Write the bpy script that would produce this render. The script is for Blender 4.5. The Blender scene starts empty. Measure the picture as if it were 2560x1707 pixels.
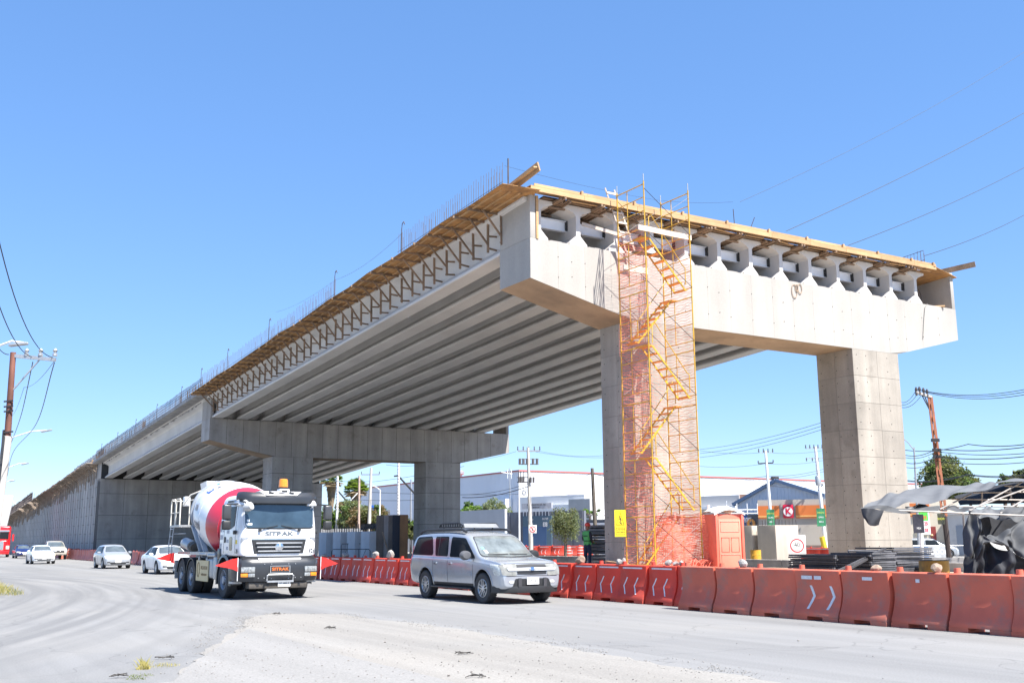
import bpy, bmesh, math, random
from math import sin, cos, pi, radians, tan, sqrt, atan2
from mathutils import Vector, Matrix
from mathutils.bvhtree import BVHTree

scene = bpy.context.scene
col = scene.collection
random.seed(7)

# ------------------------------------------------------------------ camera
CAM_H, PITCH, ROLL, FPX = 1.6, 0.1890, -0.0069, 2592.0
TH = 0.5479                      # bearing of the flyover against the camera axis
OX, OY = 4.7036, 39.7221         # near left column corner

def cam_axes():
    c, s = cos(PITCH), sin(PITCH)
    r0, u0, f = Vector((1, 0, 0)), Vector((0, -s, c)), Vector((0, c, s))
    cr, sr = cos(ROLL), sin(ROLL)
    return cr * r0 + sr * u0, cr * u0 - sr * r0, f

R_, U_, F_ = cam_axes()
cam_d = bpy.data.cameras.new('camera')
cam = bpy.data.objects.new('camera', cam_d)
col.objects.link(cam)
cam.matrix_world = Matrix(((R_.x, U_.x, -F_.x, 0), (R_.y, U_.y, -F_.y, 0), (R_.z, U_.z, -F_.z, CAM_H), (0, 0, 0, 1)))
cam_d.sensor_width = 36.0
cam_d.sensor_fit = 'HORIZONTAL'
cam_d.lens = 36.0 * FPX / 2560.0
cam_d.clip_start, cam_d.clip_end = 0.1, 5000
scene.camera = cam

# ------------------------------------------------------------------ light
SUN_EL = radians(58)
SUN_DIR = Vector((0.735, -0.678, 0)).normalized()       # horizontal direction towards the sun
world = bpy.data.worlds.new('World')
scene.world = world
world.use_nodes = True
wn = world.node_tree
bg = wn.nodes['Background']
sky = wn.nodes.new('ShaderNodeTexSky')
sky.sky_type = 'NISHITA'
sky.sun_disc = False
sky.sun_elevation = SUN_EL
sky.sun_rotation = atan2(SUN_DIR.x, SUN_DIR.y)
sky.altitude = 1700
sky.air_density = 1.0
sky.dust_density = 0.0
sky.ozone_density = 3.0
gam = wn.nodes.new('ShaderNodeGamma'); gam.inputs[1].default_value = .52       # even compression: the clear highland sky is flatter than the model's
hsv = wn.nodes.new('ShaderNodeHueSaturation'); hsv.inputs['Saturation'].default_value = 1.5
tnt = wn.nodes.new('ShaderNodeVectorMath'); tnt.operation = 'MULTIPLY'; tnt.inputs[1].default_value = (.97, 1.09, 1.34)
wn.links.new(sky.outputs[0], gam.inputs[0]); wn.links.new(gam.outputs[0], hsv.inputs['Color']); wn.links.new(hsv.outputs[0], tnt.inputs[0]); wn.links.new(tnt.outputs[0], bg.inputs[0])
bg.inputs[1].default_value = 0.15
sun_d = bpy.data.lights.new('sun', 'SUN')
sun_d.energy = 5.0
sun_d.angle = radians(0.53)
sun_d.color = (1.0, 0.955, 0.89)
sun = bpy.data.objects.new('sun', sun_d)
col.objects.link(sun)
sv = Vector((SUN_DIR.x * cos(SUN_EL), SUN_DIR.y * cos(SUN_EL), sin(SUN_EL)))
sun.rotation_euler = sv.to_track_quat('Z', 'Y').to_euler()
sun.location = (30, -30, 60)
scene.view_settings.view_transform = 'Standard'
scene.view_settings.look = 'None'
scene.view_settings.gamma = 1
scene.view_settings.exposure = 1.35
scene.view_settings.use_curve_mapping = False

# ------------------------------------------------------------------ helpers
def L(u, v, z=0.0):
    """flyover frame (u across, v along, away from us) -> world"""
    return Vector((OX + u * cos(TH) - v * sin(TH), OY + u * sin(TH) + v * cos(TH), z))

def at(px, py, d):
    """a point seen at photo pixel (px, py), standing d metres in front of the camera"""
    x, y = px - 1280, py - 853.5
    r = R_ * x - U_ * y + F_ * FPX
    r = r * (d / r.y)
    return Vector((r.x, r.y, r.z + CAM_H))

def tag(o, label=None, cat=None, group=None, kind=None):
    if label: o['label'] = label
    if cat: o['category'] = cat
    if group: o['group'] = group
    if kind: o['kind'] = kind
    return o

def thing(name, label, cat, loc=(0, 0, 0), rz=0.0, group=None):
    o = bpy.data.objects.new(name, None)
    col.objects.link(o)
    o.location = loc
    o.rotation_euler = (0, 0, rz)
    o.empty_display_size = 0.3
    return tag(o, label, cat, group)

def inst(name, mesh, parent=None, loc=(0, 0, 0), rz=0.0, rot=None, scale=None):
    o = bpy.data.objects.new(name, mesh)
    col.objects.link(o)
    o.parent = parent
    o.location = loc
    o.rotation_euler = rot if rot else (0, 0, rz)
    if scale: o.scale = scale
    return o

KIDS = {}
def copy_tree(o, loc, rz, label=None, group=None, name=None):
    def rec(s, par):
        c = s.copy()
        col.objects.link(c)
        c.parent = par
        for k in s.children: rec(k, c)
        return c
    c = rec(o, None)
    c.location = loc
    c.rotation_euler = (0, 0, rz)
    if label: c['label'] = label
    if group: c['group'] = group
    return c

class MB:
    def __init__(s): s.v, s.f, s.m = [], [], []
    def add(s, vs, fs, m=0):
        n = len(s.v)
        s.v += [tuple(p) for p in vs]
        for f in fs:
            s.f.append([i + n for i in f]); s.m.append(m)
        return s
    def box(s, a, b, m=0, M=None):
        x0, y0, z0 = a; x1, y1, z1 = b
        vs = [(x, y, z) for z in (z0, z1) for y in (y0, y1) for x in (x0, x1)]
        if M: vs = [M @ Vector(p) for p in vs]
        return s.add(vs, [(0, 2, 3, 1), (4, 5, 7, 6), (0, 1, 5, 4), (2, 6, 7, 3), (0, 4, 6, 2), (1, 3, 7, 5)], m)
    def cb(s, c, d, m=0, M=None):
        return s.box([c[i] - d[i] / 2 for i in range(3)], [c[i] + d[i] / 2 for i in range(3)], m, M)
    def frame(s, d, up=(0, 0, 1)):
        d = Vector(d).normalized(); up = Vector(up)
        if abs(d.dot(up)) > .98: up = Vector((1, 0, 0)) if abs(d.x) < .9 else Vector((0, 1, 0))
        a = d.cross(up).normalized()
        return a, a.cross(d).normalized()
    def bar(s, p, q, w, h, m=0, up=(0, 0, 1)):
        p, q = Vector(p), Vector(q)
        a, b = s.frame(q - p, up)
        vs = [o + a * i * w / 2 + b * j * h / 2 for o in (p, q) for j in (-1, 1) for i in (-1, 1)]
        return s.add(vs, [(0, 1, 3, 2), (4, 6, 7, 5), (0, 4, 5, 1), (2, 3, 7, 6), (0, 2, 6, 4), (1, 5, 7, 3)], m)
    def tube(s, p, q, r, n=8, m=0, r2=None, caps=True):
        p, q = Vector(p), Vector(q)
        a, b = s.frame(q - p)
        r2 = r if r2 is None else r2
        vs = [p + (a * cos(2 * pi * i / n) + b * sin(2 * pi * i / n)) * r for i in range(n)]
        vs += [q + (a * cos(2 * pi * i / n) + b * sin(2 * pi * i / n)) * r2 for i in range(n)]
        fs = [(i, (i + 1) % n, n + (i + 1) % n, n + i) for i in range(n)]
        if caps: fs += [tuple(range(n))[::-1], tuple(range(n, 2 * n))]
        return s.add(vs, fs, m)
    def path(s, pts, r, n=6, m=0, closed=False):
        pts = [Vector(p) for p in pts]
        k = len(pts); vs = []; fs = []
        for i, p in enumerate(pts):
            d = (pts[(i + 1) % k] - pts[i - 1]) if closed else (pts[min(i + 1, k - 1)] - pts[max(i - 1, 0)])
            a, b = s.frame(d)
            rr = r[i] if isinstance(r, (list, tuple)) else r
            vs += [p + (a * cos(2 * pi * j / n) + b * sin(2 * pi * j / n)) * rr for j in range(n)]
        for i in range(k if closed else k - 1):
            i2 = (i + 1) % k
            fs += [(i * n + j, i * n + (j + 1) % n, i2 * n + (j + 1) % n, i2 * n + j) for j in range(n)]
        if not closed: fs += [tuple(range(n))[::-1], tuple(range((k - 1) * n, k * n))]
        return s.add(vs, fs, m)
    def lathe(s, prof, n=24, m=0, o=(0, 0, 0), ax=(0, 0, 1), cap=True, mf=None):
        o = Vector(o); ax = Vector(ax).normalized()
        a, b = s.frame(ax)
        vs = []; 
        for r, h in prof:
            vs += [o + ax * h + (a * cos(2 * pi * i / n) + b * sin(2 * pi * i / n)) * r for i in range(n)]
        base = len(s.v); s.v += [tuple(p) for p in vs]
        for k in range(len(prof) - 1):
            for i in range(n):
                s.f.append([base + k * n + i, base + k * n + (i + 1) % n, base + (k + 1) * n + (i + 1) % n, base + (k + 1) * n + i])
                s.m.append(mf(k, i) if mf else m)
        if cap:
            s.f.append([base + i for i in range(n)][::-1]); s.m.append(mf(0, 0) if mf else m)
            s.f.append([base + (len(prof) - 1) * n + i for i in range(n)]); s.m.append(mf(len(prof) - 2, 0) if mf else m)
        return s
    def prism(s, poly, fn, a, b, m=0):
        """poly of 2D points, fn(p, q, t) -> 3D, extruded t=a..b"""
        n = len(poly)
        vs = [fn(p[0], p[1], a) for p in poly] + [fn(p[0], p[1], b) for p in poly]
        fs = [tuple(range(n))[::-1], tuple(range(n, 2 * n))] + [(i, (i + 1) % n, n + (i + 1) % n, n + i) for i in range(n)]
        return s.add(vs, fs, m)
    def grid(s, rows, m=0):
        r, c = len(rows), len(rows[0])
        vs = [p for row in rows for p in row]
        return s.add(vs, [(i * c + j, i * c + j + 1, (i + 1) * c + j + 1, (i + 1) * c + j) for i in range(r - 1) for j in range(c - 1)], m)
    def mesh(s, name, mats, smooth=None, fix=True):
        me = bpy.data.meshes.new(name)
        me.from_pydata(s.v, [], s.f)
        if not isinstance(mats, (list, tuple)): mats = [mats]
        for m in mats: me.materials.append(m)
        if len(mats) > 1: me.polygons.foreach_set('material_index', s.m)
        if fix:
            bm = bmesh.new(); bm.from_mesh(me)
            bmesh.ops.recalc_face_normals(bm, faces=bm.faces)
            bm.to_mesh(me); bm.free()
        if smooth:
            me.polygons.foreach_set('use_smooth', [True] * len(me.polygons))
            me.set_sharp_from_angle(angle=radians(smooth))
        me.update()
        return me
    def build(s, name, mats, parent=None, smooth=None, fix=True, loc=(0, 0, 0), rz=0.0, bevel=0, seg=2):
        me = s.mesh(name, mats, smooth, fix)
        if bevel:
            me = baked(me, lambda o: bev(o, bevel, seg), smooth or 35)
        return inst(name, me, parent, loc, rz)

def bev(o, w, seg):
    md = o.modifiers.new('b', 'BEVEL'); md.width = w; md.segments = seg; md.limit_method = 'ANGLE'; md.angle_limit = radians(30)

def baked(me, fn, smooth=35):
    o = bpy.data.objects.new('tmp', me)
    col.objects.link(o)
    fn(o)
    dg = bpy.context.evaluated_depsgraph_get()
    out = bpy.data.meshes.new_from_object(o.evaluated_get(dg))
    bpy.data.objects.remove(o)
    out.polygons.foreach_set('use_smooth', [True] * len(out.polygons))
    out.set_sharp_from_angle(angle=radians(smooth))
    out.name = me.name
    return out

def text_mesh(txt, size, mat, depth=0.004, align='CENTER', bold=0.0, sx=1.0):
    cu = bpy.data.curves.new('lettering', 'FONT')
    cu.body = txt; cu.size = size; cu.extrude = depth; cu.align_x = align; cu.align_y = 'CENTER'; cu.offset = bold
    o = bpy.data.objects.new('tmp', cu); col.objects.link(o)
    dg = bpy.context.evaluated_depsgraph_get()
    me = bpy.data.meshes.new_from_object(o.evaluated_get(dg))
    bpy.data.objects.remove(o); bpy.data.curves.remove(cu)
    if sx != 1.0:
        for v in me.vertices: v.co.x *= sx
    me.materials.clear(); me.materials.append(mat)
    me.name = 'lettering'
    return me

def text_on(txt, size, mat, parent, loc, n, up=(0, 0, 1), depth=0.004, bold=0.0, sx=1.0, name='lettering'):
    """flat lettering standing on a face with outward normal n"""
    me = text_mesh(txt, size, mat, depth, bold=bold, sx=sx)
    n = Vector(n).normalized(); up = Vector(up)
    x = up.cross(n).normalized(); y = n.cross(x)
    M = Matrix((x, y, n)).transposed()
    o = inst(name, me, parent, loc)
    o.rotation_euler = M.to_euler()
    return o

# ------------------------------------------------------------------ materials
def nodes(name):
    m = bpy.data.materials.new(name); m.use_nodes = True
    nt = m.node_tree
    return m, nt, nt.nodes['Principled BSDF']

def P(name, c, rough=.6, metal=0.0, nz=(3, .15), bump=None, spec=None, grain=None, streak=None, coat=0, rnd=0.0, stain=None, emit=None, trans=None, alpha=None):
    m, nt, b = nodes(name)
    N, K = nt.nodes.new, nt.links.new
    b.inputs['Roughness'].default_value = rough
    b.inputs['Metallic'].default_value = metal
    if spec is not None: b.inputs['Specular IOR Level'].default_value = spec
    if coat: b.inputs['Coat Weight'].default_value = coat; b.inputs['Coat Roughness'].default_value = .06
    if emit: b.inputs['Emission Color'].default_value = (*emit[:3], 1); b.inputs['Emission Strength'].default_value = emit[3]
    tc = N('ShaderNodeTexCoord')
    cur = None
    def noise(scale, det=4, vec=None, rough_=.55):
        n = N('ShaderNodeTexNoise'); n.inputs['Scale'].default_value = scale; n.inputs['Detail'].default_value = det
        n.inputs['Roughness'].default_value = rough_
        K(vec if vec else tc.outputs['Object'], n.inputs['Vector'])
        return n.outputs['Fac']
    def mul(colr, fac, lo, hi, a=.3, bb=.7):
        mr = N('ShaderNodeMapRange'); mr.inputs[1].default_value = a; mr.inputs[2].default_value = bb
        mr.inputs[3].default_value = lo; mr.inputs[4].default_value = hi
        K(fac, mr.inputs[0])
        mx = N('ShaderNodeVectorMath'); mx.operation = 'SCALE'
        if isinstance(colr, tuple): mx.inputs[0].default_value = colr
        else: K(colr, mx.inputs[0])
        K(mr.outputs[0], mx.inputs['Scale'])
        return mx.outputs[0]
    cur = tuple(c)
    if nz: cur = mul(cur, noise(nz[0]), 1 - nz[1], 1 + nz[1])
    if grain: cur = mul(cur, noise(grain[0], 2), 1 - grain[1], 1 + grain[1], .25, .75)
    if streak:
        mp = N('ShaderNodeMapping'); mp.inputs['Scale'].default_value = streak[2] if len(streak) > 2 else (1, 1, .08)
        K(tc.outputs['Object'], mp.inputs[0])
        cur = mul(cur, noise(streak[0], 5, mp.outputs[0]), 1 - streak[1], 1 + streak[1] * .6)
    if rnd:
        oi = N('ShaderNodeObjectInfo')
        cur = mul(cur, oi.outputs['Random'], 1 - rnd, 1 + rnd, 0, 1)
    if stain:      # (scale, colour, lo, hi)
        mr = N('ShaderNodeMapRange'); mr.inputs[1].default_value = stain[2]; mr.inputs[2].default_value = stain[3]
        K(noise(stain[0], 6, None, .65), mr.inputs[0])
        mx = N('ShaderNodeMix'); mx.data_type = 'RGBA'
        K(mr.outputs[0], mx.inputs[0])
        if isinstance(cur, tuple): mx.inputs[6].default_value = (*cur, 1)
        else: K(cur, mx.inputs[6])
        mx.inputs[7].default_value = (*stain[1], 1)
        cur = mx.outputs[2]
    if isinstance(cur, tuple): b.inputs['Base Color'].default_value = (*cur, 1)
    else: K(cur, b.inputs['Base Color'])
    if bump:
        bp = N('ShaderNodeBump'); bp.inputs['Strength'].default_value = bump[1]; bp.inputs['Distance'].default_value = bump[2] if len(bump) > 2 else .02
        K(noise(bump[0], 5), bp.inputs['Height']); K(bp.outputs[0], b.inputs['Normal'])
    if trans:      # thin shell: some light comes through
        tr = N('ShaderNodeBsdfTranslucent'); tr.inputs[0].default_value = (*trans[:3], 1)
        ms = N('ShaderNodeMixShader'); ms.inputs[0].default_value = trans[3]
        out = nt.nodes['Material Output']
        K(b.outputs[0], ms.inputs[1]); K(tr.outputs[0], ms.inputs[2]); K(ms.outputs[0], out.inputs[0])
    return m

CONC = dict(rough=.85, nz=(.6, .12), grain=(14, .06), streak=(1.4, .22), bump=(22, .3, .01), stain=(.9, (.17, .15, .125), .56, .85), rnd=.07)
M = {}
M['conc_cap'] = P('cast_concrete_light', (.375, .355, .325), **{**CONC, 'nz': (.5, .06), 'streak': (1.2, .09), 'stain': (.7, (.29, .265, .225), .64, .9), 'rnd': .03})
M['conc_col'] = P('cast_concrete_column', (.33, .30, .26), **CONC)
M['conc_joint'] = P('concrete_joint', (.20, .19, .175), .9)
M['conc_soffit'] = P('concrete_soffit', (.38, .28, .195), .85, nz=(.5, .2), grain=(10, .05), stain=(.8, (.22, .17, .13), .5, .8))
M['girder'] = P('precast_girder_concrete', (.60, .59, .575), .8, nz=(.4, .08), grain=(12, .03), streak=(.8, .07, (1, .1, 1)), rnd=.05, bump=(20, .15, .01))
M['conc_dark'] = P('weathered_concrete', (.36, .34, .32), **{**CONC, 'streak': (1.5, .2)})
M['slab'] = P('deck_slab_concrete', (.33, .32, .31), .9, nz=(1, .12), streak=(2, .3), bump=(15, .3, .02))
M['hole'] = P('tie_hole_shadow', (.03, .03, .03), .95, nz=None)
M['beam_white'] = P('white_painted_steel', (.80, .83, .88), .35, nz=(2, .04))
M['bolt'] = P('bolt_steel', (.05, .05, .05), .5, .4, nz=None)
M['timber'] = P('weathered_timber', (.24, .165, .11), .85, nz=(3, .25), grain=(30, .15), rnd=.18, bump=(40, .3, .005))
M['timber_new'] = P('new_pine', (.46, .29, .145), .75, nz=(2, .12), streak=(3, .15, (.3, 3, 6)), rnd=.12, bump=(40, .2, .004))
M['ply'] = P('plywood', (.38, .205, .075), .75, nz=(1.5, .3), grain=(12, .12), stain=(2.2, (.20, .11, .055), .46, .72), rnd=.2)
M['timber_white'] = P('whitewashed_timber', (.55, .47, .40), .85, nz=(4, .2), rnd=.1)
M['rebar'] = P('rebar_steel', (.10, .085, .085), .7, .5, nz=(8, .2))
M['yellow'] = P('yellow_scaffold_paint', (.55, .32, .03), .45, nz=(6, .15), rnd=.08)
M['dark_steel'] = P('dark_steel', (.06, .055, .055), .5, .6, nz=(8, .2))
M['galv'] = P('galvanised_steel', (.45, .46, .47), .45, .6, nz=(8, .1))
M['net'] = P('orange_safety_net', (.80, .22, .15), .7, nz=(3, .1), trans=(.85, .25, .16, .3))
M['white'] = P('white_paint', (.78, .78, .77), .45, nz=(3, .04))
M['black'] = P('black_plastic', (.025, .026, .028), .5, nz=(4, .1))
M['rubber'] = P('tyre_rubber', (.045, .045, .047), .85, nz=(6, .25), bump=(60, .4, .004))
M['glass'] = P('dark_vehicle_glass', (.02, .025, .03), .06, nz=None, spec=.12)
M['glass'].node_tree.nodes['Principled BSDF'].inputs['IOR'].default_value = 1.27
M['glassw'] = P('windscreen_glass', (.085, .105, .115), .06, nz=(2, .3), spec=.9)
M['chrome'] = P('chrome', (.7, .71, .73), .18, 1.0, nz=None)
M['lamp'] = P('clear_lamp_lens', (.55, .56, .52), .12, nz=(25, .3), spec=.8, coat=.5)
M['amber'] = P('amber_lens', (.80, .25, .02), .2, nz=(30, .2), coat=.5)
M['redlens'] = P('red_lens', (.5, .02, .02), .25, nz=None)
M['red'] = P('red_cloth', (.75, .035, .03), .6, nz=(5, .1), trans=(.9, .05, .04, .3))
# ------------------------------------------------------------------ ground
def sheet(name, pts, z, mat, kind='structure', sub=None, parent=None):
    mb = MB(); mb.add([(p[0], p[1], z) for p in pts], [tuple(range(len(pts)))])
    o = mb.build(name, mat, fix=False)
    o['kind'] = kind
    return o

def road_mat(name, base, dust, amt, spots=True):
    m, nt, b = nodes(name); N, K = nt.nodes.new, nt.links.new
    geo = N('ShaderNodeNewGeometry')
    mp = N('ShaderNodeMapping'); mp.vector_type = 'POINT'
    mp.inputs['Rotation'].default_value = (0, 0, -(TH))
    K(geo.outputs['Position'], mp.inputs[0])
    # gentle bend of the wheel paths: x' = x + k*y^2 handled through noise distortion
    sx = N('ShaderNodeMapping'); sx.inputs['Scale'].default_value = (1.3, .035, 1)
    K(mp.outputs[0], sx.inputs[0])
    def noise(scale, det, vec, dist=0.0):
        n = N('ShaderNodeTexNoise'); n.inputs['Scale'].default_value = scale; n.inputs['Detail'].default_value = det
        n.inputs['Distortion'].default_value = dist
        K(vec, n.inputs['Vector']); return n.outputs['Fac']
    def mr(f, a, bb, lo, hi):
        n = N('ShaderNodeMapRange'); n.inputs[1].default_value = a; n.inputs[2].default_value = bb
        n.inputs[3].default_value = lo; n.inputs[4].default_value = hi; K(f, n.inputs[0]); return n.outputs[0]
    def mix(f, a, bb, mode='MIX'):
        n = N('ShaderNodeMix'); n.data_type = 'RGBA'; n.blend_type = mode
        if isinstance(f, float): n.inputs[0].default_value = f
        else: K(f, n.inputs[0])
        for i, c in ((6, a), (7, bb)):
            if isinstance(c, tuple): n.inputs[i].default_value = (*c, 1)
            else: K(c, n.inputs[i])
        return n.outputs[2]
    streaks = mr(noise(1.0, 6, sx.outputs[0], .4), .35, .65, 0, 1)
    c1 = mix(streaks, base, tuple(x * 1.28 for x in base))
    patches = mr(noise(.14, 5, geo.outputs['Position'], .5), .42, .68, 0, amt)
    c2 = mix(patches, c1, dust)
    # dust gathers on the near side of the carriageway
    sep = N('ShaderNodeSeparateXYZ'); K(geo.outputs['Position'], sep.inputs[0])
    if spots:
        # tyre sweeps: traffic turning in a wide bend to the left
        dv = N('ShaderNodeVectorMath'); dv.operation = 'SUBTRACT'; dv.inputs[1].default_value = (-68, 11, 0); K(geo.outputs['Position'], dv.inputs[0])
        s3 = N('ShaderNodeSeparateXYZ'); K(dv.outputs[0], s3.inputs[0])
        ln = N('ShaderNodeVectorMath'); ln.operation = 'LENGTH'; K(dv.outputs[0], ln.inputs[0])
        at_ = N('ShaderNodeMath'); at_.operation = 'ARCTAN2'; K(s3.outputs[1], at_.inputs[0]); K(s3.outputs[0], at_.inputs[1])
        cb = N('ShaderNodeCombineXYZ'); K(ln.outputs['Value'], cb.inputs[0]); K(at_.outputs[0], cb.inputs[1])
        m2 = N('ShaderNodeMapping'); m2.inputs['Scale'].default_value = (1.9, 4.0, 1); K(cb.outputs[0], m2.inputs[0])
        arcs = mr(noise(1.0, 5, m2.outputs[0], .25), .40, .62, 0, 1)
        inside = mr(ln.outputs['Value'], 66, 60, 0, 1)
        mk = N('ShaderNodeMath'); mk.operation = 'MULTIPLY'; K(arcs, mk.inputs[0]); K(inside, mk.inputs[1])
        c2 = mix(mk.outputs[0], c2, tuple(x * .91 for x in base))
        # fine cracks
        wn_ = N('ShaderNodeTexNoise'); wn_.inputs['Scale'].default_value = .8; K(geo.outputs['Position'], wn_.inputs['Vector'])
        wv = N('ShaderNodeVectorMath'); wv.operation = 'MULTIPLY_ADD'; K(wn_.outputs['Color'], wv.inputs[0]); wv.inputs[1].default_value = (2.2, 2.2, 0); K(geo.outputs['Position'], wv.inputs[2])
        vo = N('ShaderNodeTexVoronoi'); vo.feature = 'DISTANCE_TO_EDGE'; vo.inputs['Scale'].default_value = .28; K(wv.outputs[0], vo.inputs['Vector'])
        cr = mr(vo.outputs['Distance'], .0, .006, .45, 0)
        c2 = mix(cr, c2, tuple(x * .45 for x in base))
    g = mr(noise(45, 3, geo.outputs['Position']), .3, .7, .80, 1.16)
    v = N('ShaderNodeVectorMath'); v.operation = 'SCALE'; K(c2, v.inputs[0]); K(g, v.inputs['Scale'])
    c3 = v.outputs[0]
    if spots:
        st = mr(noise(.55, 6, sx.outputs[0], 1.0), .66, .74, 0, .35)
        c3 = mix(st, c3, tuple(x * .45 for x in base))
    K(c3, b.inputs['Base Color'])
    b.inputs['Roughness'].default_value = .9
    bp = N('ShaderNodeBump'); bp.inputs['Strength'].default_value = .5; bp.inputs['Distance'].default_value = .01
    K(noise(80, 3, geo.outputs['Position']), bp.inputs['Height']); K(bp.outputs[0], b.inputs['Normal'])
    return m

M['asphalt'] = road_mat('worn_asphalt', (.165, .165, .163), (.25, .24, .22), .5)
M['dirt'] = road_mat('pale_dirt', (.205, .196, .18), (.26, .24, .21), .7, False)
M['apron'] = road_mat('dusty_concrete', (.20, .194, .184), (.235, .228, .214), .6, False)
M['site'] = P('site_soil', (.40, .32, .23), .95, nz=(.4, .2), grain=(9, .15), bump=(5, .6, .05))

sheet('ground', [(-1500, -200), (1500, -200), (1500, 3000), (-1500, 3000)], -0.02, M['dirt'])
# carriageway beside the flyover: a long band, wide at the junction where the photographer stands
road_pts = [L(-8.0, 420), L(-16.5, 420), L(-17.5, 120), L(-18.3, 60), L(-19.2, 25), L(-20.5, 10), L(-26, -2), L(-60, -30), L(-60, -60),
            L(70, -60), L(70, -26), L(-6, -26), L(-6.4, -14), L(-6.6, 0), L(-6.6, 60)]
sheet('road', [(p.x, p.y) for p in road_pts], 0.0, M['asphalt'])
# far carriageway on the other side of the works
sheet('far_road', [(p.x, p.y) for p in (L(25, -26.2), L(33, -26.2), L(33, 300), L(25, 300))], 0.002, M['asphalt'])

def ground_px(px, py, z=0.0):
    x, y = px - 1280, py - 853.5
    r = R_ * x - U_ * y + F_ * FPX
    t = (z - CAM_H) / r.z
    return Vector((r.x * t, r.y * t, z))

def wobble(pts, n, amp, seed):
    """roughen a polyline: points every third of a metre, pushed sideways only"""
    rnd = random.Random(seed); out = []; w = 0.0
    for a, b in zip(pts[:-1], pts[1:]):
        a, b = Vector(a), Vector(b); d = b - a; n = max(1, int(d.length / .30)); s = Vector((-d.y, d.x, 0)).normalized()
        for i in range(n):
            w = w * .5 + rnd.uniform(-amp, amp)
            p = a + d * (i / n) + s * w * (1 if i else 0); out.append((p.x, p.y))
    out.append((pts[-1][0], pts[-1][1]))
    return out
edge = [(430, 1707), (452, 1672), (560, 1598), (640, 1541), (700, 1533), (860, 1536), (950, 1550), (1088, 1566), (1306, 1600), (1500, 1634), (1700, 1668), (1900, 1700)]
edge = [ground_px(*e) for e in edge]
ring = wobble(edge, 16, .10, 3)
ring += [(8, 6), (8, -6), (-6, -6), (-6, 9)]
sheet('dirt_shoulder', ring, 0.008, M['dirt'])
slab = [ground_px(*e) for e in [(436, 1704), (470, 1668), (566, 1604), (622, 1572), (700, 1593), (860, 1640), (1000, 1672), (1100, 1697), (1180, 1720)]]
ring = wobble(slab, 3, .012, 5) + [(3.2, 9.8), (1.6, 6), (-5, 4), (-6, 9)]
ring = ring[:-4] + [(2.0, 9.5), (2.0, -4), (-7, -4), (-7, 9)]
sheet('concrete_apron', ring, 0.012, M['apron'])

# raised soil of the building site under the flyover
mb = MB()
rnd = random.Random(11)
us = [-6.6, -5.4, -4.0, 0, 4, 8, 12, 16, 17.6, 18.4]
vs_ = [-27, -24] + [x * 3 for x in range(-7, 29)] 
rows = []
for v in vs_:
    row = []
    for u in us:
        h = .004 if u in (-6.6, 18.4) or v in (-27, 85.0) else .45
        if u == -5.4: h = .22
        h = {8: .3, 12: .1, 16: .03, 17.6: .02}.get(u, h) if h > .01 else h
        h += 0 if h < .01 else rnd.uniform(-.05, .05)
        row.append(tuple(L(u, v, h)))
    rows.append(row)
mb.grid(rows)
o = mb.build('site_ground', M['site'], smooth=60); o['kind'] = 'structure'
M['conc_joint2'] = P('dark_concrete_joint', (.07, .068, .065), .9)
# ------------------------------------------------------------------ flyover
CW, CD, GAP = 3.13, 2.12, 9.42
UL, UR = -4.68, 20.29
BD = 2.2155
GRADE = -0.0555
L2, L3 = 42.9, 82.6
GU = [-4.15 + 1.818 * i for i in range(13)]

PJ = [.014]
def panels(parent, name, mat, o, ax, ay, n, xs, zs, lo=None, hi=None, t=.012, j=None):
    """cast panels standing t proud of a face, joints j wide; lo/hi bound a non-rectangular face"""
    j = j or PJ[0]
    o, ax, ay, n = Vector(o), Vector(ax), Vector(ay), Vector(n)
    for i in range(len(xs) - 1):
        for k in range(len(zs) - 1):
            xa, xb = xs[i] + j / 2, xs[i + 1] - j / 2
            z0, z1 = zs[k] + j / 2, zs[k + 1] - j / 2
            a0 = max(z0, lo(xa)) if lo else z0
            b0 = max(z0, lo(xb)) if lo else z0
            a1 = min(z1, hi(xa)) if hi else z1
            b1 = min(z1, hi(xb)) if hi else z1
            if a1 - a0 < .02 and b1 - b0 < .02: continue
            a1, b1 = max(a1, a0 + .01), max(b1, b0 + .01)
            q = [(xa, a0), (xb, b0), (xb, b1), (xa, a1)]
            mb = MB()
            mb.prism(q, lambda p, r, tt: o + ax * p + ay * r + n * tt, -.02, t)
            mb.build(name, mat, parent, fix=True)

def holes(parent, o, ax, ay, n, pts, r=.018, t=.014):
    mb = MB(); o, ax, ay, n = Vector(o), Vector(ax), Vector(ay), Vector(n)
    for (x, z) in pts:
        c = o + ax * x + ay * z + n * t
        mb.tube(c - n * .02, c, r, 8)
    ob = mb.build('tie_holes', M['hole'], parent); ob['kind'] = 'stuff'

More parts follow.
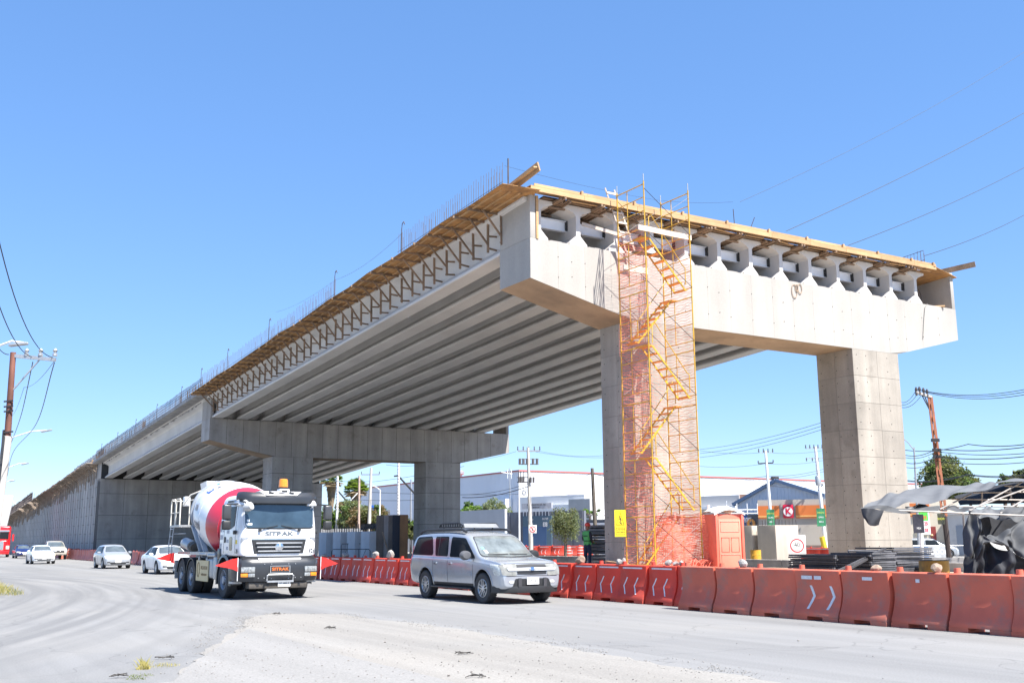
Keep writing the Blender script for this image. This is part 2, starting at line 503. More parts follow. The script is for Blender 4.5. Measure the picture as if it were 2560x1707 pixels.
def pier(label, v, zs, zc, zt, zk, mcap, mcol, zbase, cap_step, cheeks=True, side_end=False):
    T = thing('bridge_pier', label, 'bridge pier', L(0, v, 0), TH)
    # columns
    for uc in (0.0, CW + GAP):
        c = MB().box((uc + .012, .012, zbase), (uc + CW - .012, CD - .012, zs)).build('column', mcol[1], T)
        c.data.materials[0] = M['conc_joint' if v == 0 else 'conc_joint2']
        zz = [zs - 1.22 * i for i in range(int((zs - zbase) / 1.22) + 2)][::-1]
        zz[0] = zbase - .3
        panels(c, 'concrete_panel', mcol[0], (uc, .012, 0), (1, 0, 0), (0, 0, 1), (0, -1, 0), [0, CW * .52, CW], zz)
        panels(c, 'concrete_panel', mcol[0], (uc + .012, 0, 0), (0, 1, 0), (0, 0, 1), (-1, 0, 0), [0, CD * .5, CD], zz)
        panels(c, 'concrete_panel', mcol[0], (uc + CW - .012, 0, 0), (0, 1, 0), (0, 0, 1), (1, 0, 0), [0, CD], zz)
        hp = [(x, z + d) for z in zz[:-1] for d in (.32, .95) for x in (.25, CW * .28, CW * .74)]
        holes(c, (uc, .0, 0), (1, 0, 0), (0, 0, 1), (0, -1, 0), hp)
        hp = [(x, z + d) for z in zz[:-1] for d in (.32, .95) for x in (.3, CD * .5 - .1, CD - .25)]
        holes(c, (uc, 0, 0), (0, 1, 0), (0, 0, 1), (-1, 0, 0), hp)
    # cap beam, haunched at both ends
    ua, ub = 0.0, 2 * CW + GAP
    zb = lambda u: zc + (zs - zc) * min(1, max(0, (u - UL) / (ua - UL))) if u < ua else (zs if u < ub else zs + (zc - zs) * (u - ub) / (UR - ub))
    poly = [(UL, zc), (ua, zs), (ub, zs), (UR, zc), (UR, zt), (UL, zt)]
    mb = MB(); mb.prism(poly, lambda p, q, t: (p, t, q), .012, BD)
    nf = len(mb.f)
    mb.m = [0] * nf
    cap = mb.build('cap_beam', [M['conc_soffit'], M['conc_joint' if v == 0 else 'conc_joint2']], T)
    for f in cap.data.polygons:
        if abs(f.normal.y) > .9: f.material_index = 1
    xs = [UL + i * cap_step for i in range(int((UR - UL) / cap_step) + 1)] + [UR]
    if xs[-1] - xs[-2] < .4: xs.pop(-2)
    PJ[0] = .005 if v == 0 else .022
    panels(cap, 'concrete_panel', mcap, (0, .012, 0), (1, 0, 0), (0, 0, 1), (0, -1, 0), xs, [zs - .1, zt + .1], lo=zb, hi=lambda u: zt)
    hp = [(x, zb(x) + (zt - zb(x)) * f) for x in xs[1:-1] for f in (.25, .68)]
    hp += [(x + cap_step * .5, zb(x) + (zt - zb(x)) * f) for x in xs[1:-2:3] for f in (.3, .62)]
    holes(cap, (0, 0, 0), (1, 0, 0), (0, 0, 1), (0, -1, 0), hp)
    e = MB().box((UL - .008, 0, zc), (UL, BD, zt - .01)).build('concrete_panel', mcap, cap)
    e = MB().box((UR, 0, zc), (UR + .008, BD, zt - .01)).build('concrete_panel', mcap, cap)
    # cheek walls
    MB().box((UL, 0, zt + .004), (UL + .24, BD, zk)).build('cheek_wall', mcap, T, bevel=.012)
    MB().box((UR - .24, 0, zt + .004), (UR, BD, zk)).build('cheek_wall', mcap, T, bevel=.012)
    return T

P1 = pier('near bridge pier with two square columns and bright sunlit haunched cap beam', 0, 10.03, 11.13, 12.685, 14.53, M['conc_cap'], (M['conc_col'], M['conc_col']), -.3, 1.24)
PJ[0] = .026
P2 = pier('far bridge pier of dark shaded concrete standing under the middle of the flyover', L2, 7.75, 8.76, 10.305, 12.20, M['conc_dark'], (M['conc_dark'], M['conc_dark']), -.3, 1.22)
# bearing pedestals between the girders on the caps
for T, zt, vv in ((P1, 12.685, 0), (P2, 10.305, 0)):
    ped = MB().box((-.27, .35, 0), (.27, 1.1, .16)).mesh('bearing_block', M['slab'])
    for i, u in enumerate(GU):
        if i < 12: inst('bearing_block', ped, T, (u + .9, 0.05 if T is P1 else .2, zt + .003))
pad = MB().box((-.3, .55, 0), (.3, 1.3, .07)).mesh('bearing_pad', M['black'])
for u in GU:
    inst('bearing_pad', pad, P1, (u, .3, 12.688)); inst('bearing_pad', pad, P2, (u, -.35, 10.308))

# girders
HG = 1.61
def gsec():
    h = [(.0, 0), (.38, 0), (.41, .03), (.41, .11), (.10, .42), (.10, 1.21), (.22, 1.33), (.66, 1.50), (.68, 1.53), (.68, HG), (0, HG)]
    return h + [(-a, b) for a, b in h[::-1][1:-1]]
def girder_mesh(v0, v1):
    poly = gsec(); mb = MB()
    n = len(poly)
    vs = [(p[0], v0, p[1] + GRADE * v0) for p in poly] + [(p[0], v1, p[1] + GRADE * v1) for p in poly]
    fs = [tuple(range(n))[::-1], tuple(range(n, 2 * n))] + [(i, (i + 1) % n, n + (i + 1) % n, n + i) for i in range(n)]
    mb.add(vs, fs)
    return mb.mesh('girder', M['girder'])
SP1 = thing('bridge_span', 'unfinished near deck span, white concrete girders with timber formwork on top', 'bridge span', L(0, 0, 12.725), TH)
SP2 = thing('bridge_span', 'finished far deck span with grey slab edge and parapet rebar on top', 'bridge span', L(0, L2, 12.735 + GRADE * L2), TH)
gm1 = girder_mesh(.22, L2 + .55)
gm2 = girder_mesh(.95, L3 - L2 - .15)
for u in GU:
    inst('girder', gm1, SP1, (u, 0, 0)); inst('girder', gm2, SP2, (u, 0, 0))
# white steel cross beams (I section) near both ends of the spans and at the thirds
def ibeam():
    mb = MB()
    mb.box((-.80, -.10, .40), (.80, .10, .425)); mb.box((-.80, -.10, 0), (.80, .10, .025)); mb.box((-.80, -.01, .0255), (.80, .01, .3995))
    return mb.mesh('cross_beam', M['beam_white'])
ib = ibeam()
bt = MB()
bt.box((.775, -.17, .02), (.80, .17, .42))
bt.tube((.76, -.16, .10), (.76, -.11, .10), .035, 6); bt.tube((.76, -.16, .20), (.76, -.11, .20), .035, 6); bt.tube((.76, -.16, .30), (.76, -.11, .30), .035, 6)
btm = bt.mesh('end_plate', M['bolt'])
for i in range(12):
    for v in (.95, 15, 29, 41.5):
        b = inst('cross_beam', ib, SP1, (GU[i] + .909, v, .78 + GRADE * v))
        if v == .95: inst('bolted_plate', btm, b)
# deck formwork of the near span: boards across, ply skin, joists hanging in the bays
mb = MB()
TOP = HG + .02
def zd(v, dz=0): return TOP + GRADE * v + dz
mb.add([(-4.0, .1, zd(.1, .03)), (17.9, .1, zd(.1, .03)), (17.9, 42.9, zd(42.9, .03)), (-4.0, 42.9, zd(42.9, .03))], [(0, 1, 2, 3)])
mb.add([(-4.0, .1, zd(.1, .10)), (17.9, .1, zd(.1, .10)), (17.9, 43.3, zd(43.3, .10)), (-4.0, 43.3, zd(43.3, .10))], [(0, 1, 2, 3)])
mb.build('deck_form', M['timber'], SP1, fix=False)
rnd = random.Random(5)
# joist stacks at the front of each bay
jo = [MB().bar((0, 0, 0), (0, 2.6, GRADE * 2.6), .07, .09).mesh('joist', M['timber']),
      MB().bar((0, 0, 0), (0, 1.5, GRADE * 1.5), .09, .05).mesh('joist', M['timber'])]
cr = MB().bar((-.36, 0, 0), (.36, 0, 0), .09, .06).mesh('crosspiece', M['timber'])
for i in range(12):
    uc = GU[i] + .909
    for k in range(5):
        inst('joist', jo[k % 2], SP1, (uc - .24 + .12 * k, -.05 - rnd.random() * .45, TOP - .07 + rnd.uniform(-.02, .02)), rz=rnd.uniform(-.03, .03))
    for v in (.35, 1.25, 2.3, 3.5, 5.0, 6.5):
        inst('crosspiece', cr, SP1, (uc + rnd.uniform(-.04, .04), v, TOP - .18 + GRADE * v + rnd.uniform(-.02, .02)), rz=rnd.uniform(-.05, .05))
    # odd loose boards lying on the flange
    q = MB().bar((-.55, 0, 0), (.55 + rnd.random() * .4, rnd.uniform(-.2, .2), rnd.uniform(-.02, .03)), .10, .025).mesh('board', M['timber_new'])
    inst('board', q, SP1, (uc + .75, -.12 - rnd.random() * .15, TOP - .02))
# front edge: lower board, upper board and short uprights
u = -4.9; k = 0
while u < 18.3:
    w = min(rnd.uniform(2.3, 2.6), 18.5 - u)
    MB().box((u + .006, -.42, TOP + .02), (u + w - .006, -.38, TOP + .19)).build('edge_board', M['timber_new'], SP1)
    MB().box((u + .3, -.20, TOP + .19), (u + w + .29, -.16, TOP + .40)).build('edge_board', M['timber_new'], SP1)
    MB().box((u + w * .98, -.30, TOP + .12), (u + w * .98 + .09, -.21, TOP + .43)).build('upright', M['timber_new'], SP1)
    u += w; k += 1
MB().box((-4.9, -.42, TOP + .195), (18.5, .3, TOP + .215)).build('edge_shelf', M['timber_new'], SP1)
# left overhang: plywood sheets on ledgers carried by braced posts
v = -.55; k = 0
while v < 42.5:
    w = 2.44
    a, b = v + .006, min(v + w - .006, 43.1)
    dz = .03 * sin(v * .55) + .02 * sin(v * 1.7)
    dz2 = .03 * sin((v + w) * .55) + .02 * sin((v + w) * 1.7)
    o1, o2 = -6.18 + .05 * sin(v), -6.18 + .05 * sin(v + w)
    q = [(o1, a, zd(a, -.02 + dz)), (-4.55, a, zd(a, .0)), (-4.55, b, zd(b, .0)), (o2, b, zd(b, -.02 + dz2))]
    q2 = [(x, y, z + .02) for x, y, z in q]
    MB().add(q + q2, [(0, 1, 2, 3), (7, 6, 5, 4), (0, 4, 5, 1), (1, 5, 6, 2), (2, 6, 7, 3), (3, 7, 4, 0)]).build('plywood_sheet', M['ply'], SP1)
    v += w
nb = 36
for i in range(nb):
    v = 2.0 + i * (42.3 - 2.0) / (nb - 1) + rnd.uniform(-.12, .12)
    z = GRADE * v
    B = inst('timber_bracket', MB().bar((-4.70, v, TOP + z), (-4.69, v + rnd.uniform(-.04, .04), z + rnd.choice((.28, .34, .3, .22, -.25 if i % 7 == 2 else .3))), .065, .085).mesh('timber_bracket', M['timber']), SP1)
    lg = MB().bar((-6.15 - rnd.random() * .12, v + .07, TOP + z - .08), (-4.6, v + .07, TOP + z - .07), .05, .09).build('ledger', M['timber'], B)
    st = MB().bar((-5.65 + rnd.uniform(-.12, .12), v - .06, TOP + z - .04), (-4.75, v - .06 + rnd.uniform(-.03, .03), z + .62 + rnd.uniform(-.1, .12)), .05, .075).build('strut', M['timber'], B)
    for zz in (.45, 1.02):
        MB().bar((-4.72, v + .05, z + zz + rnd.uniform(-.05, .05)), (-4.27, v + .05, z + zz), .045, .07).build('spacer', M['timber'], B)
# stringers under the plywood
for du in (-5.95, -5.55, -5.15):
    mb = MB()
    v = 0
    while v < 42:
        l = rnd.uniform(2.2, 3.4)
        mb.bar((du + rnd.uniform(-.05, .05), v, zd(v, -.035)), (du + rnd.uniform(-.05, .05), min(v + l, 42.8), zd(min(v + l, 42.8), -.035)), .07, .05); v += l
    mb.build('stringer', M['timber_new'], SP1)
# thick plank jutting out above the near left corner and one above the far right
MB().bar((-5.35, 1.6, TOP + .05), (-5.2, -1.45, TOP + .55), .34, .06, up=(1, 0, .2)).build('kicker_plank', M['timber_new'], SP1)
MB().bar((-5.50, 1.6, TOP + .0), (-5.35, -1.45, TOP + .5), .05, .16, up=(1, 0, .2)).build('kicker_plank', M['timber_new'], SP1)
MB().bar((19.4, 2.0, TOP + .16), (20.9, -.9, TOP + .52), .09, .26).build('kicker_plank', M['timber'], SP1)
MB().add([(18.3, -.45, TOP + .17), (20.5, -.1, TOP - .05), (20.5, 3, TOP - .2), (18.3, 3, TOP)] + [(18.3, -.45, TOP + .19), (20.5, -.1, TOP - .03), (20.5, 3, TOP - .18), (18.3, 3, TOP + .02)],
         [(0, 1, 2, 3), (7, 6, 5, 4), (0, 4, 5, 1), (1, 5, 6, 2), (2, 6, 7, 3), (3, 7, 4, 0)]).build('plywood_sheet', M['ply'], SP1)
v = 3.02
while v < 43:      # overhang sheets on the far right side
    w = min(2.44, 43.2 - v)
    q = [(17.95, v, zd(v, -.01)), (20.55, v, zd(v, -.04)), (20.55, v + w - .01, zd(v + w, -.04)), (17.95, v + w - .01, zd(v + w, -.01))]
    MB().add(q + [(x, y, z + .02) for x, y, z in q], [(0, 1, 2, 3), (7, 6, 5, 4), (0, 4, 5, 1), (1, 5, 6, 2), (2, 6, 7, 3), (3, 7, 4, 0)]).build('plywood_sheet', M['ply'], SP1)
    v += w
# board along the left cheek wall
MB().box((-4.42, -.03, -.05), (-4.32, .1, TOP)).build('upright', M['timber_new'], SP1)
# parapet rebar: near span, left edge
def rebar_fence(parent, u, v0, v1, step, h, zf, rails=(.12, .3, .5), hooks=(), lean=.0, name='parapet_rebar', r=.009):
    mb = MB(); v = v0; rr = random.Random(int(v0 * 10) + 3)
    while v < v1:
        hh = h * rr.uniform(.9, 1.04)
        z = zf(v)
        mb.add([(u - r, v, z), (u + r, v, z), (u + r + lean, v, z + hh), (u - r + lean, v, z + hh), (u, v + r, z), (u, v + r, z + hh)], [(0, 1, 2, 3), (0, 4, 5, 3), (1, 4, 5, 2)])
        if rr.random() < .5: mb.add([(u, v - r, z), (u + .22, v - r, z), (u + .22, v - r, z + hh * .9), (u, v - r, z + hh * .9)][:4] and [(u + .22 - r, v, z), (u + .22 + r, v, z), (u + .22 + r, v, z + hh * .92), (u + .22 - r, v, z + hh * .92)], [(0, 1, 2, 3)])
        v += step * rr.uniform(.9, 1.1)
    for t in rails:
        seg = max(2, int((v1 - v0) / 3)); pts = [(u + rr.uniform(-.03, .03), v0 + (v1 - v0) * i / seg, zf(v0 + (v1 - v0) * i / seg) + h * t + rr.uniform(-.02, .02)) for i in range(seg + 1)]
        mb.path(pts, r * 1.1, 4)
    for v in hooks:
        z = zf(v)
        mb.path([(u, v, z), (u, v, z + h * 1.15), (u, v - .05, z + h * 1.32), (u, v - .2, z + h * 1.36), (u, v - .3, z + h * 1.25)], .022, 5)
    o = mb.build(name, M['rebar'], parent, fix=False); o['kind'] = 'stuff'
    return o
rebar_fence(SP1, -5.45, .7, 10.0, .20, 1.35, lambda v: zd(v, .06), hooks=(9.6,), rails=(.12, .25, .42))
rebar_fence(SP1, -5.45, 17.5, 43, .24, 1.35, lambda v: zd(v, .06), hooks=(17.6, 28, 36.5, 43), rails=(.12, .28, .45))
rebar_fence(SP1, 18.9, .5, 4.6, .2, 1.25, lambda v: zd(v, .1), hooks=(3.6,), rails=(.1, .35, .6, .98), r=.014)
mb = MB()
mb.tube((6.0, .3, TOP + .1), (5.95, .3, TOP + 1.25), .018, 5)
for k in range(5): mb.tube((6.4 + k * .3, 1 + k * .1, TOP), (6.45 + k * .33, 1.2, TOP + .75 + .06 * (k % 3)), .014, 4)
mb.tube((6.3, 1, TOP + .5), (7.9, 1.2, TOP + .75), .014, 4); mb.tube((7.2, 1, TOP), (7.7, .8, TOP + 1.3), .016, 4)
mb.tube((-5.2, .7, TOP), (-5.2, .7, TOP + 1.55), .03, 5)
mb.build('loose_rebar', M['rebar'], SP1)
# slab of the far span: edge, overhang soffit with ragged drips
mb = MB()
LEN2 = L3 - L2 + 1.2
zf2 = lambda v: HG + .01 + GRADE * v
n = 40; rows_t = []; 
for i in range(n + 1):
    v = LEN2 * i / n
    rows_t.append([(-4.6, v, zf2(v) - .02), (-5.35, v, zf2(v) - .06), (-5.62, v, zf2(v) - .02), (-5.62, v, zf2(v) + .22), (-5.2, v, zf2(v) + .24), (20.6, v, zf2(v) + .24), (20.6, v, zf2(v) - .02), (18.2, v, zf2(v) - .02)])
mb.grid(rows_t)
mb.build('deck_slab', M['slab'], SP2)
mb = MB(); rr = random.Random(8)
v = .3
while v < LEN2 - .5:      # grout runs down the outer girder
    w = rr.uniform(.3, .9); h = rr.uniform(.06, .26)
    mb.box((-4.80, v, zf2(v) - .04 - h), (-4.755, v + w * .92, zf2(v) - .05)); v += w
o = mb.build('grout_runs', M['slab'], SP2); o['kind'] = 'stuff'
rebar_fence(SP2, -5.35, 0, LEN2, .24, 1.05, lambda v: zf2(v) + .24, rails=(.08, .2, .35, .55, .78, .95), hooks=(6, 14, 22, 30, 38), r=.014)

# ------------------------------------------------------------------ abutment and ramp
UA, UB = -4.95, 19.2
PJ[0] = .03
AB = thing('bridge_abutment', 'dark concrete abutment wall carrying the far end of the flyover', 'bridge abutment', L(0, L3, 0), TH)
zs3 = 12.69 + GRADE * L3
ztop = lambda v: 14.45 + GRADE * (L3 + v)      # ramp surface, v from the abutment
MB().box((UA, .02, -.3), (UB, 1.6, zs3)).build('wall', M['conc_joint2'], AB)
xs = [UA + i * 2.44 for i in range(10)] + [UB]
panels(AB, 'concrete_panel', M['conc_dark'], (0, .02, 0), (1, 0, 0), (0, 0, 1), (0, -1, 0), xs, [-.2, 2.0, 4.4, 6.6, zs3])
MB().box((UA, -.02, zs3 - .3), (UA + .45, 1.6, ztop(0) - .05)).build('wing', M['conc_dark'], AB, bevel=.02)
MB().box((UA + .5, .9, zs3 + .003), (UB, 1.5, ztop(1) - .1)).build('back_wall', M['conc_joint2'], AB)
MB().box((UA + .05, -.03, zs3), (UA + .9, .9, ztop(0) - .1)).build('rubber_pad', M['black'], AB)
MB().box((-5.5, -.25, ztop(0) - .1), (-4.5, .25, ztop(0) - .03)).build('top_ledge', M['conc_cap'], AB)

RW = thing('ramp_wall', 'long grey panelled retaining wall of the ramp, formwork along its top', 'retaining wall', L(0, L3 + 1.6, 0), TH)
RL = 190.0
mb = MB(); mb.prism([(0, -.3), (RL, -.3), (RL, max(.2, ztop(RL + 1.6))), (0, ztop(1.6))], lambda p, q, t: (t, p, q), UA + .05, UB)
mb.build('core', M['conc_joint'], RW)
mpan = P('ramp_panel_concrete', (.40, .385, .37), .85, nz=(.3, .1), grain=(8, .06), streak=(1.2, .15), rnd=.06)
pw, ph = 1.55, 1.9
near, far = MB(), MB()
pm = {}
cnt = 0
farmb = MB()
for i in range(int(RL / pw)):
    v0 = i * pw; zt_ = ztop(v0 + pw + 1.6)
    z = -.3 + (ph / 2 if i % 2 else 0) - ph
    while z < zt_:
        a, b = max(z + .035, -.3), min(z + ph - .035, zt_)
        if b - a > .12:
            key = round(b - a, 1)
            def slab_(mbx, y0, zz0, hh):
                mbx.box((UA, y0 + .012, zz0), (UA + .06, y0 + pw - .012, zz0 + hh))
                mbx.box((UA - .06, y0 + pw * .32, zz0), (UA, y0 + pw * .68, zz0 + hh))   # raised rib of the panel
            if cnt < 290:
                q = MB(); slab_(q, v0, a, b - a); q.build('wall_panel', mpan, RW); cnt += 1
            else: slab_(farmb, v0, a, b - a)
        z += ph
o = farmb.build('wall_panels', mpan, RW); o['kind'] = 'stuff'
# formwork along the ramp crest
rr = random.Random(21)
M['timber_r'] = P('grey_brown_timber', (.30, .235, .18), .9, nz=(2, .25), rnd=.3)
post = [MB().bar((0, 0, .1), (-.03, 0, -1.15 - .25 * k), .07, .08).mesh('post', M['timber_r']) for k in range(4)]
diag = MB().bar((-.95, 0, .02), (-.04, 0, -.75), .05, .07).mesh('strut', M['timber_r'])
ledg = MB().bar((-1.15, 0, .05), (.15, 0, 0), .05, .08).mesh('ledger', M['timber_r'])
v = .3; k = 0
while v < 150 and k < 150:
    z = ztop(v + 1.6) - .15
    inst('post', post[rr.randrange(4)], RW, (UA - .12, v, z)); inst('strut', diag, RW, (UA - .06, v + .08, z)); inst('ledger', ledg, RW, (UA - .1, v + .1, z))
    v += rr.uniform(.75, .95) if v < 60 else rr.uniform(1.0, 1.4); k += 1
v = 0
while v < 170:
    w = 2.44
    if v > 120 or rr.random() < .97:
        za, zb_ = ztop(v + 1.6) + rr.uniform(-.02, .05), ztop(v + w + 1.6) + rr.uniform(-.02, .05)
        q = [(UA - 1.15 - rr.random() * .2, v + .02, za), (UA + .3, v + .02, za - .08), (UA + .3, v + w - .02, zb_ - .08), (UA - 1.15 - rr.random() * .2, v + w - .02, zb_)]
        MB().add(q + [(a, b, c + .03) for a, b, c in q], [(0, 1, 2, 3), (7, 6, 5, 4), (0, 4, 5, 1), (1, 5, 6, 2), (2, 6, 7, 3), (3, 7, 4, 0)]).build('plywood_sheet', M['timber_white'], RW)
    v += w
for v in list(range(0, 5)) + list(range(52, 110, 3)):
    z = ztop(v + 1.6)
    MB().box((UA - .1, v + .1, z + .05), (UA - .05, v + (.9 if v < 5 else 2.8), z + rr.uniform(.5, .9))).build('form_board', M['timber_new'], RW)
zr = lambda v: ztop(v + 1.6) + .1
rebar_fence(RW, UA + .2, -2, 17, .22, 1.35, zr, rails=(.1, .3, .5, .7, .9), r=.013)
rebar_fence(RW, UA - .2, 50, 168, .35, 1.9, zr, rails=(.1, .3, .5, .7, .9), r=.022)
# kerb wall on the far side of the works
KW = thing('low_concrete_wall', 'low dark concrete kerb wall running along the far edge of the works', 'low wall', L(18.6, 0, 0), TH)
for i in range(34):
    MB().box((0, -22 + i * 3 + .01, -.1), (.25, -22 + i * 3 + 2.99, .42)).build('kerb_block', M['conc_dark'], KW, bevel=.015, seg=1)
# ------------------------------------------------------------------ vehicles (x forward, origin on the ground between the axles)
def loft(st):
    """stations (x, zb, zs, zt, wb, ws, wt) -> closed body mesh, smoothed"""
    rings = []
    for x, zb, zs, zt, wb, ws, wt in st:
        h = zt - zs
        half = [(0, zb), (wb - .18, zb), (wb - .02, zb + .02), (wb, zb + .12), (ws, zb + (zs - zb) * .55), (ws, zs - .07), (ws - .015, zs - .01)]
        half += [(ws - .05, zs + .02), (wt + .05 + (ws - wt) * .10, zt - h * .16 - .005), (wt, zt - .035), (wt - .08, zt - .004), (wt * .5, zt + .012)]
        full = half + [(0, zt + .018)] + [(-a, b) for a, b in half[1:]][::-1]
        rings.append([(x, a, b) for a, b in full])
    n = len(rings[0]); mb = MB()
    vs = [p for r in rings for p in r]
    fs = [(i * n + j, i * n + (j + 1) % n, (i + 1) * n + (j + 1) % n, (i + 1) * n + j) for i in range(len(rings) - 1) for j in range(n)]
    fs += [tuple(range(n)), tuple(range((len(rings) - 1) * n, len(rings) * n))[::-1]]
    mb.add(vs, fs)
    return mb

def body_mesh(st, paint, arches, ar, depth=.42, extra=None, level=2):
    me = loft(st).mesh('body', [paint, M['black']])
    def sub(o):
        m = o.modifiers.new('s', 'SUBSURF'); m.levels = level; m.render_levels = level
    me = baked(me, sub, 40)
    bvh = BVHTree.FromPolygons([v.co.copy() for v in me.vertices], [list(p.vertices) for p in me.polygons])
    cut = MB()
    for (x, z, y0, y1) in arches:
        cut.tube((x, y0, z), (x, y1, z), ar, 28, 1)
    cm = cut.mesh('cut', [paint, M['black']])
    cm.polygons.foreach_set('material_index', [1] * len(cm.polygons))
    co = bpy.data.objects.new('tmpcut', cm); col.objects.link(co)
    def boo(o):
        m = o.modifiers.new('b', 'BOOLEAN'); m.object = co; m.operation = 'DIFFERENCE'; m.solver = 'EXACT'
    me = baked(me, boo, 32)
    bpy.data.objects.remove(co)
    return me, bvh

def resamp(pts, n):
    pts = [Vector(p).to_2d() if len(p) > 2 else Vector(p) for p in pts]
    d = [0]
    for a, b in zip(pts[:-1], pts[1:]): d.append(d[-1] + (b - a).length)
    out = []
    for i in range(n + 1):
        t = d[-1] * i / n; k = 0
        while k < len(d) - 2 and d[k + 1] < t: k += 1
        f = (t - d[k]) / max(1e-9, d[k + 1] - d[k])
        out.append(pts[k].lerp(pts[k + 1], f))
    return out

def patch(mb, bvh, A, B, ax, sg=1, off=.005, n=6, m=10, rnd_=.0, mi=0, skirt=.02):
    """a piece laid on the body between two edge lines, seen along axis ax from side sg"""
    A, B = resamp(A, m), resamp(B, m)
    H = sum((a - b).length for a, b in zip(A, B)) / len(A)
    ts = [0, .25, .5, .75, 1]
    if rnd_: 
        q = min(.49, rnd_ / max(H, 1e-6)); ts = sorted({0, q * .15, q * .45, q, q + (.5 - q) * .33, q + (.5 - q) * .67, .5, 1 - q - (.5 - q) * .33, 1 - q - (.5 - q) * .67, 1 - q, 1 - q * .45, 1 - q * .15, 1})
    elif n: ts = [i / n for i in range(n + 1)]
    rows = []
    for t in ts:
        row = [a.lerp(b, t) for a, b in zip(A, B)]
        if rnd_:
            d = min(t, 1 - t) * H
            h = max(0, 1 - d / rnd_); ins = rnd_ * (1 - sqrt(max(0, 1 - h * h)))
            l = (row[-1] - row[0]); ll = l.length
            if ll > 2.1 * ins:
                e = l / ll
                fr = [(p - row[0]).length / ll for p in row]
                row = [p + e * ins * (1 - 2 * f) for p, f in zip(row, fr)]
        out = []
        for p in row:
            if ax == 'y': o, d = Vector((p.x, sg * 6, p.y)), Vector((0, -sg, 0))
            elif ax == 'x': o, d = Vector((sg * 12, p.x, p.y)), Vector((-sg, 0, 0))
            else: o, d = Vector((p.x, p.y, 8)), Vector((0, 0, -1))
            hit, nn, _, _ = bvh.ray_cast(o, d)
            if hit is None:
                hit, nn, _, _ = bvh.find_nearest(o + d * (4 if ax != 'x' else 10)) 
            if nn.dot(d) > 0: nn = -nn
            out.append((hit + nn * off, nn))
        rows.append(out)
    R, Cn = len(rows), len(rows[0])
    base = len(mb.v)
    for r in rows:
        for p, nn in r: mb.v.append(tuple(p))
    for i in range(R - 1):
        for j in range(Cn - 1):
            mb.f.append([base + i * Cn + j, base + i * Cn + j + 1, base + (i + 1) * Cn + j + 1, base + (i + 1) * Cn + j]); mb.m.append(mi)
    bd = [(0, j) for j in range(Cn)] + [(i, Cn - 1) for i in range(1, R)] + [(R - 1, j) for j in range(Cn - 2, -1, -1)] + [(i, 0) for i in range(R - 2, 0, -1)]
    sb = len(mb.v)
    for i, j in bd: p, nn = rows[i][j]; mb.v.append(tuple(p - nn * (off + skirt)))
    k = len(bd)
    for q in range(k):
        a = base + bd[q][0] * Cn + bd[q][1]; b = base + bd[(q + 1) % k][0] * Cn + bd[(q + 1) % k][1]
        mb.f.append([a, b, sb + (q + 1) % k, sb + q]); mb.m.append(mi)
    return mb

def rect(x0, z0, x1, z1): return [(x0, z1), (x1, z1)], [(x0, z0), (x1, z0)]

def wheel_meshes(r, w, rr, kind='alloy', ns=5):
    """tyre and rim, axle along y, outer face at -y"""
    t = MB()
    t.lathe([(rr, -w / 2 + .01), (rr + .02, -w / 2), (r - .03, -w / 2), (r - .005, -w / 2 + .03), (r, -w / 4), (r, w / 4), (r - .005, w / 2 - .03), (r - .03, w / 2), (rr + .02, w / 2), (rr, w / 2 - .01)], 32, 0, ax=(0, 1, 0), cap=False)
    nt = 40
    for i in range(nt):
        a = 2 * pi * i / nt
        Mx = Matrix.Rotation(a, 4, 'Y') @ Matrix.Translation((0, 0, r))
        t.box((-.012, -w * .45, -.012), (.012, -w * .08, .005), 0, Mx); t.box((-.012, w * .08, -.012), (.012, w * .45, .005), 0, Mx)
    tm = t.mesh('tyre', M['rubber'], 35)
    q = MB()
    q.lathe([(rr, -w / 2 + .012), (rr - .015, -w / 2 + .005), (rr - .03, -w / 2 + .03), (rr - .035, w / 2 - .02)], 28, 0, ax=(0, 1, 0), cap=False)
    q.lathe([(.001, w * .05), (rr - .03, w * .05)], 24, 1, ax=(0, 1, 0), cap=False)
    if kind == 'alloy':
        for i in range(ns):
            a = 2 * pi * i / ns
            for s_ in (-1, 1) if ns == 5 else (0,):
                Mx = Matrix.Rotation(a, 4, 'Y')
                w_ = .028
                p = Mx @ Vector((s_ * .028, -w / 2 + .035, .045)); e = Mx @ Vector((s_ * .045, -w / 2 + .028, rr - .02))
                q.bar(p, e, .032 if ns == 5 else .05, .035, 0, up=(0, 1, 0))
        q.lathe([(.062, -w / 2 + .05), (.06, -w / 2 + .02), (.03, -w / 2 + .01), (.001, -w / 2 + .01)], 16, 0, ax=(0, 1, 0), cap=False)
    else:    # truck disc wheel
        q.lathe([(rr - .03, -w * .05), (rr * .62, -w * .12), (rr * .56, -w * .30), (.12, -w * .33), (.11, -w * .5), (.001, -w * .52)], 24, 0, ax=(0, 1, 0), cap=False)
        for i in range(10):
            a = 2 * pi * i / 10
            q.tube((cos(a) * rr * .47, -w * .30, sin(a) * rr * .47), (cos(a) * rr * .47, -w * .40, sin(a) * rr * .47), .02, 6, 1)
            q.tube((cos(a + .3) * rr * .75, -w * .04, sin(a + .3) * rr * .75), (cos(a + .3) * rr * .75, -w * .105, sin(a + .3) * rr * .75), .035, 8, 1)
    rm = q.mesh('rim', [M['rim'], M['black']], 35, fix=False)
    return tm, rm

def add_wheels(T, tm, rm, spots, steer=0.0, rim_name='rim'):
    for (x, y, z, st) in spots:
        W = thing('wheel', None, None, (0, 0, 0))
        W.parent = T; W.location = (x, y, z)
        W.rotation_euler = (0, 0, (steer if st else 0) + (pi if y > 0 else 0))
        inst('tyre', tm, W); inst(rim_name, rm, W)

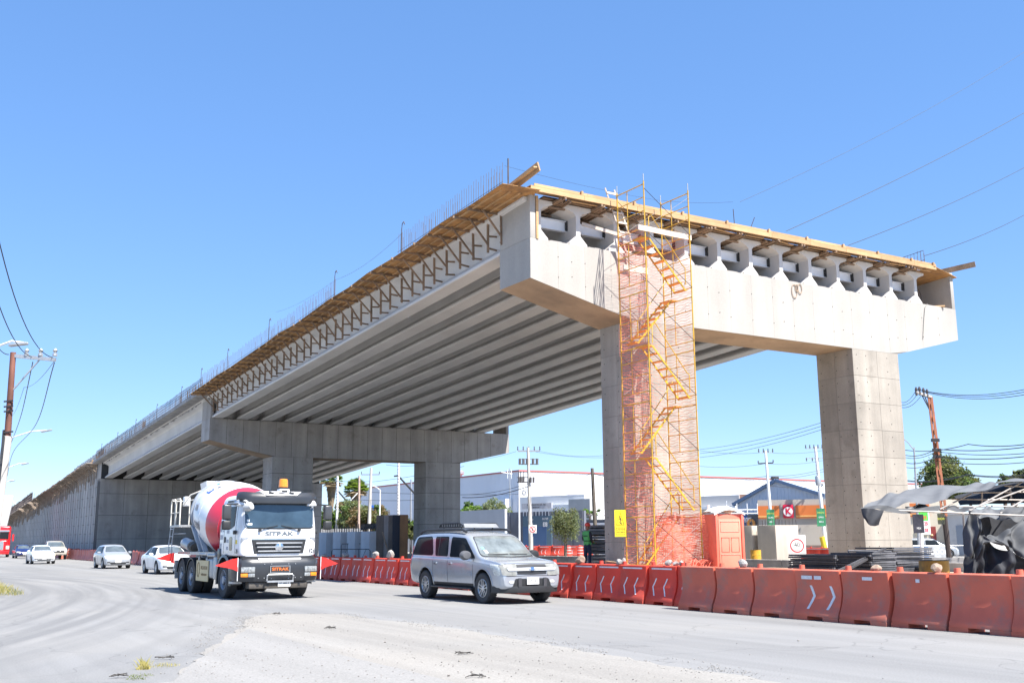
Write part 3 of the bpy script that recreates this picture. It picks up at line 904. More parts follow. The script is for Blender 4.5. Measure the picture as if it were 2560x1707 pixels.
M['rim'] = P('wheel_alloy', (.50, .51, .52), .35, .7, nz=(5, .2))
M['rim_truck'] = P('steel_wheel', (.30, .33, .38), .5, .3, nz=(5, .25))
def paint(name, c, rough=.28, metal=.0, dirt=.12):
    return P(name, c, rough, metal, nz=(1.2, .05), coat=.6, stain=(1.8, tuple(.5 * x + .12 for x in c), .58, .85) if dirt else None)

def plate_on(parent, x, y, z, txt, w=.34, h=.17, tilt=0):
    p = MB().box((x, y - w / 2, z - h / 2), (x + .012, y + w / 2, z + h / 2)).build('licence_plate', M['white'], parent)
    text_on(txt, h * .52, M['black'], p, (x + .014, y, z), (1, 0, 0), depth=.001, sx=.72)
    return p

# ---- generic saloon / hatchback
def car(label, paintm, u, v, L_=4.4, W_=1.74, H_=1.47, kind='sedan', wb=2.6, grille='wide', cat='car', lights=False, rz=0.0, plate='GTO 48-21', pos=None, th=TH):
    k = L_ / 4.4; hw = W_ / 2; hz = H_ / 1.47
    xr, xf = -L_ / 2, L_ / 2
    if kind == 'sedan':
        st = [(xr, .42, .70, .80, hw * .80, hw * .84, hw * .62), (xr + .04, .33, .86, .98, hw * .9, hw * .93, hw * .68), (xr + .25, .26, .92, 1.05, hw * .95, hw * .97, hw * .72),
              (xr + .62, .22, .93, 1.10, hw * .97, hw * .99, hw * .70), (xr + 1.15 * k, .2, .93, 1.40 * hz, hw * .97, hw, hw * .64), (xr + 1.75 * k, .19, .92, 1.46 * hz, hw * .97, hw, hw * .66),
              (.15 * k, .19, .91, 1.46 * hz, hw * .97, hw, hw * .66), (.5 * k, .19, .90, 1.40 * hz, hw * .97, hw, hw * .66), (1.05 * k, .2, .88, 1.03, hw * .97, hw * .99, hw * .76),
              (1.5 * k, .2, .82, .95, hw * .96, hw * .98, hw * .78), (xf - .38, .2, .74, .84, hw * .94, hw * .95, hw * .72), (xf - .14, .2, .66, .74, hw * .86, hw * .87, hw * .62), (xf - .02, .24, .54, .60, hw * .70, hw * .70, hw * .5), (xf, .3, .46, .5, hw * .6, hw * .6, hw * .45)]
    else:
        st = [(xr, .42, .76, .9, hw * .82, hw * .86, hw * .66), (xr + .04, .33, .90, 1.12, hw * .92, hw * .95, hw * .66), (xr + .3, .26, .94, 1.40 * hz, hw * .96, hw * .98, hw * .63), (xr + .8, .2, .94, 1.47 * hz, hw * .97, hw, hw * .66),
              (-.3, .19, .93, 1.49 * hz, hw * .97, hw, hw * .67), (.2 * k, .19, .92, 1.47 * hz, hw * .97, hw, hw * .67), (.5 * k, .19, .91, 1.41 * hz, hw * .97, hw, hw * .67), (1.08 * k, .2, .89, 1.04, hw * .97, hw * .99, hw * .78),
              (1.5 * k, .2, .84, .96, hw * .96, hw * .98, hw * .78), (xf - .32, .2, .77, .87, hw * .94, hw * .95, hw * .74), (xf - .1, .2, .68, .77, hw * .88, hw * .89, hw * .66), (xf - .01, .24, .56, .62, hw * .78, hw * .78, hw * .58), (xf, .3, .5, .54, hw * .7, hw * .7, hw * .55)]
    fx = xf - .78 * k; rx = fx - wb
    r = .32
    me, bvh = body_mesh(st, paintm, [(x, r + .01, s * hw * .62, s * (hw + .2)) for x in (fx, rx) for s in (-1, 1)], r + .065)
    T = thing('car', label, cat, L(u, v, 0) if pos is None else pos, th - pi / 2 + rz)
    inst('body', me, T)
    q = MB(); patch(q, bvh, [(-hw * .60, 1.36 * hz), (0, 1.40 * hz), (hw * .60, 1.36 * hz)], [(-hw * .74, 1.03), (0, 1.04), (hw * .74, 1.03)], 'x', 1, .006, rnd_=.05); q.build('windscreen', M['glassw'], T, 50, fix=False)
    q = MB(); patch(q, bvh, [(-hw * .55, 1.33 * hz), (hw * .55, 1.33 * hz)], [(-hw * .66, 1.08), (hw * .66, 1.08)], 'x', -1, .006, rnd_=.05); q.build('rear_window', M['glass'], T, 50, fix=False)
    for s in (-1, 1):
        bm_ = -.28 * k
        x0 = (xr + 1.0 * k) if kind == 'sedan' else xr + .35
        for (a, b, c, d, nm) in ((x0, bm_ - .04, x0 + .42, bm_ - .04, 'side_window'), (bm_ + .04, .92 * k, bm_ + .04, .50 * k, 'side_window')):
            q = MB(); patch(q, bvh, [(c, 1.36 * hz), (d, 1.36 * hz)], [(a, .96), (b, .96)], 'y', s, .006, rnd_=.05); q.build(nm, M['glass'], T, 50, fix=False)
        q = MB()
        for xx in (bm_, .86 * k): patch(q, bvh, *rect(xx - .008, .3, xx + .008, .93), 'y', s, .002, n=6, m=1)
        patch(q, bvh, *rect(bm_ - .9, .30, .86 * k, .315), 'y', s, .002, n=1, m=8)
        o = q.build('door_gap', M['black'], T, fix=False); 
        for xx in (bm_ + .14, bm_ - .78 * k):
            q = MB(); patch(q, bvh, *rect(xx - .08, .83, xx + .08, .86), 'y', s, .02); q.build('door_handle', paintm, T, 50, fix=False)
        mm = MB().lathe([(.001, -.04), (.07, -.03), (.10, .02), (.10, .07), (.08, .08), (.001, .08)], 12, ax=(-1, 0, 0)).mesh('mirror', paintm, 40)
        for vtx in mm.vertices: vtx.co.y *= 1.2; vtx.co.z *= .75
        inst('mirror', mm, T, (.78 * k, s * (hw + .09), 1.0))
        q = MB(); patch(q, bvh, [(s * hw * .46, .70), (s * hw * .93, .735)] if kind == 'sedan' else [(s * hw * .50, .76), (s * hw * .93, .79)],
                        [(s * hw * .50, .60), (s * hw * .90, .60)] if kind == 'sedan' else [(s * hw * .54, .62), (s * hw * .90, .60)], 'x', 1, .008, rnd_=.03)
        h = q.build('headlight', M['lamp_on'] if lights else M['lamp'], T, 50, fix=False)
        q = MB(); patch(q, bvh, *rect(min(s * hw * .56, s * hw * .78), .36, max(s * hw * .56, s * hw * .78), .43), 'x', 1, .006, rnd_=.02); q.build('fog_lamp', M['black'], T, 50, fix=False)
    gz = (.58, .70) if grille == 'wide' else (.66, .72)
    q = MB(); patch(q, bvh, [(-hw * .42, gz[1]), (hw * .42, gz[1])], [(-hw * .36, gz[0]), (hw * .36, gz[0])], 'x', 1, .006, rnd_=.03)
    g = q.build('grille', M['black'], T, 50, fix=False)
    q = MB()
    patch(q, bvh, *rect(-hw * .40, gz[0] + .035, hw * .40, gz[0] + .05), 'x', 1, .012, n=1); q.build('grille_bar', M['chrome'], g, fix=False)
    q = MB(); patch(q, bvh, [(-hw * .60, .40), (hw * .60, .40)], [(-hw * .52, .28), (hw * .52, .28)], 'x', 1, .006, rnd_=.03); q.build('lower_intake', M['black'], T, 50, fix=False)
    plate_on(T, xf + .004, 0, .46, plate)
    tm, rm = WH['car']
    add_wheels(T, tm, rm, [(x, s * (hw - .11), r, x == fx) for x in (fx, rx) for s in (-1, 1)])
    return T
M['lamp_on'] = P('lit_headlamp', (.6, .6, .5), .12, nz=(25, .3), coat=.5, emit=(1, .85, .5, .6))
WH = {'car': wheel_meshes(.32, .205, .205, 'alloy', 5)}
p_white = paint('white_car_paint', (.72, .74, .76))
p_silver = paint('silver_car_paint', (.40, .42, .44), .3, .35)
p_blue = paint('blue_car_paint', (.012, .02, .11), .25, .2)
# ---- long silver sport utility vehicle
M['glassw_suv'] = P('pale_windscreen_glass', (.15, .17, .17), .07, nz=(2.2, .45), spec=.7)
def suv():
    pt = P('silver_suv_paint', (.43, .46, .50), .26, .45, nz=(1.2, .05), coat=.7, stain=(2.2, (.36, .34, .32), .55, .9))
    hw = .945
    st = [(-2.72, .55, .90, 1.00, .80, .84, .76), (-2.69, .46, 1.08, 1.42, .88, .92, .77), (-2.62, .42, 1.14, 1.72, .91, .935, .755), (-2.40, .38, 1.15, 1.81, .92, .94, .755), (-1.6, .35, 1.14, 1.84, .92, hw, .76),
          (-.6, .34, 1.12, 1.85, .92, hw, .76), (.25, .34, 1.11, 1.805, .92, hw, .76), (.64, .34, 1.10, 1.73, .92, hw, .75), (1.0, .34, 1.08, 1.46, .92, hw, .77), (1.34, .34, 1.05, 1.17, .92, .94, .79),
          (1.8, .34, 1.02, 1.13, .92, .94, .82), (2.2, .34, .99, 1.09, .915, .93, .82), (2.44, .35, .95, 1.045, .90, .91, .80), (2.51, .38, .86, .96, .84, .86, .70), (2.545, .42, .74, .84, .82, .84, .66), (2.56, .44, .66, .72, .80, .82, .62)]
    T = thing('sport_utility_vehicle', 'long silver sport utility vehicle with black roof rack driving past the barriers', 'suv', L(-10.12, -5.9, 0), TH - pi / 2)
    me, bvh = body_mesh(st, pt, [(x, .40, s * .55, s * 1.2) for x in (1.64, -1.64) for s in (-1, 1)], .465)
    inst('body', me, T)
    def pc(name, mat, *a, parent=None, **k):
        q = MB(); patch(q, bvh, *a, **k); return q.build(name, mat, parent or T, 50, fix=False)
    pc('windscreen', M['glassw_suv'], [(-.66, 1.685), (0, 1.71), (.66, 1.685)], [(-.78, 1.19), (0, 1.17), (.78, 1.19)], 'x', 1, .006, rnd_=.07, m=14)
    w = pc('windscreen_seal', M['black'], [(-.68, 1.70), (0, 1.725), (.68, 1.70)], [(-.81, 1.165), (0, 1.15), (.81, 1.165)], 'x', 1, .002, rnd_=.07, m=14)
    sk = pc('sticker', M['white'], *rect(-.62, 1.26, -.54, 1.34), 'x', 1, .010)
    pc('sticker', P('teal_sticker', (.15, .45, .55), .5), *rect(-.65, 1.36, -.58, 1.42), 'x', 1, .010)
    pc('wiper', M['black'], [(-.60, 1.225), (.0, 1.235)], [(-.60, 1.205), (.0, 1.215)], 'x', 1, .016, n=1)
    pc('wiper', M['black'], [(.05, 1.235), (.60, 1.225)], [(.05, 1.215), (.60, 1.205)], 'x', 1, .016, n=1)
    pc('rear_window', M['glass'], [(-.60, 1.68), (.60, 1.68)], [(-.72, 1.22), (.72, 1.22)], 'x', -1, .006, rnd_=.06)
    for s in (-1, 1):
        pc('side_window', M['glass'], [(-2.38, 1.70), (-1.42, 1.72)], [(-2.60, 1.20), (-1.24, 1.19)], 'y', s, .006, rnd_=.09)
        pc('side_window', M['glass'], [(-1.22, 1.71), (-.42, 1.71)], [(-1.10, 1.18), (-.36, 1.17)], 'y', s, .006, rnd_=.06)
        f = pc('side_window', M['glass'], [(-.24, 1.70), (.50, 1.66)], [(-.24, 1.16), (1.18, 1.13)], 'y', s, .006, rnd_=.06)
        pc('window_bar', M['black'], *rect(-.95, 1.19, -.91, 1.71), 'y', s, .010, n=4, m=1)
        if s == -1:
            hd = MB().lathe([(.001, -.13), (.11, -.10), (.14, 0), (.12, .12), (.001, .15)], 12).mesh('head_rest', P('grey_seat', (.12, .12, .125), .8), 40)
        for nm, xs_ in (('door_gap', (-1.19, -.31, 1.12)),):
            q = MB()
            for xx in xs_: patch(q, bvh, *rect(xx - .008, .46, xx + .008, 1.14), 'y', s, .002, n=8, m=1)
            patch(q, bvh, *rect(-1.19, .45, 1.12, .464), 'y', s, .002, n=1, m=12)
            q.build(nm, M['black'], T, fix=False)
        for x0, x1 in ((-1.10, -.36), (-.26, 1.05)): pc('side_moulding', pt, *rect(x0, .67, x1, .77), 'y', s, .014, n=3, rnd_=.02)
        pc('sill_cladding', M['black'], *rect(-1.15, .34, 1.15, .45), 'y', s, .008, n=3, m=12)
        MB().box((-1.15, s * .86 if s > 0 else -1.02, .33), (1.15, 1.02 if s > 0 else -.86, .375)).build('running_board', M['black'], T, bevel=.012)
        for xx in (-.20, -1.08):
            q = pc('door_handle', pt, *rect(xx, .965, xx + .16, 1.01), 'y', s, .03, rnd_=.015)
            pc('keyhole', M['black'], *rect(xx + .02, .955, xx + .10, .975), 'y', s, .035, parent=q)
        mm = MB().lathe([(.001, -.06), (.09, -.05), (.125, .0), (.13, .08), (.11, .10), (.001, .10)], 14, ax=(-1, 0, 0)).mesh('mirror', P('grey_plastic_mirror', (.10, .10, .105), .4) if s < 0 else M['black'], 40)
        for vt in mm.vertices: vt.co.y *= 1.25; vt.co.z *= .95
        mo = inst('mirror', mm, T, (1.0, s * 1.07, 1.21)); MB().bar((-.02, -s * .16, -.05), (-.02, 0, -.02), .05, .05).build('mirror_arm', M['black'], mo)
        a, b = (s * .44, s * .89)
        pc('headlight', P('aged_headlamp', (.23, .23, .21), .25, nz=(9, .25), coat=.4), [(a, .995), (b, .98)], [(s * .47, .70), (s * .86, .72)], 'x', 1, .012, rnd_=.04)
        h = pc('headlight', M['lamp'], *( [(1.98, 1.0), (2.46, .97)], [(2.22, .73), (2.46, .71)] ), 'y', s, .006, rnd_=.04)
        pc('fog_lamp', M['lamp'], *rect(min(s * .68, s * .54), .52, max(s * .68, s * .54), .59), 'x', 1, .01, rnd_=.03)
        pc('tail_light', M['redlens'], [(-2.62, 1.45), (-2.57, 1.45)], [(-2.67, .95), (-2.58, .95)], 'y', s, .008)
        pc('wheel_arch_lip', pt, *( [(1.64 - .50 * cos(i * pi / 12), .40 + .50 * sin(i * pi / 12)) for i in range(13)], [(1.64 - .465 * cos(i * pi / 12), .40 + .465 * sin(i * pi / 12)) for i in range(13)] ), 'y', s, .012, n=2, m=20)
        pc('wheel_arch_lip', pt, *( [(-1.64 - .50 * cos(i * pi / 12), .40 + .50 * sin(i * pi / 12)) for i in range(13)], [(-1.64 - .465 * cos(i * pi / 12), .40 + .465 * sin(i * pi / 12)) for i in range(13)] ), 'y', s, .012, n=2, m=20)
    pc('bumper_seam', M['black'], [(-.86, .70), (0, .715), (.86, .70)], [(-.86, .688), (0, .703), (.86, .688)], 'x', 1, .004, n=1, m=16)
    pc('bonnet_gap', M['black'], [(-.86, 1.012), (0, 1.02), (.86, 1.012)], [(-.86, .998), (0, 1.006), (.86, .998)], 'x', 1, .003, n=1, m=16)
    g = pc('grille', M['black'], [(-.44, .985), (0, .995), (.44, .985)], [(-.44, .74), (0, .73), (.44, .74)], 'x', 1, .006)
    pc('chrome_bar', P('silver_bar', (.55, .56, .57), .35, .2), [(-.74, .895), (0, .905), (.74, .895)], [(-.70, .825), (0, .825), (.70, .825)], 'x', 1, .03, rnd_=.02, n=3, m=14)
    e = pc('badge', M['galv'], [(-.10, .89), (.10, .89)], [(-.10, .85), (.10, .85)], 'x', 1, .045); pc('badge', M['chrome'], [(-.045, .91), (.045, .91)], [(-.045, .83), (.045, .83)], 'x', 1, .048)
    pc('bumper_insert', M['black'], [(-.50, .635), (.50, .635)], [(-.58, .44), (.58, .44)], 'x', 1, .008, rnd_=.03)
    for yy in (-.38, .38): pc('bumper_guard', P('dark_plastic', (.06, .06, .065), .35), *rect(yy - .05, .43, yy + .05, .65), 'x', 1, .04, rnd_=.02)
    # lower lip of the bumper
    q = MB()
    pts = [(2.05, -.93), (2.38, -.88), (2.55, -.6), (2.60, -.2), (2.60, .2), (2.55, .6), (2.38, .88), (2.05, .93)]
    q.grid([[(x, y, .28) for x, y in pts], [(x + .02, y, .34) for x, y in pts], [(x, y, .45) for x, y in pts]]); q.grid([[(x, y, .28) for x, y in pts], [(x - .3, y * .8, .28) for x, y in pts]])
    q.build('bumper_lip', M['black'], T, 50)
    plate_on(T, 2.60, .0, .575, 'GJM-328-F', .36, .17)
    # roof rack and basket
    for s in (-1, 1):
        MB().path([(.35, s * .70, 1.82), (.15, s * .705, 1.885), (-.3, s * .71, 1.90), (-2.0, s * .71, 1.90), (-2.3, s * .70, 1.86), (-2.45, s * .69, 1.79)], .035, 8).build('roof_rail', M['black'], T, 40)
    R = thing('roof_basket', None, None); R.parent = T
    for s in (-1, 1):
        MB().path([(-.1, s * .56, 1.99), (-.25, s * .58, 2.07), (-.4, s * .58, 2.075), (-1.25, s * .58, 2.075), (-1.4, s * .58, 2.05), (-1.5, s * .56, 1.97)], .022, 6).build('side_tube', M['black'], R, 40)
        MB().path([(-.1, s * .56, 1.97), (-1.5, s * .56, 1.97)], .018, 6).build('side_tube', M['black'], R, 40)
        for k in range(9): MB().bar((-.25 - k * .14, s * .575, 1.975), (-.25 - k * .14, s * .575, 2.07), .035, .012).build('upright', M['black'], R)
    MB().add([(-.02, -.55, 1.95), (-.02, .55, 1.95), (-.14, .52, 2.06), (-.14, -.52, 2.06), (-.04, -.55, 1.95), (-.04, .55, 1.95), (-.16, .52, 2.06), (-.16, -.52, 2.06)], [(0, 1, 2, 3), (7, 6, 5, 4), (0, 4, 5, 1), (1, 5, 6, 2), (2, 6, 7, 3), (3, 7, 4, 0)]).build('wind_fairing', P('fairing_plastic', (.20, .205, .21), .4), R)
    for k in range(6): MB().tube((-.25 - k * .22, -.56, 1.965), (-.25 - k * .22, .56, 1.965), .015, 6).build('cross_tube', M['black'], R)
    for x in (-.3, -1.35): 
        for s in (-1, 1): MB().tube((x, s * .5, 1.86), (x, s * .5, 1.965), .02, 6).build('foot', M['black'], R)
    tm, rm = wheel_meshes(.385, .25, .235, 'alloy', 5)
    add_wheels(T, tm, rm, [(x, s * .83, .385, x > 0) for x in (1.64, -1.64) for s in (-1, 1)], steer=.03)
    return T
suv()
# ---- concrete mixer truck (origin under the front axle, x forward)
def truck():
    T = thing('mixer_truck', 'white concrete mixer truck with red band on its drum, beacon and red flags', 'truck', Vector((-7.42, 31.5, 0)), TH - pi / 2 - .022)
    wh = P('white_truck_paint', (.76, .77, .79), .3, nz=(1, .04), coat=.5, stain=(1.5, (.55, .53, .50), .6, .9))
    dk = P('dark_grey_moulding', (.032, .035, .041), .38, nz=(2, .15), coat=.2)
    gy = P('drum_frame_grey', (.33, .36, .40), .5, nz=(2, .15))
    drumw = P('white_drum_paint', (.74, .75, .77), .38, nz=(.8, .05), coat=.3, stain=(1.2, (.50, .48, .46), .55, .85))
    drumr = P('crimson_drum_paint', (.50, .025, .05), .38, nz=(.8, .1), coat=.3)
    HW = 1.17
    # cab
    st = []
    for x, a in ((-.80, .94), (-.77, 1.0), (-.2, 1.0), (.5, 1.0), (1.0, .995), (1.26, .97), (1.37, .90), (1.40, .84)):
        st.append((x, a))
    mb = MB(); rings = []
    for x, a in st:
        w = HW * a
        top = 3.12 - (.02 if x < 1 else (x - 1) * .22) - (.03 if x < -.78 else 0)
        half = [(0, 1.20), (w - .1, 1.20), (w - .01, 1.22), (w, 1.32), (w, 2.0), (w - .02, 2.2), (w - .06, 2.8), (w - .10, top - .14), (w - .18, top - .03), (w - .34, top), (w * .4, top + .02)]
        full = half + [(0, top + .02)] + [(-p, q) for p, q in half[1:]][::-1]
        rings.append([(x + (.0 if z < 2.05 else -(z - 2.05) * (.10 if x > .9 else 0)), y, z) for y, z in full])
    n = len(rings[0]); mb.add([p for r in rings for p in r], [(i * n + j, i * n + (j + 1) % n, (i + 1) * n + (j + 1) % n, (i + 1) * n + j) for i in range(len(rings) - 1) for j in range(n)] + [tuple(range(n)), tuple(range((len(rings) - 1) * n, len(rings) * n))[::-1]])
    me = mb.mesh('cab', [wh, M['black']])
    me = baked(me, lambda o: (setattr(o.modifiers.new('s', 'SUBSURF'), 'levels', 2)), 40)
    bvh = BVHTree.FromPolygons([v.co.copy() for v in me.vertices], [list(p.vertices) for p in me.polygons])
    cab = inst('cab', me, T)
    def pc(name, mat, *a, parent=None, **k):
        q = MB(); patch(q, bvh, *a, **k); return q.build(name, mat, parent or T, 50, fix=False)
    pc('windscreen_seal', M['black'], [(-1.03, 2.77), (0, 2.79), (1.03, 2.77)], [(-1.03, 2.03), (0, 2.01), (1.03, 2.03)], 'x', 1, .004, rnd_=.12, m=16)
    ws = pc('windscreen', M['glass_truck'], [(-1.0, 2.74), (0, 2.76), (1.0, 2.74)], [(-1.0, 2.07), (0, 2.05), (1.0, 2.07)], 'x', 1, .010, rnd_=.11, m=16)
    pc('sticker', M['white'], *rect(-.98, 2.14, -.80, 2.20), 'x', 1, .014, parent=ws)
    pc('sticker', M['white'], *rect(-.95, 2.24, -.88, 2.31), 'x', 1, .014, parent=ws)
    tb = MB(); tb.path([(1.33, -.50, 2.14), (1.33, .38, 2.14)], .028, 8); b = tb.build('warning_bar', M['white'], ws, 40)
    for k in range(3): MB().tube((1.333, -.38 + k * .27, 2.14), (1.333, -.28 + k * .27, 2.14), .031, 8).build('amber_segment', M['amber'], ws)
    for s in (-1, 1): 
        w_ = MB().bar((1.41, s * .55, 2.02), (1.37, s * .05, 2.13), .025, .02).build('wiper', M['black'], T); MB().cb((1.41, s * .58, 1.985), (.05, .08, .07)).build('wiper_foot', M['black'], w_)
    # dark visor with pale centre
    vi = MB()
    pts = [(.95, -1.17, 0), (1.28, -1.12, 0), (1.46, -.85, -.02), (1.50, 0, -.02), (1.46, .85, -.02), (1.28, 1.12, 0), (.95, 1.17, 0)]
    vi.grid([[(x - .10, y * .93, 3.16 + z) for x, y, z in pts], [(x - .02, y * .99, 3.08 + z) for x, y, z in pts], [(x + .01, y, 2.98 + z) for x, y, z in pts], [(x, y * (.99), 2.82 + z) for x, y, z in pts], [(x - .14, y * .9, 2.76) for x, y, z in pts]])
    vi = vi.build('sun_visor', dk, T, 60)
    pc('visor_corner', wh, *rect(-1.12, 2.73, -.80, 2.93), 'x', 1, .10, rnd_=.03); pc('visor_corner', wh, *rect(.80, 2.73, 1.12, 2.93), 'x', 1, .10, rnd_=.03)
    MB().add([(1.36, -.62, 3.165), (1.36, .62, 3.165), (1.50, .44, 3.045), (1.50, -.44, 3.045), (1.34, -.62, 3.15), (1.34, .62, 3.15), (1.48, .44, 3.03), (1.48, -.44, 3.03)], [(0, 1, 2, 3), (7, 6, 5, 4), (0, 4, 5, 1), (1, 5, 6, 2), (2, 6, 7, 3), (3, 7, 4, 0)]).build('visor_panel', wh, vi)
    for s in (-1, 1): MB().bar((1.46, s * .30 - .07, 3.135), (1.46, s * .30 + .07, 3.105), .05, .05).build('vent', M['black'], vi)
    MB().tube((.6, -.55, 3.13), (1.3, -.58, 3.16), .035, 8).build('horn', M['galv'], T)
    bc = MB().box((1.08, -.02, 3.13), (1.36, .27, 3.25)).build('beacon', wh, T, bevel=.02)
    MB().lathe([(.125, 3.25), (.125, 3.31)], 16, 0, (1.22, .12, 0)).build('beacon_base', M['black'], bc, 40)
    MB().lathe([(.135, 3.31), (.13, 3.48), (.115, 3.55), (.09, 3.565), (.001, 3.565)], 18, 0, (1.22, .12, 0)).build('beacon_lens', M['amber'], bc, 40)
    MB().cb((1.37, .12, 3.18), (.04, .16, .05)).build('marker_lamp', M['black'], T)
    MB().tube((1.1, .0, 3.25), (1.1, .0, 3.62), .006, 4).build('aerial', M['black'], T)
    # front face
    fx_ = bvh.ray_cast(Vector((5, 0, 1.87)), Vector((-1, 0, 0)))[0].x
    text_on('SITRAK', .165, M['letter_grey'], T, (fx_ + .002, .0, 1.875), (1, 0, 0), depth=.006, bold=.006, sx=1.55)
    pc('grille_trim', M['chrome'], [(-.80, 1.735), (.80, 1.735)], [(-.80, 1.70), (.80, 1.70)], 'x', 1, .02, n=2)
    g = pc('grille', M['black'], [(-.80, 1.70), (.80, 1.70)], [(-.72, 1.29), (.72, 1.29)], 'x', 1, .008)
    for k, z in enumerate((1.60, 1.48, 1.36)):
        MB().bar((1.43, -.68 + k * .03, z), (1.43, .68 - k * .03, z), .03, .035).build('grille_bar', M['galv'], g, bevel=.008)
    em = MB().lathe([(.001, .05), (.11, .035), (.135, .0)], 16, 0, (1.42, 0, 1.49), (1, 0, 0)).build('emblem', M['chrome'], g, 40)
    em2 = MB()
    for k in range(3): 
        a = pi / 2 + k * 2 * pi / 3
        em2.bar((1.47, 0, 1.49), (1.455, cos(a) * .10, 1.49 + sin(a) * .10), .035, .02, up=(1, 0, 0))
    em2.build('emblem_star', M['galv'], em)
    for s in (-1, 1):
        q = MB(); patch(q, bvh, *rect(min(s * .93, s * .94), 1.24, max(s * .93, s * .94), 2.0), 'x', 1, .003, n=6, m=1); q.build('panel_gap', M['black'], T, fix=False)
        pc('corner_vent', M['galv'], [(s * .86, 1.78), (s * 1.08, 1.76)], [(s * 1.02, 1.70), (s * 1.08, 1.62)], 'x', 1, .01)
        if s > 0: text_on('126', .16, M['black'], T, (bvh.ray_cast(Vector((5, .98, 1.36)), Vector((-1, 0, 0)))[0].x + .01, .98, 1.36), (1, .25, 0), depth=.004, sx=.95)
    text_on('126', .17, M['black'], T, (1.10, bvh.ray_cast(Vector((1.1, -5, 1.36)), Vector((0, 1, 0)))[0].y - .004, 1.36), (0, -1, 0), depth=.003)
    # sides of the cab
    for s in (-1, 1):
        wd = pc('side_window', M['glass'], [(-.10, 2.72), (.84, 2.72)], [(-.10, 2.03), (.52, 2.03), (.86, 2.12)], 'y', s, .008, rnd_=.06)
        q = MB()
        for xx in (-.18, .98): patch(q, bvh, *rect(xx - .008, 1.3, xx + .008, 2.85), 'y', s, .004, n=8, m=1)
        q.build('door_gap', M['black'], T, fix=False)
        pc('window_visor', M['black'], *rect(-.12, 2.86, .90, 2.91), 'y', s, .03)
        pc('side_glass_low', P('dusk_glass', (.12, .13, .10), .1, nz=None), *rect(.42, 1.38, .70, 1.80), 'y', s, .008, rnd_=.06)
        pc('door_handle', M['black'], *rect(-.12, 1.62, .02, 1.80), 'y', s, .02, rnd_=.04)
        pc('yellow_sticker', P('yellow_sticker', (.75, .55, .03), .5), *rect(.98 if 0 else 1.04, 1.58, 1.14, 1.70), 'y', s, .008)
        for (a_, b_, c_, d_) in ((-.65, 1.95, -.45, 2.05), (-.62, 1.72, -.28, 1.86), (-.35, 1.95, -.2, 2.0), (.1, 1.9, .36, 2.0), (.12, 1.62, .34, 1.72), (.1, 1.4, .3, 1.5), (-.62, 1.45, -.42, 1.6)):
            pc('notice', P('notice_print' , (.42, .43, .46), .6, nz=(30, .4)), *rect(a_, b_, c_, d_), 'y', s, .004) if s < 0 else None
        # mirrors
        mr = MB().bar((1.15, s * 1.18, 2.78), (1.28, s * 1.50, 2.76), .06, .05).build('mirror', M['black'], T)
        MB().box((1.13, s * 1.50 - .12, 2.30), (1.32, s * 1.50 + .12, 2.76)).build('mirror_shell', P('mirror_shell', (.05, .053, .058), .35), mr, bevel=.05, seg=3)
        MB().box((1.13, s * 1.50 - .12, 2.00), (1.32, s * 1.50 + .12, 2.28)).build('mirror_shell', M['black'], mr, bevel=.05, seg=3)
        MB().cb((1.05, s * 1.20, 1.93), (.14, .08, .12)).build('hinge', M['black'], T, bevel=.02)
    MB().lathe([(.001, -.16), (.09, -.13), (.14, 0), (.12, .10), (.001, .13)], 14, 0, (1.58, -.98, 2.68), (.6, .5, .3)).build('front_mirror', P('front_mirror_shell', (.5, .5, .5), .4), T, 40)
    MB().path([(1.2, -1.12, 2.86), (1.42, -1.05, 2.84), (1.55, -1.0, 2.74)], .025, 6).build('mirror_stalk', M['black'], T)
    # bumper
    bp = MB(); pts = [(.78, -1.21), (1.30, -1.20), (1.47, -1.08), (1.54, -.8), (1.56, 0), (1.54, .8), (1.47, 1.08), (1.30, 1.20), (.78, 1.21)]
    bp.grid([[(x - .1, y * .98, 1.14) for x, y in pts], [(x - .02, y, 1.07) for x, y in pts], [(x, y, .95) for x, y in pts], [(x, y, .62) for x, y in pts], [(x - .05, y * .98, .50) for x, y in pts], [(x - .35, y * .9, .50) for x, y in pts]])
    bp = bp.build('bumper', dk, T, 40)
    MB().box((1.20, -1.05, 1.10), (1.42, 1.05, 1.20)).build('step_recess', M['black'], T); MB().tube((1.48, -.62, 1.12), (1.48, .62, 1.12), .04, 8).build('step_bar', M['galv'], T)
    for s in (-1, 1):
        a, b = sorted((s * .70, s * 1.10)); 
        lp = MB().box((1.50 - .0, a, .76), (1.565, b, .90)); 
        h = MB().bar((1.565, s * .72, .83), (1.50, s * 1.10, .83), .05, .15).build('headlight', M['lamp_t'], T, bevel=.015)
        MB().bar((1.555, s * .72, .68), (1.53, s * .90, .68), .05, .10).build('lower_lamp', M['lamp_t'], h, bevel=.012)
        MB().bar((1.53, s * .91, .68), (1.485, s * 1.10, .68), .05, .10).build('indicator', M['amber'], h, bevel=.012)
        for (yy, zz) in ((.25, .98), (.45, .98), (.25, .58), (.45, .60), (.62, .6)): MB().tube((1.555, s * yy, zz), (1.566, s * yy, zz), .014, 6).build('bolt', M['galv'], bp)
    MB().box((1.562, -.29, .74), (1.585, .29, .93)).build('name_frame', M['galv'], T); o = MB().box((1.586, -.27, .755), (1.59, .27, .915)).build('name_plate', M['black'], T)
    text_on('SITRAK', .12, P('orange_letter', (.65, .16, .03), .5), o, (1.592, 0, .835), (1, 0, 0), depth=.002, bold=.003, sx=1.25)
    MB().path([(1.56, -.38, .50), (1.62, -.38, .66), (1.62, -.34, .69), (1.62, .34, .69), (1.62, .38, .66), (1.56, .38, .50)], .022, 6).build('guard_bar', M['galv'], T)
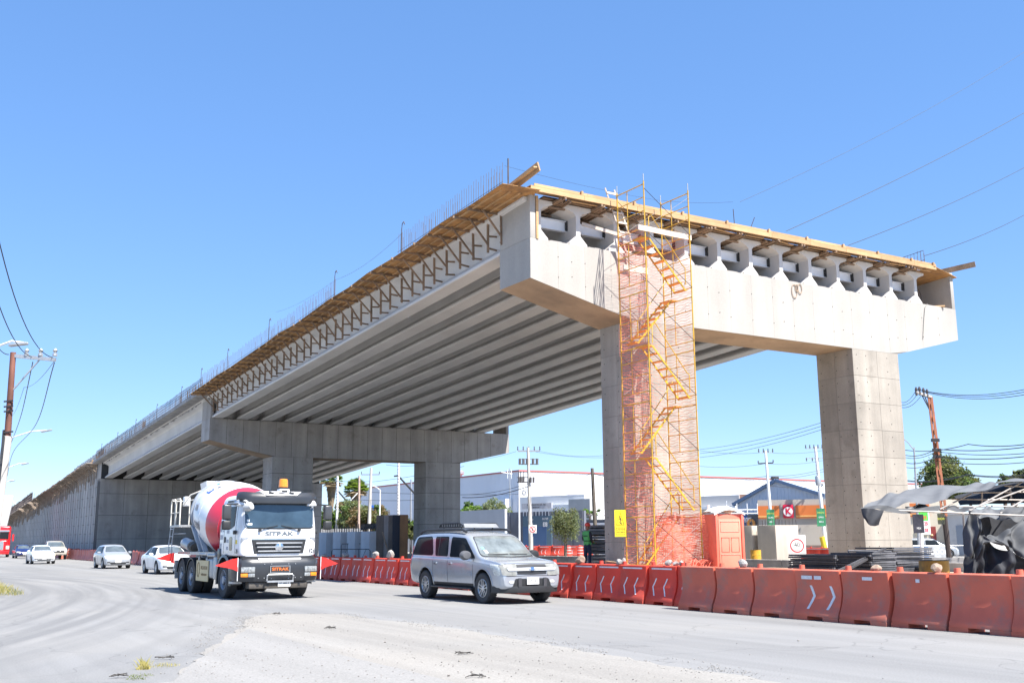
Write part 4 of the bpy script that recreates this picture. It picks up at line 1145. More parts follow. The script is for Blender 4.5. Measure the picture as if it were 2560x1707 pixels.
    MB().bar((1.62, -.38, .50), (1.62, .38, .50), .05, .05).build('guard_bar', M['galv'], T)
    plate_on(T, 1.60, .12, .44, 'GT 6864-A', .36, .17)
    und = P('underbody_steel', (.085, .075, .065), .7, nz=(4, .3))
    MB().box((1.1, -.85, .30), (1.45, .85, .49)).build('underrun_beam', und, T, bevel=.03)
    for yy in (-.6, -.3, 0, .3, .6): MB().cb((1.452, yy, .40), (.01, .07, .07)).build('slot', M['black'], T)
    # chassis
    for s in (-1, 1): MB().box((-6.3, s * .42 - .05, .85), (1.2, s * .42 + .05, 1.10)).build('chassis_rail', und, T)
    for x in (0, -3.85, -5.2): MB().tube((x, -1.0, .52), (x, 1.0, .52), .09, 10).build('axle', M['black'], T)
    MB().box((-.5, -.45, .6), (.6, .45, 1.15)).build('gearbox', M['black'], T)
    # wheels
    M['rim'] = M['rim_truck']
    tm, rm = wheel_meshes(.52, .30, .29, 'truck')
    add_wheels(T, tm, rm, [(0, s * 1.05, .52, True) for s in (-1, 1)], steer=.02)
    add_wheels(T, tm, rm, [(x, s * y, .52, False) for x in (-3.85, -5.2) for s in (-1, 1) for y in (1.07, .74)])
    # front wheel arch / mud guard
    for s in (-1, 1):
        q = MB(); pr = [(.66 * cos(radians(a)), .52 + .66 * sin(radians(a))) for a in range(-12, 193, 12)]
        q.grid([[(x, s * 1.22, z) for x, z in pr], [(x, s * .85, z) for x, z in pr]]); q.grid([[(x, s * 1.22, z) for x, z in pr], [(x * 1.28, s * 1.20, .52 + (z - .52) * 1.12) for x, z in pr]])
        q.build('front_mudguard', dk, T, 50)
        MB().box((-.8, min(s * 1.08, s * 1.2), 1.1), (-.45, max(s * 1.08, s * 1.2), 1.45)).build('fender_corner', dk, T, bevel=.05)
        stp = MB().box((.72, min(s * .95, s * 1.22), .44), (1.1, max(s * .95, s * 1.22), .50)).build('step', M['galv'], T)
        MB().box((.74, min(s * .98, s * 1.2), .76), (1.05, max(s * .98, s * 1.2), .80)).build('step', M['galv'], T)
        for x in (-3.85, -5.2):
            q = MB(); pr = [(x + .62 * cos(radians(a)), .52 + .60 * sin(radians(a))) for a in range(10, 171, 10)]
            q.grid([[(a, s * 1.24, b) for a, b in pr], [(a, s * .55, b) for a, b in pr]]); q.grid([[(a, s * 1.24, b) for a, b in pr], [(x + (a - x) * .92, s * 1.24, .52 + (b - .52) * .92) for a, b in pr]])
            q.build('rear_mudguard', M['black'], T, 50)
        MB().box((-6.02, min(s * .62, s * 1.24), .40), (-5.99, max(s * .62, s * 1.24), 1.0)).build('mud_flap', M['galv'], T)
        # tank, box and yellow notice
        MB().box((-2.15, min(s * .75, s * 1.20), .52), (-1.30, max(s * .75, s * 1.20), 1.12)).build('fuel_tank', M['galv'], T, bevel=.08, seg=3)
        bx = MB().box((-1.2, min(s * .70, s * 1.20), .50), (-.86, max(s * .70, s * 1.20), 1.18)).build('tool_box', M['galv'], T, bevel=.04)
        hp = MB(); hp.path([(-2.95, s * 1.15, .6), (-2.95, s * 1.18, 1.15), (-2.85, s * 1.18, 1.25), (-2.0, s * 1.18, 1.25)], .045, 8); hp.build('hoop', M['galv'], T, 50)
        hp = MB(); hp.path([(-1.95, s * 1.15, .6), (-1.95, s * 1.18, 1.12), (-1.85, s * 1.18, 1.22), (-.9, s * 1.18, 1.22)], .055, 8); hp.build('hoop', M['galv'], T, 50)
        nb_ = MB().box((-3.1, min(s * 1.21, s * 1.235), .42), (-1.62, max(s * 1.21, s * 1.235), 1.05)).build('side_notice', P('cream_board', (.62, .50, .28), .6, nz=(2, .05)), T)
        if s < 0:
            text_on('PRECAUCION', .15, P('brown_print', (.25, .16, .08), .6), nb_, (-2.1, -1.238, .82), (0, -1, 0), depth=.002, sx=.85)
            text_on('CAMION PESADO', .10, P('brown_print2', (.25, .16, .08), .6), nb_, (-2.1, -1.238, .62), (0, -1, 0), depth=.002, sx=.85)
            q = MB(); q.path([(-2.80 + .14 * cos(a * pi / 8), -1.24, .76 + .22 * sin(a * pi / 8)) for a in range(16)], .012, 5, closed=True); q.build('print_ring', P('brown_print3', (.25, .16, .08), .6), nb_)
    # deck rail beside the drum with reflective tape
    MB().box((-5.9, -1.20, 1.22), (-1.1, -1.10, 1.32)).build('side_rail', M['galv'], T); MB().box((-5.9, 1.10, 1.22), (-1.1, 1.20, 1.32)).build('side_rail', M['galv'], T)
    tp = MB(); 
    for k in range(9): MB().box((-5.85 + k * .19, -1.206, 1.24), (-5.76 + k * .19, -1.201, 1.31)).build('tape', M['redlens'], T)
    # drum
    o = Vector((-.98, 0, 2.02)); e = Vector((-5.75, 0, 2.92)); ax = (e - o).normalized()
    prof = [(.02, -.02), (.66, 0), (.76, .04), (1.02, .55), (1.17, 1.0), (1.225, 1.28), (1.25, 1.75), (1.25, 2.3), (1.22, 2.8), (1.15, 3.3), (1.04, 3.8), (.84, 4.3), (.66, 4.7), (.62, 4.8)]
    dm = MB().lathe(prof, 48, 0, o, ax, mf=lambda k, i: 1 if k < 5 else 0)
    dme = dm.mesh('drum', [drumw, drumr], 30)
    drum = inst('drum', dme, T)
    b2 = BVHTree.FromPolygons([v.co.copy() for v in dme.vertices], [list(p.vertices) for p in dme.polygons])
    def ring(nm, s_, r, w, mat): MB().lathe([(r - .05, s_), (r, s_ + .005), (r, s_ + w), (r - .05, s_ + w + .005)], 40, 0, o, ax).build(nm, mat, drum, 40)
    ring('weld_ring', .52, 1.035, .03, drumr); ring('roller_ring', 3.72, 1.13, .10, gy)
    ring('weld_ring', 2.1, 1.256, .02, drumw)
    def drum_text(txt, size, mat, s_, ang, sx=1.0, rot=0.0):
        tmh = text_mesh(txt, size, mat, 0.0, sx=sx, bold=.012)
        # finer mesh is not needed: letters are small against the drum
        a_, b_ = MB().frame(ax)
        for vt in tmh.vertices:
            x, y = vt.co.x * cos(rot) - vt.co.y * sin(rot), vt.co.x * sin(rot) + vt.co.y * cos(rot)
            th = ang + y / 1.25
            d = Vector((0, -cos(th), sin(th)))
            d = (d - ax * d.dot(ax)).normalized()
            c = o + ax * (s_ - x)
            hit, nn, _, _ = b2.ray_cast(c + d * 3, -d)
            if hit: vt.co = hit + d * .018
        return inst('lettering', tmh, drum)
    ink = P('drum_print_dark', (.18, .17, .18), .5); blue = P('drum_print_blue', (.06, .13, .50), .4); teal = P('drum_print_teal', (.05, .40, .42), .5)
    drum_text('mi', .42, ink, 2.75, radians(16), 1.0); drum_text('cemi', .50, ink, 2.35, radians(-10), .85)
    def dpatch(nm, s0, s1, a0, a1, mat):
        q = MB(); rows = []
        for i in range(4):
            rw = []
            for j in range(6):
                th = a0 + (a1 - a0) * i / 3; ss = s0 + (s1 - s0) * j / 5
                d = Vector((0, -cos(th), sin(th))); d = (d - ax * d.dot(ax)).normalized()
                hit, nn, _, _ = b2.ray_cast(o + ax * ss + d * 3, -d); rw.append(tuple(hit + d * .005))
            rows.append(rw)
        q.grid(rows); return q.build(nm, mat, drum, fix=False)
    dpatch('logo_panel', 2.35, 2.85, radians(42), radians(53), blue)
    t = drum_text('CP', .19, M['white'], 2.60, radians(47.5), 1.1)
    for vt in t.data.vertices: vt.co += (vt.co - (o + ax * 2.60)).normalized() * .004
    drum_text('del', .22, ink, 2.3, radians(60), 1); drum_text('Bajio', .17, teal, 2.95, radians(66), 1)
    q = MB(); pts = []
    for k in range(20):
        th = radians(58) + .16 * sin(k * pi / 10); ss = 2.95 + .34 * cos(k * pi / 10)
        d = Vector((0, -cos(th), sin(th))); d = (d - ax * d.dot(ax)).normalized()
        hit, _, _, _ = b2.ray_cast(o + ax * ss + d * 3, -d); pts.append(hit)
    q.path(pts, .012, 5, closed=True); q.build('print_ring', P('logo_red', (.55, .08, .08), .5), drum)
    # drum supports
    for s in (-1, 1):
        MB().add([(-4.6, s * .55, 1.1), (-4.6, s * .9, 1.1), (-3.7, s * .9, 1.1), (-3.7, s * .55, 1.1), (-5.0, s * .62, 2.25), (-5.0, s * .92, 2.25), (-4.65, s * .92, 2.3), (-4.65, s * .62, 2.3)], [(3, 2, 1, 0), (4, 5, 6, 7), (0, 1, 5, 4), (1, 2, 6, 5), (2, 3, 7, 6), (3, 0, 4, 7)]).build('drum_support', gy, T)
        MB().bar((-4.9, s * .95, 2.2), (-3.4, s * 1.0, 1.3), .16, .10).build('support_strut', gy, T); MB().bar((-3.9, s * .98, 1.95), (-2.9, s * 1.0, 1.3), .14, .08).build('support_strut', gy, T)
        MB().box((-1.6, s * .3, 1.1), (-.95, s * .75, 1.7)).build('front_pedestal', M['black'], T)
    MB().tube((-4.9, -1.18, 1.62), (-4.2, -1.12, 1.50), .19, 14).build('water_cylinder', M['galv'], T, 40); MB().tube((-4.18, -1.12, 1.50), (-3.95, -1.1, 1.46), .15, 12).build('cylinder_cap', und, T, 40)
    # hopper, chute, platform, ladder
    MB().add([(-5.7, -.35, 3.25), (-5.7, .35, 3.25), (-6.2, .35, 3.15), (-6.2, -.35, 3.15), (-5.5, -.45, 3.86), (-5.5, .45, 3.86), (-6.25, .45, 3.80), (-6.25, -.45, 3.80)], [(3, 2, 1, 0), (0, 1, 5, 4), (1, 2, 6, 5), (2, 3, 7, 6), (3, 0, 4, 7)]).build('hopper', drumw, T)
    MB().add([(-5.8, -.3, 2.9), (-5.8, .3, 2.9), (-6.2, .35, 3.1), (-6.2, -.35, 3.1), (-6.3, -.2, 1.9), (-6.3, .2, 1.9), (-6.6, .22, 2.0), (-6.6, -.22, 2.0)], [(0, 1, 2, 3), (7, 6, 5, 4), (0, 4, 5, 1), (1, 5, 6, 2), (2, 6, 7, 3), (3, 7, 4, 0)]).build('chute', gy, T)
    pl = MB().box((-7.0, -1.2, 2.20), (-5.9, -.5, 2.27)).build('platform', M['galv'], T)
    rl = P('cream_rail_paint', (.60, .57, .50), .5, nz=(8, .1))
    for (x0, x1, y) in ((-6.98, -6.5, -1.18), (-6.42, -5.95, -1.18), (-6.98, -6.4, -.55)):
        q = MB(); q.path([(x0, y, 2.26), (x0, y, 3.15), (x0 + .06, y, 3.22), (x1 - .06, y, 3.22), (x1, y, 3.15), (x1, y, 2.26)], .024, 6); q.tube((x0, y, 2.72), (x1, y, 2.72), .018, 6); q.build('railing', rl, pl, 50)
    q = MB(); q.path([(-6.98, -1.15, 3.18), (-6.98, -.6, 3.18)], .022, 6); q.path([(-5.9, -1.1, 3.0), (-5.75, -.9, 3.35), (-5.55, -.6, 3.5)], .03, 6); q.build('railing', rl, pl, 50)
    MB().box((-6.15, -1.05, 2.95), (-5.95, -.85, 3.3)).build('control_box', drumw, T, bevel=.03)
    ld = thing('ladder', None, None); ld.parent = T
    for x in (-6.85, -6.5): MB().path([(x, -1.2, 2.2), (x, -1.24, 1.6), (x + .05, -1.24, .95)], .02, 6).build('stile', M['galv'], ld)
    for k in range(5): MB().tube((-6.85, -1.22, 1.05 + k * .27), (-6.5, -1.22, 1.05 + k * .27), .016, 6).build('rung', M['galv'], ld)
    MB().tube((-6.5, -1.2, 1.5), (-4.6, -1.15, 1.5), .012, 5).build('stay', M['galv'], T)
    MB().tube((-6.5, -1.2, 1.95), (-5.1, -1.15, 1.95), .012, 5).build('stay', M['galv'], T)
    MB().box((-6.4, -1.15, .75), (-6.2, 1.15, 1.0)).build('rear_beam', und, T)
    # red pennants
    for (x, y, sgn, z) in ((1.52, -1.2, -1, .98), (1.52, 1.22, 1, .98), (-6.2, -1.22, -1, 1.08)):
        f = MB().tube((x, y, z - .45), (x, y, z + .2), .012, 5).build('flag_staff', M['white'], T)
        w = .62
        dx, dy = (-.28, sgn * .95) if x > 0 else (-.5, -.85)
        rows = []
        for i in range(5):
            t_ = i / 4; hh = .19 * (1 - t_)
            rows.append([(x + dx * w * t_, y + dy * w * t_ + .0, z + hh + .02 * sin(t_ * 5)), (x + dx * w * t_ + .015, y + dy * w * t_, z - hh + .02 * sin(t_ * 5))])
        MB().grid(rows).build('flag', M['red'], f, fix=False)
    # the cab is a little wider and lower than first drawn: one correction for every part but the wheels
    def fit(o_, v_):
        z = v_.z; x = v_.x - (max(0, -v_.x - 5.85) * .35 if v_.x < -5.85 else 0)
        return Vector((x, v_.y, z if z < 1 else 1 + (z - 1) * .935))
    def walk(o_):
        for c_ in o_.children:
            if c_.name.startswith('wheel') and c_.type == 'EMPTY': continue
            if c_.type == 'MESH':
                if c_.rotation_euler.x or c_.rotation_euler.z or c_.rotation_euler.y: c_.location = fit(c_, c_.location)
                else:
                    for vt in c_.data.vertices: vt.co = fit(c_, vt.co)
            walk(c_)
    walk(T)
    return T
M['glass_truck'] = P('blue_windscreen_glass', (.035, .06, .085), .06, nz=(1.5, .35), spec=.9)
M['lamp_t'] = P('truck_lamp_lens', (.26, .27, .27), .15, nz=(18, .5), spec=.8, coat=.5)
M['letter_grey'] = P('grey_letter', (.20, .22, .24), .3, .5, nz=None)
truck()
# ---- other traffic
car('white saloon half hidden behind the mixer truck, its flank lit', p_white, 0, 0, 4.6, 1.78, 1.46, 'sedan', 2.7, 'wide', plate='GTO 31-07', pos=Vector((-18.35, 56.0, 0)))
car('silver grey hatchback following well behind the white saloon', p_silver, 0, 0, 4.1, 1.70, 1.47, 'hatch', 2.5, 'thin', plate='GPL 90-12', pos=Vector((-25.9, 68.3, 0)))
car('white saloon with its lamps lit beside the ramp wall', paint('white_car_paint_b', (.70, .72, .74)), 0, 0, 4.5, 1.78, 1.45, 'sedan', 2.65, 'wide', lights=True, plate='GRV 66-31', pos=Vector((-38.0, 85, 0)))
# ------------------------------------------------------------------ water filled barriers
def barrier_mat(name, c, tr, scuff, am):
    return P(name, c, .62, nz=(1.5, .16), rnd=.10, stain=(2.2, scuff, .50, .50 + am), trans=(*[min(1, x * 1.2) for x in c], tr), bump=(6, .2, .01))
M['bar_new'] = barrier_mat('orange_barrier_plastic', (.66, .075, .045), .25, (.46, .13, .10), .34)
M['bar_old'] = barrier_mat('scuffed_barrier_plastic', (.62, .145, .085), .14, (.38, .18, .14), .2)
M['bar_fade'] = barrier_mat('faded_barrier_plastic', (.56, .16, .13), .10, (.42, .24, .22), .3)
M['tape'] = P('reflective_tape', (.66, .66, .68), .35, nz=(14, .12))
def hwid(z, bw=.235, tw=.095):      # half depth of the barrier at height z
    if z < .14: return bw
    if z > .62: return tw
    t = (z - .14) / .48
    return tw + (bw - tw) * (1 - t) ** 1.9
def barrier_parts(Ln, h=.95, lip=False):
    zs = [.08, .14, .2, .27, .34, .42, .5, .62, h - .07, h - .02, h]
    prof = [(-hwid(z) - (.035 if lip and z > h - .1 else 0), z) for z in zs]; prof[-1] = (prof[-1][0] + .03, h)
    full = prof + [(-a, b) for a, b in prof[::-1]]
    mb = MB(); e = Ln / 2 - .012
    n = len(full)
    xs = [(-e, -.02), (-e + .03, .0), (e - .03, 0), (e, -.02)]
    rings = []
    for x, d in xs: rings += [(x, y + (d if y < 0 else -d) * -1 * (1 if y < 0 else 1) * (0 if abs(y) < .03 else 1), z) for y, z in full]
    fs = [(i * n + j, i * n + (j + 1) % n, (i + 1) * n + (j + 1) % n, (i + 1) * n + j) for i in range(3) for j in range(n)]
    fs += [tuple(range(n)), tuple(range(3 * n, 4 * n))[::-1]]
    mb.add(rings, fs)
    for s in (-1, 1):
        a, b = sorted((s * .20, s * e)); mb.box((a, -.235, 0), (b, .235, .078))
    mb.box((-e, -.03, .2), (-e - .02, .03, h - .1)) 
    mb.tube((-e + .10, 0, h), (-e + .10, 0, h + .085), .062, 12, r2=.055)
    return mb
def strip(x0, x1, z0, z1, off=.006, lip=.0):
    mb = MB(); y0, y1 = -hwid(z0) - off - lip, -hwid(z1) - off - lip
    mb.add([(x0, y0, z0), (x1, y0, z0), (x1, y1, z1), (x0, y1, z1), (x0, y0 + .008, z0), (x1, y0 + .008, z0), (x1, y1 + .008, z1), (x0, y1 + .008, z1)], [(0, 1, 2, 3), (7, 6, 5, 4), (0, 4, 5, 1), (1, 5, 6, 2), (2, 6, 7, 3), (3, 7, 4, 0)])
    return mb
def chevron(x, z0=.22, z1=.64, d=-1, w=.042, k=.13):
    mb = MB(); zm = (z0 + z1) / 2; pts = []
    for i in range(9):
        z = z0 + (z1 - z0) * i / 8; t = 1 - abs(z - zm) / (zm - z0)
        pts.append((x + d * k * t, -hwid(z) - .006, z))
    rows = [[(px - w / 2, y, z), (px + w / 2, y, z)] for px, y, z in pts]
    mb.grid(rows)
    mb.grid([[(px - w / 2, y, z), (px - w / 2, y + .01, z)] for px, y, z in pts]); mb.grid([[(px + w / 2, y, z), (px + w / 2, y + .01, z)] for px, y, z in pts])
    return mb.mesh('chevron', M['tape'], fix=False)
LB = 1.125
bm_new = barrier_parts(LB).mesh('water_barrier', M['bar_new'], 40)
bm_fade = barrier_parts(LB).mesh('water_barrier', M['bar_fade'], 40)
bm_old = barrier_parts(1.175, .98, True).mesh('water_barrier', M['bar_old'], 40)
st_top = strip(-LB * .36, LB * .36, .855, .89).mesh('reflective_strip', M['tape'])
chv = [chevron(-.22), chevron(.22)]
ORD = ['first', 'second', 'third', 'fourth', 'fifth', 'sixth', 'seventh', 'eighth', 'ninth', 'tenth', 'eleventh', 'twelfth', 'thirteenth', 'fourteenth', 'fifteenth', 'sixteenth', 'seventeenth', 'eighteenth']
rr = random.Random(4)
def new_barrier(v, u, label, group, full=True, mesh=None, rz=0):
    o = inst('water_barrier', mesh or bm_new, None, L(u, v, 0), TH - pi / 2 + rz)
    tag(o, label, 'barrier', group)
    if full:
        inst('reflective_strip', st_top, o)
        for c in chv: inst('chevron', c, o)
    return o
n_l = 0; v = -12.0; u0 = -7.72
idx = 0
while v < 100:
    if v < -5.5:
        lab = 'bright orange chevron barrier, %s one left of the dull scuffed row' % ORD[idx]
        gp = 'orange barriers between the silver vehicle and the scuffed row'; full = True; m_ = bm_new
    elif v < 16:
        j = int((v + 5.5) / LB)
        lab = 'orange chevron barrier, %s one showing left of the silver vehicle tail' % ORD[max(0, j - 7)] if 7 <= j < 20 else 'orange chevron barrier hidden behind the silver sport utility vehicle'
        gp = 'orange barriers between the mixer truck and the silver vehicle'; full = True; m_ = bm_new
    else:
        lab = ('orange barrier in the shaded row along the ramp, %s one beyond the mixer truck' % ORD[int((v - 16) / LB)]) if v < 35 else 'faded barrier in the shaded row between the half hidden saloon and silver hatchback' if v < 58 else 'faded barrier in the shaded row behind the silver hatchback' if v < 84 else 'faded barrier at the far end of the row, by the three traffic drums'
        gp = 'faded barriers along the ramp'; full = v < 30; m_ = bm_fade if v > 24 else bm_new
    new_barrier(v, u0 + rr.uniform(-.05, .05) + (.02 * (v - 30) if v > 30 else 0) * .6, lab, gp, full, m_, rr.uniform(-.05, .05))
    v += LB + .01; idx += 1
    if v > 52 and v < 60: v = 60
dnames = ['whose end overlaps the bright orange barriers', 'with a pale rock on top beside the speed sign', 'without any tape, in front of the dark panel stacks', 'carrying two large white chevrons pointing right',
          'with one white tape piece under its rim beside the dark panels', 'with a small white tape scrap, in front of the yellow drum', 'beneath a brown rock, in front of the black tarpaulin', 'rightmost in the photo, with a paint splash', 'just outside the right edge']
v = -12.95
for k in range(9):
    o = inst('water_barrier', bm_old, None, L(-8.42 + rr.uniform(-.03, .03), v - k * 1.195, 0), TH - pi / 2 + rr.uniform(-.05, .06))
    tag(o, 'dull scuffed red barrier ' + dnames[k], 'barrier', 'scuffed barriers at the right')
    if k == 3:
        inst('chevron', chevron(-.20, .22, .72, 1, .06, .12), o); inst('chevron', chevron(.30, .22, .72, 1, .06, .12), o)
        inst('reflective_strip', strip(-.38, -.10, .79, .86, .008, .035).mesh('reflective_strip', M['tape']), o); inst('reflective_strip', strip(-.05, .13, .79, .86, .008, .035).mesh('reflective_strip', M['tape']), o)
    if k == 4: inst('reflective_strip', strip(-.02, .22, .81, .87, .008, .035).mesh('reflective_strip', M['tape']), o)
    if k == 5: inst('reflective_strip', strip(-.05, .03, .80, .86, .008, .035).mesh('reflective_strip', M['tape']), o)
    if k == 7:
        q = MB(); q.add([(.0, -.16, .5), (.1, -.118, .62), (.12, -.2, .42), (.3, -.245, .26), (.22, -.245, .12), (.02, -.245, .2)], [(0, 1, 2), (0, 2, 3, 4, 5)]); q.build('paint_splash', P('pale_splash', (.62, .38, .33), .6), o, fix=False)

# ---- stones on the barriers
def rock_mesh(seed, s=(1, 1, 1)):
    bm = bmesh.new(); bmesh.ops.create_icosphere(bm, subdivisions=2, radius=1)
    r_ = random.Random(seed)
    dirs = [(Vector((r_.uniform(-1, 1), r_.uniform(-1, 1), r_.uniform(-1, 1))).normalized(), r_.uniform(.55, .85)) for _ in range(9)]
    for v_ in bm.verts:
        for d, k in dirs:
            t = v_.co.dot(d)
            if t > k: v_.co -= d * (t - k)
        v_.co *= r_.uniform(.96, 1.04)
        v_.co.x *= s[0]; v_.co.y *= s[1]; v_.co.z = v_.co.z * s[2] + s[2] * .72
    me = bpy.data.meshes.new('rock'); bm.to_mesh(me); bm.free()
    return me
M['rock'] = P('pale_rock', (.30, .285, .265), .9, nz=(8, .25), bump=(14, .5, .02))
M['rock_b'] = P('brown_rock', (.30, .22, .165), .9, nz=(8, .3), bump=(14, .5, .02))
def rock(u, v, z, s, label, mat='rock', seed=1, rz=0):
    me = rock_mesh(seed, s); me.materials.append(M[mat])
    o = inst('rock', me, None, L(u, v, z), TH - pi / 2 + rz); tag(o, label, 'rock', 'stones weighing down the barriers')
for i, (v, s, lab, mt) in enumerate([(5.4, (.20, .16, .20), 'large white angular rock nearest the silver vehicle on the orange barriers', 'rock'), (6.7, (.17, .12, .15), 'white wedge shaped rock left of the largest rock', 'rock'),
        (9.8, (.22, .15, .12), 'grey shaded flat rock on the orange barriers below the crowd fences', 'rock'), (12.2, (.24, .14, .08), 'low grey rock further left on the shaded barriers', 'rock'),
        (-7.2, (.15, .12, .14), 'round beige rock on the barrier right of the silver vehicle', 'rock_b'), (-9.0, (.10, .09, .09), 'small white rock of the pair on the orange barrier', 'rock'), (-9.18, (.09, .08, .10), 'small darker rock touching the white one of the pair', 'rock'),
        (-11.0, (.12, .09, .09), 'leftmost of three white broken stones by the scuffed row', 'rock'), (-11.28, (.10, .08, .07), 'middle of three white broken stones by the scuffed row', 'rock'), (-11.5, (.09, .08, .08), 'rightmost of three white broken stones by the scuffed row', 'rock')]):
    rock(-7.72, v, .95, s, lab, mt, i + 1, i)
for i, (px, s, lab, mt) in enumerate([(1931, (.13, .10, .11), 'grey jagged rock on the scuffed barriers below the speed sign', 'rock'), (2256, (.12, .09, .07), 'smooth beige rock on the scuffed barriers by the dark panels', 'rock_b'), (2392, (.17, .11, .10), 'brown rounded rock on the scuffed barriers before the tarpaulin', 'rock_b')]):
    t = {1931: -14.35, 2256: -17.9, 2392: -19.25}[px]
    rock(-8.42, t, .98, s, lab, mt, i + 30, i)

# ------------------------------------------------------------------ scaffold stair tower
SU, SV, SW, SS, SZ, LV = -1.13, -2.37, 1.64, 2.17, .45, 2.05
SC = thing('scaffold_tower', 'tall yellow scaffold stair tower standing in front of the left column', 'scaffold', L(SU, SV, SZ), TH)
fm = MB()
for y in (0, SW): fm.tube((0, y, 0), (0, y, LV - .01), .026, 8)
fm.tube((0, .0, LV - .12), (0, SW, LV - .12), .022, 6)
for z in (.25, .9, 1.42): fm.tube((0, 0, z), (0, SW, z), .017, 6)
fm.tube((0, SW * .62, .25), (0, SW * .62, LV - .12), .017, 6)
fm = fm.mesh('ladder_frame', M['yellow'], 40)
for k in range(7):
    for s in (0, 1): inst('ladder_frame', fm, SC, (s * SS, 0, k * LV + (.0 if s == 0 else .0)))
up = MB().tube((0, 0, 0), (0, 0, .28), .02, 6).mesh('spigot', M['galv'], 40)
for x in (0, SS):
    for y in (0, SW): inst('spigot', up, SC, (x, y, 7 * LV)); MB().box((x - .08, y - .08, -.03), (x + .08, y + .08, .0)).build('base_plate', M['galv'], SC)
br1 = MB().tube((0, -.03, 1.75), (SS, -.03, .25), .010, 6).mesh('cross_brace', M['dark_steel'])
br2 = MB().tube((0, -.045, .25), (SS, -.045, 1.75), .008, 6).mesh('cross_brace', P('dull_brace', (.16, .15, .14), .6, .2, nz=None))
for k in range(7):
    for y in (0, SW + .06):
        inst('cross_brace', br1, SC, (0, y, k * LV)); inst('cross_brace', br2, SC, (0, y, k * LV))
def flight():
    q = MB(); rail = MB()
    return q
M['tread'] = P('orange_tread_paint', (.70, .27, .04), .5, nz=(6, .2))
tread = MB().box((-.11, 0, -.02), (.11, .58, .01)).mesh('tread', M['tread'])
for k in range(7):
    if k == 6: break
    y0 = .10 if k % 2 else .90
    F = thing('stair_flight', None, None); F.parent = SC; F.location = (0, 0, k * LV)
    d = 1 if k % 2 == 0 else -1
    xa, xb = (.22, SS - .25) if d > 0 else (SS - .22, .25)
    for y in (y0, y0 + .60):
        MB().bar((xa, y, .12), (xb, y, LV - .10), .025, .06).build('stringer', M['yellow'], F)
    for j in range(8):
        t = j / 7; inst('tread', tread, F, (xa + (xb - xa) * t, y0 + .01, .16 + (LV - .26) * t))
    MB().path([(xa, y0 - .02, .35), (xa, y0 - .02, 1.0), (xa + d * .12, y0 - .02, 1.08), (xb - d * .1, y0 - .02, LV + .82), (xb, y0 - .02, LV + .70), (xb, y0 - .02, LV)], .018, 6).build('handrail', M['yellow'], F, 40)
    MB().box((min(xb, xb + d * .3), y0, LV - .12), (max(xb, xb + d * .3), y0 + .6, LV - .07)).build('landing', M['tread'], F)
def net_mesh(fn, nu, nv, wu, rows_, cols_, seed, r=.005):
    """strands of an orange net over the surface fn(s, t) with s, t in 0..1"""
    mb = MB(); rn = random.Random(seed)
    for i in range(rows_):
        t = (i + .5) / rows_ + rn.uniform(-.1, .1) / rows_
        ph = rn.uniform(0, 6)
        pts = [Vector(fn(j / nu, t + .22 / rows_ * sin(j * .9 + ph))) for j in range(nu + 1)]
        mb.grid([[tuple(p + Vector((0, 0, r))) for p in pts], [tuple(p - Vector((0, 0, r))) for p in pts]])
    for i in range(cols_ + 1):
        s = i / cols_
        pts = [Vector(fn(s + .004 * sin(j * 1.3 + i), j / nv)) for j in range(nv + 1)]
        o_ = (Vector(fn(min(1, s + .01), .5)) - Vector(fn(max(0, s - .01), .5))).normalized() * r * .45
        mb.grid([[tuple(p + o_) for p in pts], [tuple(p - o_) for p in pts]])
    return mb
H = 6.15 * LV
for x, nm, sd in ((0, 'left', 1), (SS, 'right', 2)):
    q = net_mesh(lambda s, t: (x - .035 + .03 * sin(t * 40 + s * 3), .02 + s * (SW - .04), .05 + t * H), 22, 90, 0, 118, 26, sd, .0062)
    o = q.build('safety_net', M['net'], SC, fix=False); o['kind'] = 'stuff'
q = net_mesh(lambda s, t: (.02 + s * (SS - .04), SW + .10 + .04 * sin(t * 30 + s * 4), .05 + t * H * .98), 26, 80, 0, 104, 26, 5, .0062)
o = q.build('safety_net', M['net'], SC, fix=False); o['kind'] = 'stuff'
for sd, (x0, y0, x1, y1, h) in enumerate(((.95, .9, SS + .15, .15, 2.05), (1.0, 1.0, SS + .1, -.1, 1.95))):
    q = net_mesh(lambda s, t: (x0 + (x1 - x0) * s + .08 * sin(t * 5 + s * 6) - (1 - s) * .5 * (1 - t), y0 + (y1 - y0) * s + .10 * sin(s * 9 + t * 3), .02 + t * h + .05 * sin(s * 7)), 22, 22, 0, 34, 28, 9 + sd, .011)
    o = q.build('safety_net', M['net'], SC, fix=False); o['kind'] = 'stuff'
# bunch of net lying at the foot
q = MB(); rn = random.Random(3)
for i in range(46):
    a = rn.uniform(.2, 2.3); y = rn.uniform(-.5, .1); pts = [(a + j * .12 * rn.choice((1, .8)), y + .08 * sin(j + i), .05 + max(0, .40 * sin(j * .52 + .2) * rn.uniform(.75, 1.05))) for j in range(7)]
    q.path(pts, .012, 4)
o = q.build('net_heap', M['net'], SC, fix=False); o['kind'] = 'stuff'
